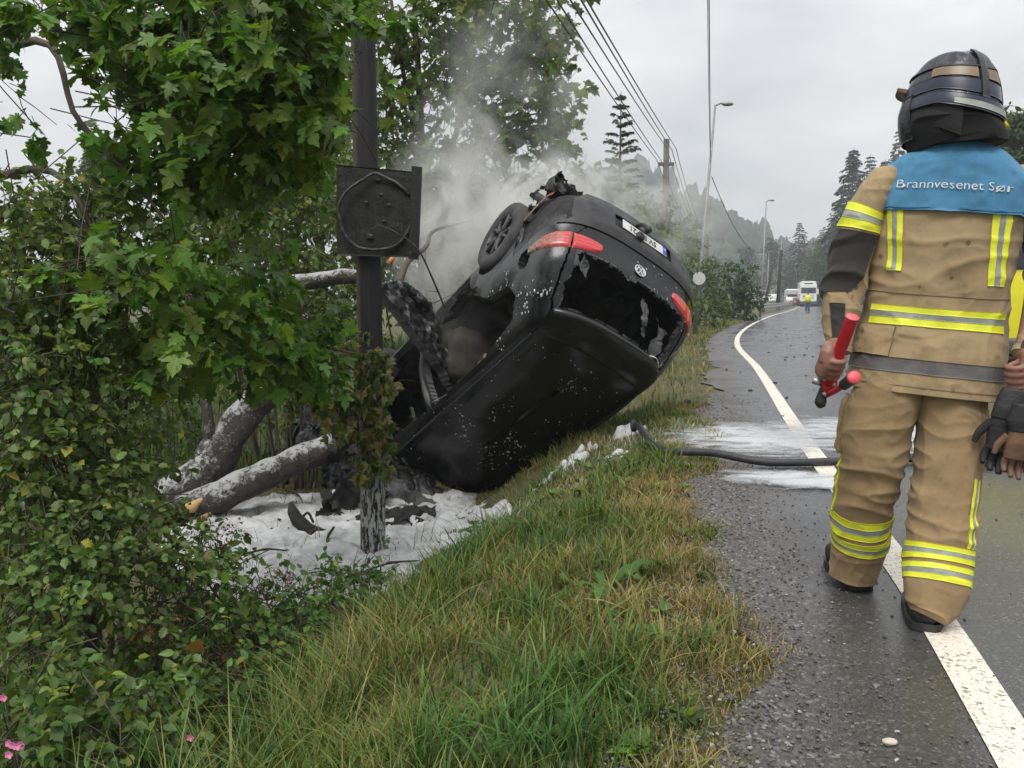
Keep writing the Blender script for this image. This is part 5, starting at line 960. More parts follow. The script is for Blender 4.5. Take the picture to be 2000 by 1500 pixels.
rest = single_leaves('maple', md_, LM, 300, M_LEAFV, mt, r5)
V, F, Cc, U = inst(LM, *rest[:4], rest[4], rest[5], rng=r5); o = mput(mk('crown', V, F, M_LEAFV, None, Cc, U)); o['kind'] = 'stuff'
tw = MB()
for p in S_: tw.add(*tube(crom([p, p + r5.normal(0, .12, 3) + [-.12, .08, .06], p + r5.normal(0, .2, 3) + [-.3, .25, .16]], 5), [.002, .003, .004], 4, False))
o = mput(tw.build('twigs', M_TWIG)); o['kind'] = 'stuff'
# wilted leaves of the same kind hanging round the pole
wt_ = thing('wilted_branch', 'broken maple branch with wilted scorched leaves hanging round the pole', 'branch', tuple(W(640, 700, 5.9)))
put(limb([W(560, 640, 5.6), W(640, 690, 5.8), W(710, 740, 6.1), W(735, 850, 6.15)], [.012, .010, .008, .004], M_BARK, 'stem', None, 7), wt_)
rw_ = np.random.default_rng(8); bl = [(700, 690, 6.1, 60, 50, .18, 16), (735, 740, 6.15, 40, 70, .15, 18), (690, 770, 6.1, 60, 60, .16, 18), (720, 850, 6.15, 38, 60, .14, 16), (640, 700, 5.8, 50, 40, .2, 12), (750, 690, 6.2, 26, 40, .1, 6), (610, 760, 5.8, 50, 40, .2, 8)]
S, D = [], []
for px, py, Y, rx, ry, rd, n in bl:
    c, r = pxblob(px, py, Y, rx, ry, rd); p = blob_pts(rw_, c, r, n); S.append(p); D.append(norm(rw_.normal(0, .5, p.shape) + [0, 0, -.6]))
pos, out, tw = spray_leaves(rw_, np.concatenate(S), np.concatenate(D), .2, 8, .002); _q = 1000 + F_PX * pos[:, 0] / pos[:, 1]; pos = pos[_q < 775]; n = len(pos); X, Yv, Z = leaf_axes(n, rw_, 2.2, None, .5); col = np.array([(.08, .115, .032), (.15, .17, .06), (.22, .22, .13), (.26, .20, .07), (.055, .085, .03)])[rw_.integers(0, 5, n)] * rw_.uniform(.7, 1.7, (n, 1))
LC = [(v * [.55, 1, 1] + np.c_[0 * v[:, 0], 0 * v[:, 0], 1.3 * np.abs(v[:, 0])], f, u) for v, f, u in LM]; V, F, Cc, U = inst(LC, pos, X, Yv, Z, rw_.uniform(.05, .11, n), col, rng=rw_); o = put(mk('wilted_leaves', V, F, M_LEAF, None, Cc, U), wt_); o['kind'] = 'stuff'; o = put(tw.build('twigs', M_TWIG), wt_); o['kind'] = 'stuff'
# ================================================================ pole, board, fallen tree
M_CHAR = None
def m_pole():
    t = NT('charred_pole_wood'); v = t.coords('Object'); s_ = t.n('SeparateXYZ', {0: v}); st_ = t.n('Mapping', {0: v, 'Scale': (1., 1., .12)}).outputs[0]
    char = t.ramp(t.noise(st_, 30, 5, .65), [(.3, (.003, .003, .0035)), (.7, (.016, .0155, .016))])
    brown = t.ramp(t.noise(st_, 26, 5), [(.3, (.035, .026, .018)), (.7, (.085, .062, .042))])
    side = t.n('MapRange', {0: t.math('ADD', s_.outputs[0], t.math('MULTIPLY', t.math('SUBTRACT', t.noise(v, 9, 4), .5), .06)), 1: -.045, 2: -.075, 3: 0., 4: 1.}).outputs[0]
    col = t.mix(side, char, brown)
    fz = t.n('MapRange', {0: t.math('ADD', s_.outputs[2], t.math('MULTIPLY', t.math('SUBTRACT', t.noise(v, 2.5, 3), .5), .8)), 1: .95, 2: .25, 3: 0., 4: 1.}).outputs[0]
    fo = t.math('MULTIPLY', fz, t.ramp(t.noise(t.n('Mapping', {0: v, 'Scale': (1., 1., .28)}).outputs[0], 34, 5, .7, .4), [(.47, 0.), (.53, .9)])); col = t.mix(fo, col, (.46, .46, .45))
    h = t.math('ADD', t.noise(st_, 50, 5, .7), t.math('MULTIPLY', fo, .5)); return t.done(t.bsdf(Base_Color=col, Roughness=.75, Normal=t.bump(h, .6, .012)))
pc = np.array([W(729, 1090, 6.45)[0], 6.45, -.98]); pole = thing('utility_pole', 'charred wooden pole standing in the foam with a burnt board', 'pole', tuple(pc))
_zs = np.concatenate([np.linspace(0, 4.6, 150), np.linspace(4.7, 9.2, 20)]); V, F = tube(np.array([[.008 * math.sin(z * 1.3), 0, z] for z in _zs]), np.interp(_zs, [0, 9.2], [.099, .085]), 72)
_rr = V[:-2].copy(); _an = np.arctan2(_rr[:, 1], _rr[:, 0]); _cr = np.array([abs(mnoise.noise(Vector((math.cos(a_) * 5, math.sin(a_) * 5, z_ * .55)))) for a_, z_ in zip(_an, _rr[:, 2])]); _cr2 = nzs(np.stack([np.cos(_an) * 2, np.sin(_an) * 2, _rr[:, 2] * 2.5], 1), 1., 3, 4.); V[:-2, :2] *= (1 - .055 * np.clip(1 - _cr * 7, 0, 1) + .03 * _cr2)[:, None]; mk('post', V, F, m_pole(), pole)
wm = pm('old_grey_timber', (.10, .095, .085), (.2, .19, .17), 14, .8); V, F = boxg(-.75, .75, -.05, .05, 8.4, 8.52, .01); mk('crossarm', V @ rotz(.25).T, F, wm, pole)
PTOP = [pc + rotz(.25) @ np.array([a_, -.05, 8.6]) for a_ in (-.65, -.35, .0, .35, .65)]
for a_ in (-.65, -.35, .0, .35, .65): V, F = lathe_y([(0, 0), (.03, .0), (.035, .03), (.02, .06), (.03, .09), (0, .1)], 12); mk('insulator', (np.stack([V[:, 0], V[:, 2], V[:, 1] + 8.52], 1) + [a_, 0, 0]) @ rotz(.25).T, F, pm('brown_porcelain', (.08, .03, .02), (.12, .05, .03), 10, .2), pole)
t = NT('burnt_board'); v = t.coords('Object'); sv = t.n('Mapping', {0: v, 'Scale': (1., 1., .15)}).outputs[0]; col = t.ramp(t.noise(sv, 26, 5, .65), [(.3, (.003, .003, .0033)), (.6, (.010, .010, .010)), (.8, (.024, .022, .020))]); col = t.mix(t.ramp(t.noise(v, 7, 5, .6), [(.66, 0.), (.76, .6)]), col, (.11, .065, .04)); M_BOARD = t.done(t.bsdf(Base_Color=col, Roughness=.62, Normal=t.bump(t.math('ADD', t.noise(sv, 60, 5), t.noise(v, 40, 4)), .5, .008)))
bd = thing('sign_board', 'square burnt board with a ring of melted sign edging on the pole', 'sign', tuple(W(738, 415, 6.32)))
def bput(o): return put(o, bd)
cor = [W(657, 322, 6.34), W(806, 335, 6.28), W(803, 503, 6.28), W(658, 498, 6.34)]; U, Vv = np.meshgrid(np.linspace(0, 1, 50), np.linspace(0, 1, 50), indexing='ij'); U = U.ravel()[:, None]; Vv = Vv.ravel()[:, None]; P = (1 - U) * (1 - Vv) * cor[0] + U * (1 - Vv) * cor[1] + U * Vv * cor[2] + (1 - U) * Vv * cor[3]; n_ = np.cross(cor[1] - cor[0], cor[3] - cor[0]); n_ /= np.linalg.norm(n_); n_ *= -np.sign(n_[1])
Pf = P + n_ * (.004 * nzs(P, 9, 4, 2.))[:, None]; nB = 50; idx = lambda i, j: i * nB + j; bdn = [(idx(0, k), idx(0, k + 1)) for k in range(49)] + [(idx(k, 49), idx(k + 1, 49)) for k in range(49)] + [(idx(49, k + 1), idx(49, k)) for k in range(49)] + [(idx(k + 1, 0), idx(k, 0)) for k in range(49)]
bput(mk('board', np.vstack([Pf, P - n_ * .022]), np.vstack([grid_faces(50, 50), grid_faces(50, 50)[:, ::-1] + 2500, np.array([(a, b, b + 2500, a + 2500) for a, b in bdn])]), M_BOARD))
c2 = [W(804, 324, 6.25), W(824, 326, 6.25), W(817, 507, 6.25), W(798, 505, 6.25)]; V = np.vstack([np.array(c2), np.array(c2) + [0, .035, 0]]); bput(mk('batten', V, np.array([[0, 1, 2, 3], [7, 6, 5, 4], [0, 4, 5, 1], [1, 5, 6, 2], [2, 6, 7, 3], [3, 7, 4, 0]]), M_BOARD, smooth=False))
cc = W(735, 418, 6.285); a = np.linspace(.5, 2 * np.pi + .15, 120); rr = .278 + .006 * np.sin(a * 5) + .010 * np.sin(a * 2 + 1); P = cc + np.c_[rr * np.cos(a) * .97, -.02 * np.cos(a) * 0 - .012 + 0 * a, rr * np.sin(a)]; P[:, 2] += .02 * np.exp(-((a - 1.6) / .2) ** 2); P[:, 1] += -.035 * (P[:, 0] - cc[0]) / .3 * 0; M_RING = pm('melted_edging', (.010, .010, .010), (.07, .068, .065), 22, .5, .8, bump=.5, bscale=60); bput(mk('melted_ring', *tube(P, .0115, 8, lump=.6, lsc=26.), M_RING))
for px, py, r_ in ((722, 462, .030), (760, 400, .018), (745, 380, .016), (715, 395, .014), (750, 432, .012), (738, 352, .022)): g = W(px, py, 6.30); V = ICO[0] * (1 + .5 * nzs(ICO[0], 2., 3, px * .1))[:, None] * [r_, .012, r_ * .6] + g; bput(mk('blister', V, ICO[1], M_RING))
tg = thing('scorched_twig', 'thin scorched twig hanging across the burnt board', 'twig', tuple(W(800, 480, 6.2))); put(mk('stem', *tube(crom([W(735, 438, 6.23), W(770, 452, 6.2), W(815, 485, 6.2), W(845, 545, 6.3), W(868, 600, 6.5)], 30), [.003, .005, .007, .008], 6, lump=.4, lsc=30.), M_RING), tg)
rt = np.random.default_rng(4); mb = MB()
for k in range(26): p = crom([W(735, 438, 6.23), W(770, 452, 6.2), W(815, 485, 6.2), W(845, 545, 6.3), W(868, 600, 6.5)], 30)[rt.integers(0, 29)]; mb.add(*tube(np.array([p, p + rt.normal(0, .05, 3) * [1, .4, 1]]), [.0025, .001], 4))
put(mb.build('side_twigs', M_RING), tg)['kind'] = 'stuff'
# fallen tree
def m_foambark():
    t = NT('foam_flecked_bark'); v = t.coords('Object'); c = t.ramp(t.noise(v, 16, 6, .65), [(.3, (.014, .012, .010)), (.7, (.065, .055, .045))]); nzn = t.n('SeparateXYZ', {0: t.n('NewGeometry').outputs['Normal']}).outputs[2]; f = t.ramp(t.math('ADD', t.math('ADD', t.math('MULTIPLY', t.noise(v, 26, 6, .75, .8), .55), t.math('MULTIPLY', t.noise(v, 6, 5, .6), .45)), t.math('MULTIPLY', nzn, .13)), [(.53, 0.), (.60, .9)]); c = t.mix(f, c, (.40, .40, .39)); return t.done(t.bsdf(Base_Color=c, Roughness=.8, Normal=t.bump(t.math('ADD', t.noise(v, 30, 6, .7), t.math('MULTIPLY', f, .6)), .8, .025)))
M_FB = m_foambark(); ft = thing('fallen_tree', 'forked fallen trunk flecked with foam at the edge of the ditch', 'tree', tuple(W(330, 1000, 7.6)))
put(limb([W(292, 1002, 7.6), W(345, 970, 7.65), W(405, 915, 7.8), W(452, 850, 7.9), W(490, 795, 8.0), W(525, 755, 8.1), W(545, 700, 8.2)], [.16, .20, .20, .17, .15, .14, .11], M_FB, 'trunk', None, 20, .22, 2, 50), ft); put(limb([W(345, 985, 7.5), W(420, 975, 7.5), W(500, 935, 7.6), W(580, 898, 7.8), W(650, 868, 8.0)], [.10, .15, .14, .13, .12], M_FB, 'limb', None, 18, .22, 5, 40), ft)
put(limb([W(538, 720, 8.2), W(500, 640, 8.3), W(530, 560, 8.2), W(610, 550, 8.0), W(660, 540, 7.9), W(712, 541, 7.8)], [.10, .07, .07, .08, .07, .06], M_FB, 'branch', None, 12, .2, 6, 40), ft); put(limb([W(415, 880, 7.8), W(408, 830, 7.8), W(398, 770, 7.85), W(372, 700, 7.9)], [.06, .05, .045, .03], M_FB, 'branch', None, 10), ft)
tq = put(mk('torn_wood', *tube(crom([W(352, 1000, 7.34), W(372, 990, 7.34), W(398, 974, 7.38)], 14), [.018, .055, .012], 10, lump=.5, lsc=14.), pm('fresh_torn_wood', (.42, .24, .09), (.58, .38, .17), 10, .7, bump=.5, bscale=40, stretch=(.3, 1, 1))), ft); tq['label'] = 'fresh orange torn wood'
put(mk('torn_wood', *tube(crom([W(376, 1035, 7.2), W(395, 1015, 7.25), W(412, 1002, 7.3)], 10), [.02, .03, .012], 8, lump=.5, lsc=14.), pm('dull_torn_wood', (.20, .12, .06), (.30, .20, .11), 10, .8)), ft)
bb = thing('broken_branch', 'bare broken branch with orange torn end behind the board', 'branch', tuple(W(790, 540, 8.4))); put(limb([W(752, 585, 8.3), W(778, 552, 8.5), W(795, 512, 8.8), W(832, 482, 9.4), W(846, 452, 10.), W(900, 436, 10.6), W(985, 418, 11.2)], [.05, .045, .034, .026, .02, .012, .006], M_BARK, 'stem', None, 10), bb); put(mk('torn_wood', *tube(np.array([W(760, 516, 8.2), W(769, 500, 8.2)]), [.03, .02], 8), pm('orange_torn_wood', (.45, .16, .05), (.6, .28, .1), 10, .7)), bb)
# torn strip of bumper lying in the foam
fr = thing('bumper_strip', 'curved black strip torn from the car lying on the foam', 'car part', tuple(G(610, 1030, -.9))); P = crom([W(567, 982, 7.2), W(574, 1005, 7.15), W(592, 1028, 7.1), W(620, 1040, 7.1), W(650, 1042, 7.15)], 30); V, F = tube(P, [.02, .05, .06, .055, .03], 12, lump=.35, lsc=9.); put(mk('strip', V, F, M_SOOT), fr); put(mk('bracket', *tube(crom([W(590, 1010, 7.15), W(602, 1002, 7.2), W(612, 1020, 7.15)], 12), .012, 6), M_SOOT), fr)
rod_ = thing('charred_stick', 'short charred stick poking out of the foam', 'stick', tuple(G(640, 1060, -.9))); put(mk('stem', *tube(crom([W(642, 1072, 6.6), W(640, 1050, 6.65), W(652, 1030, 6.8)], 8), .012, 6), M_SOOT), rod_)
# ================================================================ shrubs
def shrub(name, label, cat, blobs, protos, size, base, seed, per=9, length=.3, droop=.5, yel=.06, mat=M_LEAF, stems=None, group=None, stem_r=.02, var=.28, face=None, bark=None, part='foliage', shell=.45):
    r = np.random.default_rng(seed); gx_ = float(np.mean([W(b[0], b[1], b[2])[0] for b in blobs])); gy_ = float(np.mean([b[2] for b in blobs])); root = np.array([gx_, gy_, float(hgt(gx_, gy_))])
    t = thing(name, label, cat, tuple(root), group=group); o, d, S = foliage(r, blobs, protos, size, base, part, mat, None, per, length, droop, 1., yel, var, twig_mat=None, face=face, shell=shell); put(o, t)
    for k, b in enumerate(blobs):
        c = W(b[0], b[1], b[2]); s0 = np.array([root[0] + (c[0] - root[0]) * .35, root[1] + (c[1] - root[1]) * .5, 0]); s0[2] = float(hgt(s0[0], s0[1])) - .05
        put(limb([s0, s0 * .5 + c * .5 + r.normal(0, .1, 3), c], [stem_r, stem_r * .7, stem_r * .25], bark or M_BARK, 'stem', None, 6, .2, k, 12), t)
    tw = MB()
    for p in S[::2]: tw.add(*tube(crom([p, p + r.normal(0, .1, 3) * length * 3, p + r.normal(0, .2, 3) * length * 3 + [0, 0, -length * .5]], 4), [.001 + size * .02, .001 + size * .03, .002 + size * .03], 3, False))
    x = put(tw.build('twigs', M_TWIG), t); x['kind'] = 'stuff'; return t
G1 = (.118, .178, .054); G2 = (.040, .085, .018); G3 = (.045, .080, .022)
shrub('hawthorn_bush', 'dense small-leaved bush at the left edge above the undergrowth', 'bush', [(40, 400, 4.4, 110, 70, .5, 60), (160, 420, 4.6, 110, 60, .5, 60), (60, 500, 4.2, 110, 80, .45, 70), (250, 450, 4.8, 100, 70, .5, 54), (20, 600, 4.0, 100, 90, .4, 60), (150, 580, 4.2, 100, 80, .4, 54), (60, 720, 3.9, 120, 90, .4, 76), (190, 700, 4.4, 110, 80, .4, 54), (40, 840, 3.8, 120, 90, .4, 74), (170, 830, 4.1, 110, 80, .4, 60), (110, 930, 3.8, 140, 70, .4, 66), (270, 800, 5.2, 80, 60, .4, 26), (250, 900, 4.6, 80, 60, .4, 34)], LS, .058, G1, 61, 13, .24, .35)
shrub('hawthorn_bush', 'low dark leafy bush below the fallen trunk at lower left', 'bush', [(60, 1020, 3.6, 130, 60, .35, 60), (200, 1030, 3.7, 110, 60, .35, 54), (60, 1120, 3.4, 120, 70, .3, 60), (190, 1110, 3.5, 100, 60, .3, 54), (300, 1070, 3.9, 80, 50, .3, 30), (320, 1150, 3.8, 70, 60, .25, 30), (90, 1210, 3.3, 120, 50, .3, 34)], LS, .050, (.105, .165, .046), 62, 13, .22, .4)
shrub('bramble', 'tangle of mid-green bramble and nettle in front of the foam', 'shrub', [(400, 1130, 4.3, 70, 60, .25, 36), (450, 1190, 4.3, 90, 60, .3, 48), (560, 1180, 4.7, 90, 50, .3, 40), (360, 1220, 3.9, 80, 60, .25, 40), (640, 1150, 5.0, 60, 40, .25, 22), (500, 1250, 4.2, 110, 50, .3, 34), (690, 1120, 5.4, 50, 30, .2, 14), (420, 1060, 4.5, 40, 50, .2, 12), (300, 1300, 3.5, 120, 60, .25, 26)], LO + LS, .060, (.095, .17, .038), 63, 8, .25, .5, yel=.10)
shrub('leafy_bush', 'mid-green bush behind the fallen branch left of the board', 'bush', [(430, 380, 9., 90, 70, .8, 60), (540, 350, 9.2, 90, 70, .8, 60), (620, 390, 9.4, 70, 80, .8, 56), (500, 450, 9., 100, 70, .8, 70), (600, 480, 9., 80, 60, .7, 56), (420, 520, 8.8, 90, 70, .7, 56), (540, 560, 8.8, 110, 60, .7, 60), (640, 580, 9., 70, 70, .6, 44), (600, 650, 8.9, 90, 60, .6, 50), (440, 630, 8.8, 90, 70, .6, 44), (680, 660, 9., 50, 60, .5, 26)], LS + LO, .085, (.085, .132, .032), 64, 12, .34, .45)
shrub('leafy_bush', 'dark bush at the back of the ditch between the trunks', 'bush', [(200, 700, 10., 120, 90, .8, 70), (330, 720, 10., 120, 90, .8, 70), (230, 560, 10.5, 130, 90, .8, 60), (340, 480, 11., 120, 80, .8, 50), (300, 860, 10.5, 120, 50, .6, 34), (560, 760, 10.5, 80, 70, .7, 40), (640, 800, 10.5, 70, 50, .6, 26)], LS + LO, .10, (.070, .120, .026), 65, 12, .38, .4)
shrub('leafy_bush', 'smoke-veiled bush right behind the burnt board', 'bush', [(800, 330, 12.5, 80, 80, .9, 60), (880, 380, 12.5, 80, 80, .9, 60), (790, 430, 12.2, 80, 80, .9, 56), (880, 470, 12.2, 80, 70, .9, 56), (960, 420, 13., 70, 70, .9, 44), (800, 530, 12., 90, 60, .8, 50), (900, 560, 12., 80, 60, .8, 44), (730, 300, 12.5, 60, 90, .8, 44), (700, 420, 12., 60, 90, .8, 44)], LS + LO, .11, (.082, .125, .034), 66, 12, .42, .4)
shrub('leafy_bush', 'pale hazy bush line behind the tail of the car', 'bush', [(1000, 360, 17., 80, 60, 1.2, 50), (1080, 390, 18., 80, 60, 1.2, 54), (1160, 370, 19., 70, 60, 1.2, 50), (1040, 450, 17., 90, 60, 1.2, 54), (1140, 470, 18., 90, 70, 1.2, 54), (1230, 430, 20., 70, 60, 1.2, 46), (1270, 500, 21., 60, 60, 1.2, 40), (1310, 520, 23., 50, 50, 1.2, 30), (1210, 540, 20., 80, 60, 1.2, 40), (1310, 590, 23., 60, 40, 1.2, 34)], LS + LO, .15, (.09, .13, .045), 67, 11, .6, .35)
shrub('leafy_bush', 'round green bush beside the lamp post', 'bush', [(1350, 560, 34., 40, 30, 1., 34), (1330, 590, 32., 40, 26, 1., 34), (1375, 590, 33., 36, 26, 1., 34), (1400, 600, 34., 24, 20, .8, 24), (1350, 615, 31., 50, 16, .9, 30)], LS + LO, .13, (.055, .098, .032), 68, 26, .55, .3)
shrub('roadside_tree', 'compact dark green tree between the sign post and the guard rail', 'tree', [(1440, 540, 44., 22, 30, 1.2, 30), (1440, 570, 44., 32, 30, 1.4, 50), (1420, 590, 44., 28, 24, 1.2, 36), (1460, 590, 44., 26, 26, 1.2, 36), (1445, 610, 43., 30, 14, 1., 24)], LS + LO, .17, (.034, .075, .026), 69, 26, .6, .2)
# young maple with open crown behind the pole
r7 = np.random.default_rng(77); t2 = thing('maple_tree', 'slender maple with open crown behind the pole, half veiled by smoke', 'tree', (W(830, 600, 12.)[0], 12., float(hgt(W(830, 600, 12.)[0], 12.))))
x0 = W(830, 600, 12.); x0[2] = t2.location[2]
for P, r_ in (([x0, W(825, 420, 12.), W(822, 250, 12.), W(815, 100, 12.), W(800, -150, 12.)], [.09, .07, .05, .04, .02]), ([x0 + [.1, 0, 0], W(842, 400, 12.1), W(800, 200, 12.2), W(780, 100, 12.3), W(745, -120, 12.4)], [.07, .05, .035, .03, .02]), ([x0, W(850, 420, 11.9), W(905, 200, 11.8), W(900, 20, 11.8)], [.06, .045, .03, .015]), ([W(840, 260, 12.), W(900, 190, 11.9), W(1000, 120, 11.8), W(1070, 60, 11.7)], [.035, .025, .018, .008]), ([W(850, 420, 11.9), W(930, 300, 11.8), W(1020, 230, 11.8), W(1100, 220, 11.7)], [.035, .025, .015, .006])): put(limb(P, r_, M_BARK, 'branch', None, 8), t2)
tbl = [(800, 40, 12., 60, 50, .8, 44), (880, 40, 12., 70, 60, .8, 54), (960, 90, 11.9, 60, 60, .8, 44), (1030, 60, 11.8, 60, 50, .8, 44), (1080, 130, 11.7, 40, 40, .6, 24), (860, 160, 12., 70, 50, .8, 36), (950, 190, 11.9, 60, 40, .7, 34), (1030, 210, 11.8, 60, 40, .7, 36), (1090, 230, 11.7, 34, 30, .6, 20), (1020, 270, 11.8, 80, 24, .6, 26), (900, 280, 12., 80, 30, .7, 26), (790, 230, 12., 40, 70, .6, 22), (980, -30, 11.9, 120, 40, .8, 50), (760, 120, 12., 30, 80, .6, 22), (700, 330, 12., 60, 60, .8, 30), (1060, 30, 11.8, 40, 50, .6, 24)]
_, dt, S_ = foliage(r7, tbl, LM, .150, (.092, .145, .032), None, None, t2, 7, .42, .6, 1., .08); V, F, Cc, U = inst(LM, *dt[:4], dt[4], dt[5], rng=r7); put(mk('crown', V, F, M_LEAF, None, Cc, U), t2)['kind'] = 'stuff'
tw = MB()
for p in S_[::2]: tw.add(*tube(crom([p, p + r7.normal(0, .2, 3) + [-.1, 0, -.2], p + r7.normal(0, .3, 3) + [-.3, .1, -.5]], 4), [.003, .005, .007], 4, False))
put(tw.build('twigs', M_TWIG), t2)['kind'] = 'stuff'
# ================================================================ grass
def blades(rng, x, y, h, w, bend, cols, z=None, lean=None):
    n = len(x); z = hgt(x, y) if z is None else z; b = np.stack([x, y, z], 1); a = rng.uniform(0, 2 * np.pi, n); d = np.stack([np.cos(a), np.sin(a), 0 * a], 1)
    if lean is not None: d = norm(d * .7 + lean)
    sd = np.stack([-d[:, 1], d[:, 0], 0 * a], 1); sd = norm(sd + rng.normal(0, .5, (n, 3)) * [1, 1, .2]); V = []
    for s_, ww in ((0, 1.), (.4, .85), (.75, .55)):
        c = b + np.array([0, 0, 1.]) * (h * s_ * (1 - .35 * bend * s_))[:, None] + d * (h * bend * s_ ** 2)[:, None]; V += [c - sd * (w * ww / 2)[:, None], c + sd * (w * ww / 2)[:, None]]
    V.append(b + np.array([0, 0, 1.]) * (h * (1 - .35 * bend))[:, None] + d * (h * bend)[:, None]); V = np.stack(V, 1).reshape(-1, 3); o = (np.arange(n) * 7)[:, None]
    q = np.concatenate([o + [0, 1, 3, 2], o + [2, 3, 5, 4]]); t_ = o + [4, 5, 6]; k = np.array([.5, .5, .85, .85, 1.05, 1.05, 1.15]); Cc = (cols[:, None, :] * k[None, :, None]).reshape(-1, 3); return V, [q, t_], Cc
rg = np.random.default_rng(90)
def gcol(rng, x, y, dry=.0):
    n = len(x); P = np.stack([x, y, 0 * x], 1); m = nzs(P, .9, 3, 2.) + .5 * nzs(P, 3.5, 2, 8.) + dry + rng.normal(0, .25, n); pal = np.array([(.045, .105, .018), (.085, .145, .024), (.150, .170, .036), (.215, .185, .058), (.31, .23, .10)]); q = np.clip((m + .75) / 1.3 * 4, 0, 3.999); i = q.astype(int); f = (q - i)[:, None]; return (pal[i] * (1 - f) + pal[i + 1] * f) * rng.uniform(.75, 1.25, (n, 1))
def verge(n, y0, y1, u0, u1, h0, h1, w, seed, dry=0., pw=1.):
    r = np.random.default_rng(seed); y = y0 + (y1 - y0) * r.random(n) ** pw; u = u0 + (u1 - u0) * r.random(n); x = XL(y) - GE - .04 - u + r.normal(0, .04, n); h = r.uniform(h0, h1, n) * (.6 + .5 * r.random(n)); wob = .10 * np.sin(y * 1.7 + .4) + .06 * np.sin(y * 4.1 + 1.) + .04 * np.sin(y * 9.3); x -= wob; h *= np.interp(u, [0, .4, 1.2, 1.7, 2.2], [.5, 1.1, 1.1, .8, .45]) * np.where((y > 4.2) & (u > 1.5), .7, 1.); cl_ = nzs(np.stack([x, y, 0 * x], 1), 4.5, 2, 21.); h = h * np.clip(.82 + 1.0 * cl_, .4, 1.4); c = gcol(r, x, y, dry + .55 * np.exp(-u * 3.5) - .35 * cl_); return x, y, h, np.full(n, w) * r.uniform(.6, 1.5, n), r.uniform(.25, 1.0, n), c
foamy = lambda x, y: None
def flatten(x, y, h):
    k = np.zeros(len(x))
    for px, py, rr in ((1300, 872, .30), (1240, 848, .30), (1200, 862, .30), (1150, 885, .28), (1090, 915, .26), (1030, 950, .24), (1350, 888, .25), (1390, 893, .2), (970, 985, .2)): g = G(px, py, -.06); k = np.maximum(k, np.exp(-((x - g[0]) ** 2 + (y - g[1]) ** 2) / rr ** 2))
    return h * (1 - .72 * k)
def whiten(x, y, c, r):
    for px, py, rr in ((1300, 865, .45), (1220, 850, .35), (1150, 880, .3), (1080, 915, .28), (1000, 960, .22), (1360, 855, .3)):
        g = G(px, py, -.05); k = np.exp(-((x - g[0]) ** 2 + (y - g[1]) ** 2) / rr ** 2) * r.random(len(x)); c = c + (np.array([.55, .55, .53]) - c) * np.clip(k * 1.2 - .25, 0, .8)[:, None]
    return c
mb = MB()
for args in ((30000, 1.35, 4.4, 0, 2.2, .06, .19, .0040, 1, -.26, 1.25), (16000, 4.2, 8.6, 0, 2.4, .06, .18, .0060, 2, -.20), (11000, 1.35, 8.6, 0, 2.2, .02, .08, .0034, 3, .22, 1.2), (9000, 1.35, 8.6, -.03, .35, .04, .12, .004, 6, .10)):
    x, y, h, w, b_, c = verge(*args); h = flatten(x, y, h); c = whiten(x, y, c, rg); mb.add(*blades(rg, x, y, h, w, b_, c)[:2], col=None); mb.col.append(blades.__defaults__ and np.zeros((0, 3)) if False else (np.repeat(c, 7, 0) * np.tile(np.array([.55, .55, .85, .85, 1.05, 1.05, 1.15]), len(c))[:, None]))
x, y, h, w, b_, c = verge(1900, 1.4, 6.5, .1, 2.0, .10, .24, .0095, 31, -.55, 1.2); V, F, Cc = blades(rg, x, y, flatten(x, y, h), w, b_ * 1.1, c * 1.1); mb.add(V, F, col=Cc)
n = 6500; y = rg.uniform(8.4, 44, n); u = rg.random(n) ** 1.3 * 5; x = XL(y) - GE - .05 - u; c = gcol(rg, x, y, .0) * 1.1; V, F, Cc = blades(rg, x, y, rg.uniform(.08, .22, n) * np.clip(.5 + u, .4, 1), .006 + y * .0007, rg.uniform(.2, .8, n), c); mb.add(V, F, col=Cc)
gr_o = mb.build('verge_grass', M_BLADE); tag(gr_o, 'olive and straw-coloured grass on the road verge and ditch bank', 'grass', kind='stuff')
# longer grass in the ditch, on the field behind and at lower left
mb = MB(); n = 13000; x = rg.uniform(-3.2, -.1, n); y = rg.uniform(1.6, 4.9, n); u = -(lat(x, y)) - GE; k = (u > 1.15); x, y = x[k], y[k]; c = gcol(rg, x, y, -.40) * .95; V, F, Cc = blades(rg, x, y, rg.uniform(.22, .55, len(x)) * np.interp(y, [2.2, 4.2, 5.], [1., .5, .3]), rg.uniform(.003, .007, len(x)), rg.uniform(.3, 1., len(x)), c); mb.add(V, F, col=Cc)
n = 12000; x = rg.uniform(-14, -1.5, n); y = rg.uniform(8.8, 22, n); k = (x < -.32 * y + 1.6) | (y > 9.5); x, y = x[k], y[k]; c = np.array([.060, .125, .018]) * rg.uniform(.6, 1.4, (len(x), 1)) * [1, 1, 1]; V, F, Cc = blades(rg, x, y, rg.uniform(.3, .75, len(x)), rg.uniform(.008, .02, len(x)), rg.uniform(.2, .8, len(x)), c); mb.add(V, F, col=Cc)
n = 11000; x = rg.uniform(-9, -2.6, n); y = rg.uniform(.8, 10.5, n); k = ~((x > -3.2) & (y > 5.3)); x, y = x[k], y[k]; c = gcol(rg, x, y, -.35) * .9; V, F, Cc = blades(rg, x, y, rg.uniform(.18, .5, len(x)), rg.uniform(.006, .014, len(x)), rg.uniform(.3, 1., len(x)), c); mb.add(V, F, col=Cc)
lg = mb.build('ditch_grass', M_BLADE); tag(lg, 'long dark green grass in the ditch and field behind', 'grass', kind='stuff')
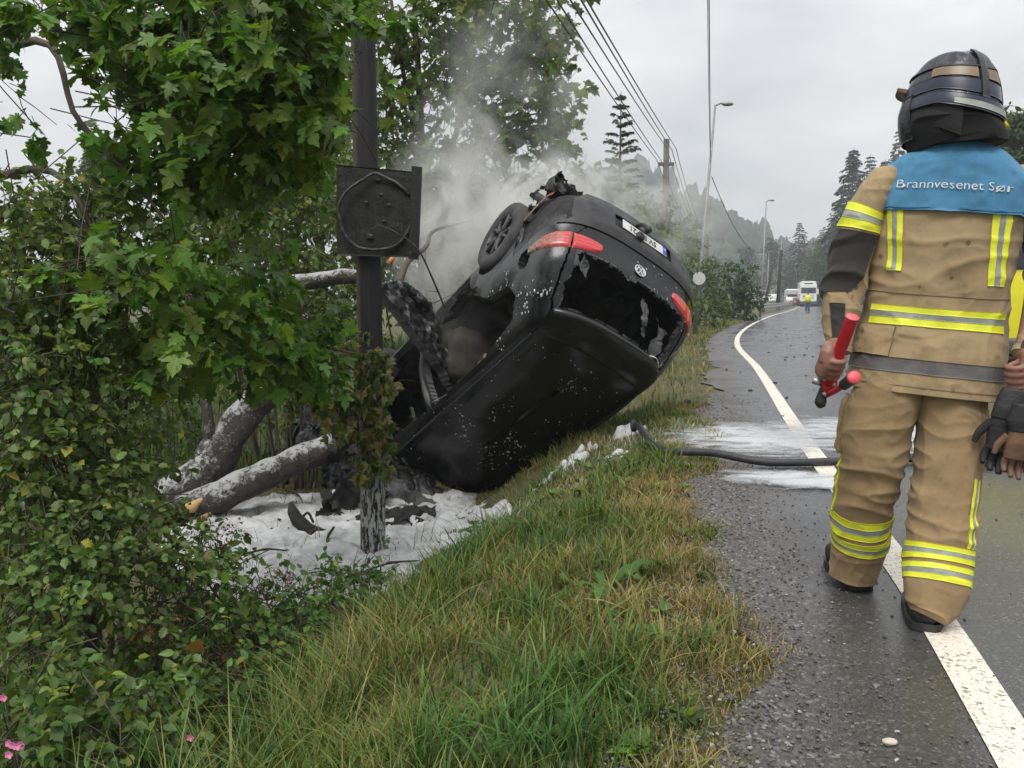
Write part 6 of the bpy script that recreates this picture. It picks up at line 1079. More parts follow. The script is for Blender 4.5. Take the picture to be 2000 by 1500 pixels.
# individual verge plants
def tuft(name, label, px, py, z, nb, h, w, base, seed, spread=.05, parts='blade'):
    r = np.random.default_rng(seed); g = G(px, py, z); g[2] = float(hgt(g[0], g[1])); t = thing(name, label, 'plant', tuple(g))
    for k in range(nb):
        a = r.uniform(0, 6.28); x = np.array([g[0] + r.normal(0, spread)]); y = np.array([g[1] + r.normal(0, spread)]); c = np.array([base]) * r.uniform(.7, 1.3); V, F, Cc = blades(r, x, y, np.array([h * r.uniform(.6, 1.2)]), np.array([w]), np.array([r.uniform(.5, 1.2)]), c); put(mk(parts, V, F, M_BLADE, None, Cc), t)
    return t
tuft('grass_tuft', 'bright broad-bladed grass tuft low in the middle of the verge', 1040, 1330, -.1, 26, .20, .0085, (.085, .170, .030), 1); tuft('grass_tuft', 'pale green grass tuft right of centre on the bank', 1060, 1215, -.1, 22, .18, .0075, (.11, .19, .045), 2); tuft('grass_tuft', 'grass tuft of long arching blades at mid bank', 880, 1210, -.15, 20, .22, .007, (.09, .16, .04), 3); tuft('grass_tuft', 'grass tuft at the very bottom of the verge', 1000, 1470, -.1, 22, .2, .009, (.07, .15, .025), 4); tuft('grass_tuft', 'wispy grass tuft against the roof of the car', 1010, 940, -.4, 30, .24, .006, (.14, .16, .06), 5, .07)
dk = thing('dock_plant', 'broad-leaved dock plant lying on the verge', 'plant', tuple(G(1200, 1150, -.04)))
rd = np.random.default_rng(3)
for (px, py), (qx, qy), wd in (((1180, 1160), (1290, 1125), .030), ((1180, 1160), (1240, 1150), .022), ((1175, 1160), (1165, 1190), .018), ((1180, 1155), (1100, 1150), .016), ((1180, 1160), (1160, 1125), .018), ((1200, 1155), (1262, 1165), .02)):
    p, q = G(px, py, .0), G(qx, qy, .0); p[2] = float(hgt(*p[:2])) + .05; q[2] = float(hgt(*q[:2])) + .07; d = q - p; L_ = np.linalg.norm(d); d /= L_; sd = norm(np.cross(d, [0, 0, 1.])); sgs = np.linspace(0, 1, 10); ww = wd * np.sin(np.pi * np.clip(sgs, .03, .97)) ** .7; c = p + d * (L_ * sgs)[:, None] + np.array([0, 0, 1.]) * (.05 * np.sin(np.pi * sgs))[:, None]; wav = (.008 * np.sin(sgs * 20))[:, None] * np.array([0, 0, 1.]); V = np.stack([c - sd * ww[:, None] + wav, c - [0, 0, .004], c + sd * ww[:, None] - wav], 1).reshape(-1, 3); put(mk('leaf', V, grid_faces(10, 3), M_LEAF, None, np.tile([.075, .165, .030], (30, 1)) * rd.uniform(.8, 1.2)), dk)
_rw = np.random.default_rng(44); _yw = 1.6 + 5. * _rw.random(70) ** 1.3; _uw = _rw.uniform(.05, 1.7, 70); _xw = XL(_yw) - GE - _uw; _P, _O = [], []
for _a, _b in zip(_xw, _yw):
    for _q in range(_rw.integers(5, 10)): _P.append((_a + _rw.normal(0, .008), _b + _rw.normal(0, .008), float(hgt(_a, _b)) + .02)); _t = _rw.uniform(0, 6.28); _O.append((math.cos(_t), math.sin(_t), _rw.uniform(.2, .9)))
_P = np.array(_P); _O = norm(np.array(_O)); _X = norm(np.cross(_O, [0, 0, 1.])); V, F, Cc, U = inst(LO + LS, _P, _X, _O, np.cross(_X, _O), _rw.uniform(.03, .075, len(_P)), greens(len(_P), _rw, (.085, .165, .035), .25, .1), rng=_rw); tag(mk('verge_weeds', V, F, M_LEAF, None, Cc, U), 'broad-leaved weeds scattered through the verge grass', 'weeds', kind='stuff')
def flower(px, py, Y, label, n, seed):
    r = np.random.default_rng(seed); c = W(px, py, Y); g = np.array([c[0], c[1] + .05, float(hgt(c[0], c[1] + .05))]); t = thing('pink_flower', label, 'flower', tuple(g), group='pink campion flowers'); put(mk('stem', *tube(crom([g, (g + c) / 2 + [.02, 0, 0], c], 10), .0015, 5), M_TWIG), t); mpk = bpy.data.materials.get('pink_petal') or pm('pink_petal', (.55, .12, .26), (.70, .25, .42), 40, .6)
    for k in range(n):
        f = c + r.normal(0, .022 if n > 1 else 0., 3)
        for a in np.linspace(0, 2 * np.pi, 5, endpoint=False): d = np.array([math.cos(a), -.35, math.sin(a)]) * .011; s_ = np.cross(d, [0, 1., 0]) * .55; V = np.array([f, f + d * .6 + s_, f + d * 1.1 + s_ * .5, f + d * 1.1 - s_ * .5, f + d * .6 - s_]); put(mk('petal', V, np.array([[0, 1, 2], [0, 2, 3], [0, 3, 4]]), mpk), t)
flower(30, 1465, 2.3, 'cluster of pink flowers at the bottom left corner', 5, 1); flower(372, 1440, 2.5, 'single pink flower low in the ditch grass', 1, 2); flower(8, 1362, 2.4, 'small pink flower at the left edge', 1, 3)
dl = thing('dead_leaf', 'curled orange dead leaf in the undergrowth', 'leaf', tuple(W(378, 1278, 3.3))); V, F, U = LM[1]; put(mk('blade', W(372, 1258, 3.3) + (V * .075) @ (roty(2.4) @ rotx(1.2)).T, F, m_leaf('dead_leaf_blade'), None, np.tile([.32, .15, .05], (len(V), 1)), U), dl)
shrub('nettle_patch', 'low dark weeds filling the bottom left corner', 'plant', [(40, 1330, 2.8, 90, 60, .25, 40), (150, 1360, 2.9, 90, 60, .25, 40), (260, 1400, 2.8, 90, 60, .25, 36), (60, 1430, 2.5, 90, 50, .2, 34), (180, 1470, 2.5, 90, 40, .2, 26), (370, 1380, 3.0, 70, 50, .2, 26), (460, 1330, 3.4, 70, 40, .2, 24)], LO + LS, .055, (.078, .135, .032), 81, 10, .20, .45, yel=.12, stem_r=.005)
shrub('nettle_patch', 'bright green weeds at the foot of the bank in front of the foam', 'plant', [(560, 1210, 4.4, 60, 40, .2, 24), (640, 1180, 4.8, 60, 40, .2, 24), (700, 1150, 5.2, 50, 34, .2, 20), (480, 1330, 3.6, 60, 40, .2, 20), (600, 1270, 4.0, 50, 30, .2, 14), (745, 1110, 5.7, 30, 40, .12, 10)], LO + LS, .050, (.060, .13, .032), 82, 10, .18, .4, yel=.08, stem_r=.004)
_rf = np.random.default_rng(6); _n = 1500; _x = _rf.uniform(-2.9, .2, _n); _y = _rf.uniform(5.5, 8.8, _n); _k = (nzs(np.stack([_x, _y, 0 * _x], 1), 1.6, 3, 4.) > .18) | (_y < 5.9); _x, _y = _x[_k], _y[_k]; V, F, Cc = blades(_rf, _x, _y, _rf.uniform(.08, .3, len(_x)), _rf.uniform(.004, .008, len(_x)), _rf.uniform(.3, 1.2, len(_x)), gcol(_rf, _x, _y, .1) * .8, z=np.full(len(_x), -.95)); tag(mk('foam_grass', V, F, M_BLADE, None, Cc), 'bent grass stalks poking through the foam in the ditch', 'grass', kind='stuff')
_n = 45; _pt = np.stack([_rf.uniform(-2.6, -.2, _n), _rf.uniform(5.9, 8.4, _n), np.full(_n, -.885)], 1); tag(scatter('ditch_debris', _pt, _rf.uniform(.006, .022, _n), SP, M_SOOT, rng=_rf), 'black charred bits lying on the ditch foam', 'debris', kind='stuff')
for _i, (_a, _b, _lab) in enumerate((((470, 1085), (560, 1075), 'thin dark stick lying on the foam near the bramble'), ((560, 960), (590, 975), 'short dark stick at the back of the foam'), ((700, 1120), (820, 1095), 'dark stick along the front edge of the foam'))): tag(mk('stick', *tube(crom([G(*_a, -.88), (G(*_a, -.88) + G(*_b, -.88)) / 2 + [0, .03, .02], G(*_b, -.88)], 12), [.006, .011, .005], 6, lump=.4, lsc=18.), M_SOOT), _lab, 'stick')
rs = shrub('sorrel', 'rusty red seed heads among the undergrowth', 'plant', [(330, 1120, 3.9, 20, 60, .1, 14), (400, 1090, 4.4, 30, 50, .1, 16), (460, 1290, 3.9, 50, 25, .15, 22), (300, 1260, 3.5, 20, 50, .1, 10), (540, 1150, 4.8, 40, 30, .15, 16), (430, 1045, 4.5, 20, 40, .1, 12)], LQ, .018, (.13, .062, .025), 71, 30, .12, .2, yel=.0, stem_r=.004)
# ================================================================ background: trees, hills, poles, wires, vehicles
M_NEEDLE = m_leaf('spruce_needles', trans=.12, rough=.6, vary=.3, spec=.3)
def conifer(label, px, top, Y, base, seed, wr=.23, whorls=44, per=7, lf=1., name='spruce_tree', droop=.35, group=None, nl=9):
    r = np.random.default_rng(seed); T_ = W(px, top, Y); g = np.array([T_[0], Y, float(hgt(T_[0], Y))]); Hh = T_[2] - g[2]; t = thing(name, label, 'tree', tuple(g), group=group)
    put(mk('trunk', *tube(np.array([g, g + [0, 0, Hh * .5], g + [0, 0, Hh]]), [Hh * .012, Hh * .008, Hh * .001], 7), M_BARK), t); pos, Yv, sz = [], [], []; mb = MB()
    for k in range(whorls):
        f = (k + .5) / whorls; z = Hh * (.06 + .93 * f); R_ = Hh * wr * (1 - f) ** .8 * r.uniform(.8, 1.15) + .012 * Hh
        for b in range(per):
            a = r.uniform(0, 6.283); L_ = R_ * r.uniform(.65, 1.15); d = np.array([math.cos(a), math.sin(a), 0]); s0 = g + [0, 0, z]; e = s0 + d * L_ + [0, 0, -L_ * droop + L_ * .25 * f]; mb.add(*tube(np.array([s0, e]), [Hh * .0016, Hh * .0005], 3, False))
            q = np.sqrt(r.random(nl)); p = s0 + (e - s0) * q[:, None] + np.array([0, 0, 1.]) * (L_ * .10 * np.sin(q * np.pi))[:, None]; pos.append(p); sdv = norm(np.cross(d, [0, 0, 1.])); Yv.append(norm(d * .8 + sdv * r.choice([-1, 1], nl)[:, None] * r.uniform(.2, 1.0, (nl, 1)) + [0, 0, -.35] + r.normal(0, .15, (nl, 3)))); sz.append(np.full(nl, Hh * .034 * lf) * r.uniform(.6, 1.3, nl) * (1.15 - .6 * f))
    pos = np.concatenate(pos); Yv = np.concatenate(Yv); sz = np.concatenate(sz); n = len(pos); X = norm(np.cross(Yv, np.array([0, 0, 1.]) + r.normal(0, .3, (n, 3)))); Z = np.cross(X, Yv); V, F, Cc, U = inst(LQ, pos, X, Yv, Z, sz, greens(n, r, base, .3, .0), rng=r); o = put(mk('crown', V, F, M_NEEDLE, None, Cc, U), t); o['kind'] = 'stuff'; put(mb.build('boughs', M_BARK), t)['kind'] = 'stuff'; return t
def broadleaf(label, px, top, Y, wpx, base, seed, n=420, size=None, name='broadleaf_tree', bot=None, group=None, lean=0.):
    r = np.random.default_rng(seed); T_ = W(px, top, Y); g = np.array([T_[0], Y, float(hgt(T_[0], Y))]); Hh = T_[2] - g[2]; R_ = wpx * Y / F_PX; t = thing(name, label, 'tree', tuple(g), group=group); put(limb([g, g + [0, 0, Hh * .35], g + [R_ * .1, 0, Hh * .85]], [Hh * .02, Hh * .015, Hh * .004], M_BARK, 'trunk', None, 8), t); S, D = [], []
    for k in range(16):
        a = r.uniform(0, 6.28); f = r.random() ** .8; z = Hh * (.22 + .70 * f); rr = R_ * .72 * math.sqrt(max(.05, 1 - ((f - .4) / .68) ** 2)) * r.uniform(.5, 1.); c = g + [math.cos(a) * rr, math.sin(a) * rr, z]; q = blob_pts(r, c, np.array([R_ * .42, R_ * .42, Hh * .11]), n // 16, .5); S.append(q); D.append(norm(norm(q - c) + r.normal(0, .5, q.shape))); put(limb([g + [0, 0, z * .7], (g + [0, 0, z * .8] + c) / 2, c], [Hh * .007, Hh * .004, Hh * .001], M_BARK, 'branch', None, 5, .1, k, 8), t)
    pos, out, tw = spray_leaves(r, np.concatenate(S), np.concatenate(D), Hh * .06, 10, Hh * .0006); m = len(pos); X, Yv, Z = leaf_axes(m, r, .4, out, .6); V, F, Cc, U = inst(LO, pos, X, Yv, Z, (size or Hh * .028) * r.uniform(.6, 1.3, m), greens(m, r, base, .3, .06), rng=r); o = put(mk('crown', V, F, M_LEAF, None, Cc, U), t); o['kind'] = 'stuff'; return t
conifer('young conifer with bare pointed tip behind the tail of the car', 1213, 178, 23., (.045, .075, .026), 1, .17, 26, 9, .62, 'young_conifer', -.12, nl=26)
conifer('tallest dark spruce rising right above the white truck', 1668, 288, 150., (.016, .036, .020), 2, .24, 50, 9, 1.1, nl=14)
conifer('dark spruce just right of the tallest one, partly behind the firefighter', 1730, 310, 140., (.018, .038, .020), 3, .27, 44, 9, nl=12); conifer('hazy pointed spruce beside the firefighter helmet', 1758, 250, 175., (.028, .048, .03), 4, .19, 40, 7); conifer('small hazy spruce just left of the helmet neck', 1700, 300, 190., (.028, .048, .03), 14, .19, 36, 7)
conifer('blue-green spruce left of the tallest spruce, above the motorhome', 1562, 432, 185., (.018, .042, .028), 5, .32, 36, 9); conifer('dark spruce low beside the left sleeve', 1632, 396, 168., (.018, .038, .020), 6, .24, 38, 9, nl=12); conifer('dark spruce hidden low behind the sleeve', 1606, 446, 190., (.018, .038, .020), 7, .24, 32, 9)
broadleaf('light green tree in front of the dark spruces above the truck', 1596, 478, 165., 26, (.060, .11, .03), 8, 420); broadleaf('green leafy tree at the right edge behind the shoulder', 1985, 212, 42., 70, (.042, .075, .026), 9, 800); broadleaf('green tree behind the helmet at the right', 1900, 255, 60., 60, (.040, .072, .026), 10, 500)
conifer('dark spruce in the wood right of the tallest one', 1700, 345, 158., (.020, .042, .022), 15, .25, 40, 9, nl=12); broadleaf('dark full tree low in the wood above the sleeve', 1652, 430, 146., 40, (.032, .060, .024), 16, 420); broadleaf('dark tree in the wood right beside the sleeve', 1692, 400, 138., 40, (.034, .064, .024), 17, 420); broadleaf('low tree at the edge of the wood right of the lorry', 1622, 505, 150., 20, (.045, .085, .028), 18, 300); broadleaf('low bushy tree in front of the wood beside the forearm', 1650, 520, 135., 26, (.04, .078, .026), 19, 300)
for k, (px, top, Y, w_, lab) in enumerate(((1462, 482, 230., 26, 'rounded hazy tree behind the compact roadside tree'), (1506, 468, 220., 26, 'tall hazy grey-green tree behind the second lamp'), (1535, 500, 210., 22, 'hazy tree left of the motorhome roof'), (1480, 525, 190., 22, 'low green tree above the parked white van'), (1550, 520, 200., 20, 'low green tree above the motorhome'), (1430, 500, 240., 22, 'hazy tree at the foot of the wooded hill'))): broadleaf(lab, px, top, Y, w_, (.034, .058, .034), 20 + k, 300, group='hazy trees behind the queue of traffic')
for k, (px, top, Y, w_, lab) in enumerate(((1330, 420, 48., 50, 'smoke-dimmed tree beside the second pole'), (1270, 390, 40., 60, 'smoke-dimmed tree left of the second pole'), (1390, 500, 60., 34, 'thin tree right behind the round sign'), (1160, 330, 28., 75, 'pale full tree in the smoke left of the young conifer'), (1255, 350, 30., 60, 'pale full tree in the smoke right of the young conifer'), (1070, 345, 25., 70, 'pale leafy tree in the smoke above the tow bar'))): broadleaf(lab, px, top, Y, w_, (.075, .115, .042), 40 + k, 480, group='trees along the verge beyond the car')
for k, (px, top, Y, w_, lab) in enumerate(((120, 395, 30., 80, 'far tree showing low between the branches at left'), (180, 285, 60., 40, 'distant round tree in the gap of sky at left'), (420, 330, 22., 110, 'bright tree behind the bushes left of the board'), (620, 240, 20., 110, 'tall tree behind the bushes and the board'), (700, 120, 18., 90, 'tall leafy tree right behind the pole top'), (930, 330, 19., 80, 'leafy tree behind the smoke above the wheel'))): broadleaf(lab, px, top, Y, w_, (.050, .092, .024), 60 + k, 520, size=.16 if Y < 25 else None, group='trees at the back of the field')
# wooded hills
hx = np.linspace(-60, 330, 80); hy = np.linspace(330, 760, 40); HX, HY = np.meshgrid(hx, hy, indexing='ij')
def hillz(x, y):
    P = np.stack([x, y, 0 * x], -1).reshape(-1, 3); e = np.exp(-((x - 70) / 75) ** 2) * 62 + np.exp(-((x - 300) / 80) ** 2) * 55 + 8; k = np.clip((y - 330) / 200, 0, 1); k = k * k * (3 - 2 * k); return (e * k * (1 + .18 * nzs(P, .018, 3, 2.).reshape(x.shape))) - 1.
hills = mk('hills', np.stack([HX, HY, hillz(HX, HY)], -1).reshape(-1, 3), grid_faces(80, 40), pm('hill_forest_floor', (.018, .03, .014), (.035, .05, .02), .05, .9)); tag(hills, 'wooded hills in the haze', 'hills', kind='structure')
r8 = np.random.default_rng(88); mb = MB(); n = 1500; x = r8.uniform(-50, 320, n); y = r8.uniform(335, 620, n); z = hillz(x, y); bm = bmesh.new(); bmesh.ops.create_icosphere(bm, subdivisions=2, radius=1.); I2 = (np.array([v.co[:] for v in bm.verts]), np.array([[v.index for v in f.verts] for f in bm.faces])); bm.free()
for i in range(n):
    con = r8.random() < .45; h = r8.uniform(9, 17); V = I2[0] * (1 + .35 * r8.uniform(-1, 1, (len(I2[0]), 1))); V = V * ([.28 * h, .28 * h, .55 * h] if not con else [.2 * h, .2 * h, .62 * h])
    if con: q = (V[:, 2] / (.62 * h) + 1) / 2; V[:, :2] *= (1.35 - 1.2 * q)[:, None]
    mb.add(V + [x[i], y[i], z[i] + .45 * h], I2[1], np.array([.022, .04, .02]) * r8.uniform(.6, 1.5))
fo_ = mb.build('forest', m_vcol('far_forest', .9, .4, .8)); tag(fo_, 'hazy forest covering the far hills', 'forest', kind='stuff')
# lamps, poles, wires
M_GALV = pm('galvanised_steel', (.20, .21, .21), (.30, .31, .31), 10, .45, .6, metal=.4); M_PW = pm('weathered_pole_wood', (.075, .068, .058), (.14, .125, .105), 8, .85, stretch=(1, 1, .2), bump=.4)
def lamp(label, base, top, Y, arm, r_, sign=False):
    b = W(*base, Y); b[2] = float(hgt(b[0], b[1])); e = W(*top, Y); h_ = W(top[0] + arm, top[1] - 2, Y); t = thing('street_lamp', label, 'street lamp', tuple(b), group='street lamps along the road'); put(mk('post', *tube(np.array([b, b + (e - b) * .3, e]), [r_ * 1.15, r_, r_ * .55], 12), M_GALV), t); put(mk('arm', *tube(crom([e - [0, 0, .02], e * .6 + h_ * .4 + [0, 0, .04], h_], 8), r_ * .5, 8), M_GALV), t); d = (h_ - e) / np.linalg.norm(h_ - e); V = sphereg((0, 0, 0), (1, 1, 1), 8, 12); L_ = np.linalg.norm(h_ - e) * .40; S = V[0] * [L_, .11, .06]; put(mk('lamp_head', h_ - d * L_ * .5 + S, V[1], M_GALV), t); return b, e
LB1, LE1 = lamp('tall leaning street lamp with a round sign on its post', (1357, 650), (1397, 205), 26.5, 30, .058); LB2, LE2 = lamp('second street lamp further along the curve', (1485, 604), (1497, 393), 52., 13, .062); lamp('third, distant street lamp above the traffic', (1523, 592), (1527, 466), 88., 9, .07); lamp('fourth, very distant street lamp between the dark poles', (1497, 588), (1502, 492), 118., 6, .07)
sc_ = W(1364, 544, 26.4); sg = thing('round_sign', 'round sign seen from behind on the leaning lamp post', 'sign', tuple(sc_)); a = np.linspace(0, 2 * np.pi, 33)[:-1]; ring = np.c_[.20 * np.cos(a), 0 * a, .20 * np.sin(a)]; V = np.vstack([ring + [0, -.11, 0], ring + [0, -.09, 0], [[0, -.11, 0]], [[0, -.09, 0]]]); j = np.arange(32); j2 = (j + 1) % 32; mk('plate', V, [np.stack([j, j2, j2 + 32, j + 32], 1), np.vstack([np.stack([np.full(32, 64), j2, j], 1), np.stack([np.full(32, 65), 32 + j, 32 + j2], 1)])], pm('pale_sign_back', (.46, .47, .44), (.55, .56, .53), 12, .5), sg, smooth=False); mk('clamp', *boxg(-.06, .06, -.09, .08, -.03, .03, .005), M_GALV, sg)
def upole(label, px, top, Y, r_, mat=M_PW, lean=0., arms=True):
    T_ = W(px, top, Y); b = np.array([T_[0] - lean, Y, float(hgt(T_[0], Y))]); t = thing('utility_pole', label, 'pole', tuple(b), group='utility poles along the verge'); put(mk('post', *tube(np.array([b, (b + T_) / 2, T_]), [r_ * 1.1, r_, r_ * .9], 12), mat), t)
    if arms: put(mk('crossarm', *boxg(T_[0] - .28, T_[0] + .28, Y - .06, Y + .06, T_[2] - .92, T_[2] - .80, .01), mat), t)
    return T_
P2 = upole('weathered wooden pole with a short crossarm beyond the car', 1302, 272, 30., .115, lean=.0); P3 = upole('distant wooden pole with crossarm above the bushes', 1382, 458, 66., .12); M_DK = pm('dark_pole_wood', (.022, .02, .018), (.045, .04, .035), 8, .8)
upole('thick dark pole just behind the guard rail', 1526, 488, 84., .17, M_DK, .2, False); upole('thin leaning dark pole left of the thick one', 1513, 505, 92., .13, M_DK, 1.1, False)
M_WIRE = pm('wire_black', (.02, .02, .02), (.04, .04, .04), 5, .6)
def wire(p, q, sag, r_, label, n=40): s_ = np.linspace(0, 1, n); P = p + (q - p) * s_[:, None]; P[:, 2] -= sag * 4 * s_ * (1 - s_); o = mk('overhead_wire', *tube(P, r_, 5), M_WIRE); tag(o, label, 'wire', 'overhead wires')
lab5 = ('leftmost of the overhead wires coming down to the second pole', 'second overhead wire from the left, down to the second pole', 'middle overhead wire of the five, down to the second pole', 'fourth overhead wire from the left, down to the second pole', 'rightmost of the five overhead wires to the second pole')
for k, (px, py) in enumerate(((1083, 20), (1103, 20), (1129, 20), (1149, 20), (1160, 20))):
    q = P2 + np.array([(-.34, -.2, .0, .18, .32)[k], -.05, (-.72, -.72, -.3, -.36, -.30)[k]]); p = PTOP[k]; w_ = W(px, py, 9.6); wire(p, w_, .0, .0065, lab5[k] + ', upper span', 12) if False else None
    d = (w_ - q); p2 = q + d * 1.13; wire(p2, q, .05, .0105, lab5[k]); wire(q, P3 + np.array([(-.34, -.2, .0, .18, .32)[k], 0, (-.72, -.72, -.3, -.36, -.30)[k]]), .9, .014, ('leftmost', 'second', 'middle', 'fourth', 'rightmost')[k] + ' overhead wire sagging from the second pole into the haze')
wire(W(1383, -260, 9.), W(1388, 318, 26.4), .1, .009, 'steep cable coming down to the leaning lamp post'); wire(W(1379, -260, 9.), W(1387, 300, 26.4), .25, .006, 'thinner cable hanging close beside the steep one'); wire(W(1390, 345, 26.4), LE2 + np.array([0, 0, -3.0]), .9, .014, 'cable sagging from the leaning lamp towards the distance'); wire(W(1526, 490, 84.), W(1640, 505, 70.), .3, .02, 'thin wire from the thick dark pole to the right'); wire(W(1526, 495, 84.), W(1640, 518, 70.), .3, .02, 'lower thin wire from the thick dark pole to the right')
# guard rail
k = np.where((LINE[:, 1] > 60) & (LINE[:, 1] < 150))[0]; P = LINE[k] - NRM[k] * 1.05; P3d = np.c_[P, np.zeros(len(P))]; gl = thing('guard_rail', 'steel guard rail following the bend on short posts', 'guard rail', (P[0][0], P[0][1], 0)); prof = np.array([(0, .42), (.05, .45), (.05, .50), (0, .56), (0, .62), (.05, .68), (.05, .73), (0, .76)]); dz = np.interp(np.arange(len(k)), [0, 5], [.38, 0]); R_ = []
for i in range(len(k)): R_.append(np.c_[P[i][None] + NRM[k[i]][None] * prof[:, :1], prof[:, 1] - dz[i]])
put(mk('beam', np.array(R_).reshape(-1, 3), grid_faces(len(k), 8), pm('pale_galvanised_rail', (.36, .37, .36), (.50, .50, .48), 3, .45, metal=.3), smooth=False), gl)
sl = SLEN[k] - SLEN[k][0]; pv, pf = boxg(-.05, .05, -.04, .04, -.2, .66); pme = None; s_ = 1.
while s_ < sl[-1]:
    i = int(np.searchsorted(sl, s_)); o = put(mk('post', pv, pf, M_GALV, None, smooth=False), gl) if pme is None else bpy.data.objects.new('post', pme)
    if pme is None: pme = o.data
    else: C.objects.link(o); put(o, gl)
    o.location = (P[i][0] - NRM[k[i]][0] * .07, P[i][1] - NRM[k[i]][1] * .07, 0); s_ += 3.0
# vehicles in the queue
M_WHITE = pm('white_vehicle_paint', (.66, .67, .67), (.74, .74, .74), 2, .35); M_GLZ = pm('dark_windscreen', (.02, .025, .03), (.06, .07, .08), 3, .1, spec=.6); M_GREYV = pm('grey_plastic', (.05, .05, .052), (.08, .08, .085), 6, .5); M_HL = pm('headlamp_glass', (.55, .55, .52), (.72, .72, .7), 20, .2); M_BLKT = pm('black_tyre', (.012, .012, .012), (.025, .025, .025), 10, .7)
def vehicle(label, cat, name, px, Y, parts, rz=0., group='vehicles queuing beyond the bend', wheels=()):
    X_ = W(px, 600, Y)[0]; t = thing(name, label, cat, (X_, Y, .0), (0, 0, rz), group)
    for nm, kind, a, mat in parts: V, F = boxg(*a[:6], a[6] if len(a) > 6 else .03) if kind == 'b' else prism(*a); mk(nm, V, F, mat, t, smooth=False)
    for x, y, r_ in wheels: V, F = lathe_y([(0, -.12), (r_ * .6, -.13), (r_, -.1), (r_, .1), (r_ * .6, .13), (0, .12)], 20); mk('wheel', V @ rotz(math.pi / 2).T + [x, y, r_], F, M_BLKT, t)
    return t
TRK = [('cab', 'b', (-1.25, 1.25, 0, 2.2, .75, 3.45, .12), M_WHITE), ('roof_fairing', 'b', (-1.12, 1.12, .15, 2.1, 3.4, 3.95, .15), M_WHITE), ('windscreen', 'b', (-1.10, 1.10, -.02, .05, 2.05, 2.95, .02), M_GLZ), ('roof_sign', 'b', (-.62, .62, .12, .2, 3.48, 3.66, .01), M_GREYV), ('grille', 'b', (-.85, .85, -.03, .05, 1.15, 1.85, .02), pm('pale_grille', (.42, .42, .42), (.55, .55, .55), 6, .4)), ('bumper', 'b', (-1.25, 1.25, -.08, .3, .38, .80, .05), M_GREYV), ('front_step', 'b', (-1.22, 1.22, -.05, .3, .80, 1.05, .04), M_WHITE), ('headlight', 'b', (-1.18, -.82, -.06, .02, .82, 1.10, .03), M_HL), ('headlight', 'b', (.82, 1.18, -.06, .02, .82, 1.10, .03), M_HL), ('mirror', 'b', (-1.52, -1.30, .0, .16, 1.9, 2.75, .04), M_WHITE), ('mirror', 'b', (1.30, 1.52, .0, .16, 1.9, 2.75, .04), M_WHITE), ('trailer', 'b', (-1.26, 1.26, 2.6, 13., 1.1, 3.9, .06), M_WHITE), ('red_badge', 'b', (-.78, -.30, -.045, .0, 1.45, 1.68, .01), pm('dull_red_badge', (.35, .06, .05), (.45, .10, .08), 8, .5))]
WT = ((-1.05, .9, .5), (1.05, .9, .5), (-1.05, 10.5, .5), (1.05, 10.5, .5))
vehicle('white lorry facing the camera at the head of the queue', 'truck', 'white_truck', 1578, 131., TRK, -.30, wheels=WT); vehicle('white lorry far back at the left end of the queue', 'truck', 'white_truck', 1486, 205., [q for q in TRK if q[0] != 'red_badge'], -.12, wheels=WT)
VAN = [('body', 'p', ([(0, .35), (0, .95), (.9, 1.15), (1.35, 2.0), (1.7, 2.2), (5.0, 2.2), (5.1, .35)],), M_WHITE)]
def van(label, px, Y, s_, rz, cat, name, mh=False):
    t = thing(name, label, cat, (W(px, 600, Y)[0], Y, 0), (0, 0, rz), 'vehicles queuing beyond the bend'); pr = [(0, .35), (0, .95), (.9, 1.15), (1.35, 2.0), (1.7, 2.2), (5.0, 2.2), (5.1, .35)] if not mh else [(0, .4), (0, 1.05), (.9, 1.25), (1.4, 2.0), (.7, 2.15), (.5, 2.8), (.9, 3.0), (6., 2.95), (6.1, .4)]; w_ = 1.0 if not mh else 1.12
    V, F = prism(pr, -w_, w_); V = np.stack([V[:, 1], V[:, 0], V[:, 2]], 1) * s_; mk('body', V, F[:, ::-1], M_WHITE, t, smooth=False); q = np.array([(-.85, .93, 1.18), (.85, .93, 1.18), (.78, 1.33, 1.95), (-.78, 1.33, 1.95)]) * s_ - [0, .03, -.02]; mk('windscreen', np.vstack([q, q + [0, .06, 0]]), np.array([[0, 1, 2, 3], [7, 6, 5, 4], [0, 4, 5, 1], [1, 5, 6, 2], [2, 6, 7, 3], [3, 7, 4, 0]]), M_GLZ, t, smooth=False)
    mk('bumper', *boxg(-w_ * s_, w_ * s_, -.10, .1, .3, .62, .04), M_GREYV, t); mk('grille', *boxg(-.5, .5, -.03, .04, .68, .86, .02), M_GREYV, t)
    for x in (-1, 1):
        mk('headlight', *boxg(x * .78 - .2, x * .78 + .2, -.04, .05, .68, .92, .03), M_HL, t); mk('mirror', *boxg(x * (w_ + .14) - .1, x * (w_ + .14) + .1, 1.0, 1.1, 1.25, 1.6, .03), M_GREYV, t)
        for y in (.85, 4.1): V, F = lathe_y([(0, -.1), (.34, -.11), (.36, .0), (.34, .1), (0, .11)], 18); mk('wheel', V @ rotz(math.pi / 2).T + [x * .9, y, .36], F, M_BLKT, t)
van('cream motorhome standing left of the lorry', 1548, 152., 1., -.25, 'motorhome', 'motorhome', True); van('white van standing in the queue left of the motorhome', 1511, 175., 1., -.2, 'van', 'white_van'); van('small white van at the back of the queue', 1496, 192., .85, -.2, 'van', 'white_van')
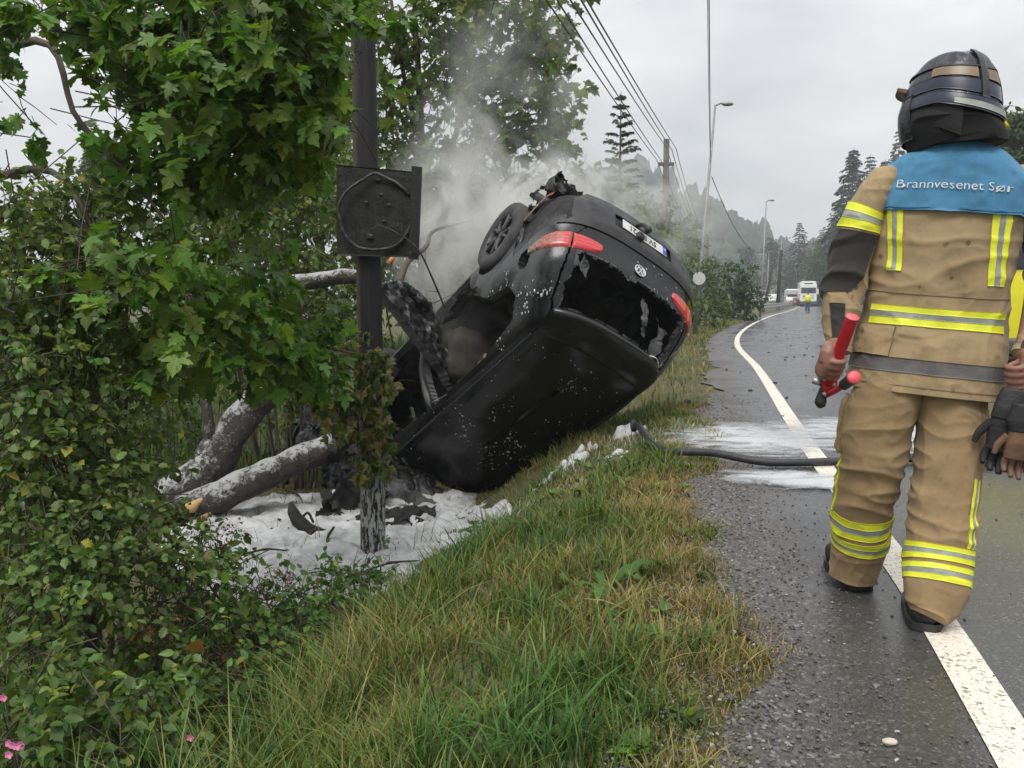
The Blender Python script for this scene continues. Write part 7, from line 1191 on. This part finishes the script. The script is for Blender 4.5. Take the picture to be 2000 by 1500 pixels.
def smallcar(label, px, Y, mat, rz):
    t = thing('parked_car', label, 'car', (W(px, 600, Y)[0], Y, 0), (0, 0, rz), 'vehicles queuing beyond the bend'); V, F = prism([(0, .3), (0, .75), (.9, .9), (1.5, 1.42), (3.2, 1.45), (4., .95), (4.1, .3)], -.86, .86); mk('body', np.stack([V[:, 1], V[:, 0], V[:, 2]], 1), F[:, ::-1], mat, t, smooth=False); q = np.array([(-.7, .93, .93), (.7, .93, .93), (.6, 1.46, 1.38), (-.6, 1.46, 1.38)]) - [0, .03, -.01]; mk('windscreen', np.vstack([q, q + [0, .05, 0]]), np.array([[0, 1, 2, 3], [7, 6, 5, 4], [0, 4, 5, 1], [1, 5, 6, 2], [2, 6, 7, 3], [3, 7, 4, 0]]), M_GLZ, t, smooth=False)
    for x in (-1, 1):
        mk('headlight', *boxg(x * .62 - .15, x * .62 + .15, -.04, .05, .58, .74, .03), M_HL, t)
        for y in (.75, 3.3): V, F = lathe_y([(0, -.1), (.29, -.1), (.31, .0), (.29, .1), (0, .1)], 16); mk('wheel', V @ rotz(math.pi / 2).T + [x * .78, y, .31], F, M_BLKT, t)
smallcar('red car tucked between the motorhome and the lorry', 1560, 142., pm('red_car_paint', (.22, .04, .035), (.30, .06, .05), 3, .3), -.28); smallcar('dark car behind the guard rail left of the motorhome', 1527, 165., pm('dark_car_paint', (.03, .03, .035), (.05, .05, .06), 3, .3), -.22)
# person in a yellow vest standing before the lorry
vp = thing('person', 'person in yellow vest and blue trousers standing before the white lorry', 'person', tuple(G(1577, 609.5))); pieces = []
for P, r_ in (([(0, 0, 1.62), (0, 0, 1.45), (0, 0, 1.3), (0, 0, 1.0), (0, 0, .9)], [.05, .06, .15, .15, .14]), ([(-.15, 0, 1.4), (-.24, 0, 1.15), (-.26, -.04, .85)], [.06, .05, .04]), ([(.15, 0, 1.4), (.24, 0, 1.15), (.26, -.04, .85)], [.06, .05, .04]), ([(-.08, 0, .95), (-.10, 0, .5), (-.12, 0, .06), (-.13, -.12, .03)], [.10, .08, .05, .04]), ([(.08, 0, .95), (.10, 0, .5), (.12, 0, .06), (.13, -.12, .03)], [.10, .08, .05, .04])): pieces.append(tube(crom(P, 16), r_, 10))
pieces.append((ICO[0] * [.08, .095, .12] + [0, -.01, 1.66], ICO[1])); mb = MB()
for g_ in pieces: mb.add(*g_)
b0 = mb.build('body', None); md = b0.modifiers.new('r', 'REMESH'); md.mode = 'VOXEL'; md.voxel_size = .02; me = bpy.data.meshes.new_from_object(b0.evaluated_get(bpy.context.evaluated_depsgraph_get())); bpy.data.objects.remove(b0); me.materials.clear(); me.materials.append(M_SKIN); bo = bpy.data.objects.new('body', me); C.objects.link(bo); bo.parent = vp
V, F = tube(np.array([(0, 0, .86), (0, 0, 1.1), (0, 0, 1.3), (0, 0, 1.46)]), [.185, .185, .20, .11], 16); mk('vest', V * [1.15, .8, 1], F, M_HIVIS, vp); mb = MB(); [mb.add(*tube(crom([(x * .085, 0, .94), (x * .10, 0, .5), (x * .12, 0, .09)], 8), [.115, .095, .07], 10)) for x in (-1, 1)]; mk('trousers', np.concatenate(mb.V), [np.concatenate(mb.F[4]), np.concatenate(mb.F[3])], pm('blue_work_trousers', (.03, .05, .11), (.05, .08, .16), 8, .8), vp); mk('hair', ICO[0] * [.088, .10, .07] + [0, .0, 1.73], ICO[1], M_BLK, vp)
for x in (-1, 1): mk('sleeve', *tube(crom([(x * .15, 0, 1.41), (x * .245, 0, 1.15), (x * .262, -.035, .92)], 8), [.075, .062, .05], 10), M_HIVIS, vp)
# ambulance on the far lane
amb = thing('ambulance', 'yellow emergency van glimpsed between the firefighter torso and arm', 'van', (7.55, 11.5, 0), (0, 0, -.24)); M_AY = pm('ambulance_yellow', (.72, .66, .01), (.80, .74, .03), 3, .3, coat=.4)
mk('body', *boxg(-1.0, 1.0, 0, 5.2, .45, 2.5, .12), M_AY, amb); mk('bumper', *boxg(-1.0, 1.0, -.1, .1, .32, .55, .04), M_GREYV, amb); mk('rear_window', *boxg(-.8, .8, -.02, .05, 1.5, 2.1, .03), M_GLZ, amb); mk('blue_beacon_bar', *boxg(-.6, .6, .3, .6, 2.5, 2.64, .04), pm('blue_beacon', (.03, .06, .4), (.05, .1, .5), 8, .2), amb); mk('door_gap', *boxg(-.006, .006, -.012, .02, .6, 2.3), M_BLK, amb)
for x in (-1, 1):
    mk('tail_light', *boxg(x * .90 - .09, x * .90 + .09, -.04, .06, .62, .92, .03), M_LAMP if False else pm('red_tail_lens%d' % x, (.5, .02, .02), (.62, .05, .05), 12, .25), amb); 
    for y in (.95, 4.2): V, F = lathe_y([(0, -.11), (.33, -.12), (.35, .0), (.33, .12), (0, .11)], 20); mk('wheel', V @ rotz(math.pi / 2).T + [x * .88, y, .35], F, M_BLKT, amb)
# ================================================================ smoke and haze
def m_smoke(name, dens, nscale, lo, hi, stretch=(1, 1, 1), col=(.95, .95, .94)):
    t = NT(name); v = t.coords('Object'); l = t.n('VectorMath', {0: v}, operation='LENGTH').outputs['Value']; fall = t.n('MapRange', {0: l, 1: 1., 2: .25, 3: 0., 4: 1.}, interpolation_type='SMOOTHSTEP').outputs[0]
    g = t.n('NewGeometry').outputs['Position']; g = t.n('Mapping', {0: g, 'Scale': stretch}).outputs[0]; nn = t.noise(g, nscale, 5, .60, 1.3); d = t.math('MULTIPLY', t.n('MapRange', {0: nn, 1: lo, 2: hi, 3: 0., 4: 1.}).outputs[0], fall); d = t.math('MULTIPLY', d, dens)
    pv = t.n('VolumePrincipled', {'Color': col, 'Density': d, 'Anisotropy': .2}); return t.done(pv, True)
def puff(label, px, py, Y, rx, ry, rz, dens, ns, lo, hi, rot=0.):
    V, F = ICO; o = mk('smoke', V * 1.0, F, m_smoke('smoke_' + label[:12].replace(' ', '_'), dens, ns, lo, hi)); o.location = W(px, py, Y); o.scale = (rx, ry, rz); o.rotation_euler = (0, rot, 0); tag(o, label, 'smoke', kind='stuff')
puff('thick pale smoke rising behind the upturned wheel', 1000, 425, 10.6, 1.75, 1.0, .90, 7.5, 1.5, .46, .64, -.25)
puff('smoke column drifting up beside the pole', 870, 400, 10.8, .95, .9, 1.8, 2.6, 1.4, .45, .66, .15)
puff('thin smoke spreading right behind the tail of the car', 1170, 410, 12.2, 2.3, 1.2, 1.05, 2.2, 1.2, .45, .66, .1)
puff('thin smoke veil among the maple branches', 1010, 200, 11.0, 1.5, .9, 1.7, 1.1, 1.2, .42, .64, .2)
puff('smoke hanging low between the pole and the car', 860, 540, 9.6, .75, .7, .85, 1.3, 1.6, .38, .64, .2)
puff('wisp of smoke inside the burnt-out car', 905, 640, 8.5, .55, .5, .55, .55, 2.2, .35, .7)
hz = mk('haze', *boxg(-420, 420, -25, 700, -3.5, 110), None); hz.data.materials.clear()
t = NT('haze_air'); hz.data.materials.append(t.done(t.n('VolumePrincipled', {'Color': (.80, .85, .90), 'Density': .0009, 'Anisotropy': .0}), True)); tag(hz, 'thin grey haze in the air', 'haze', kind='stuff')
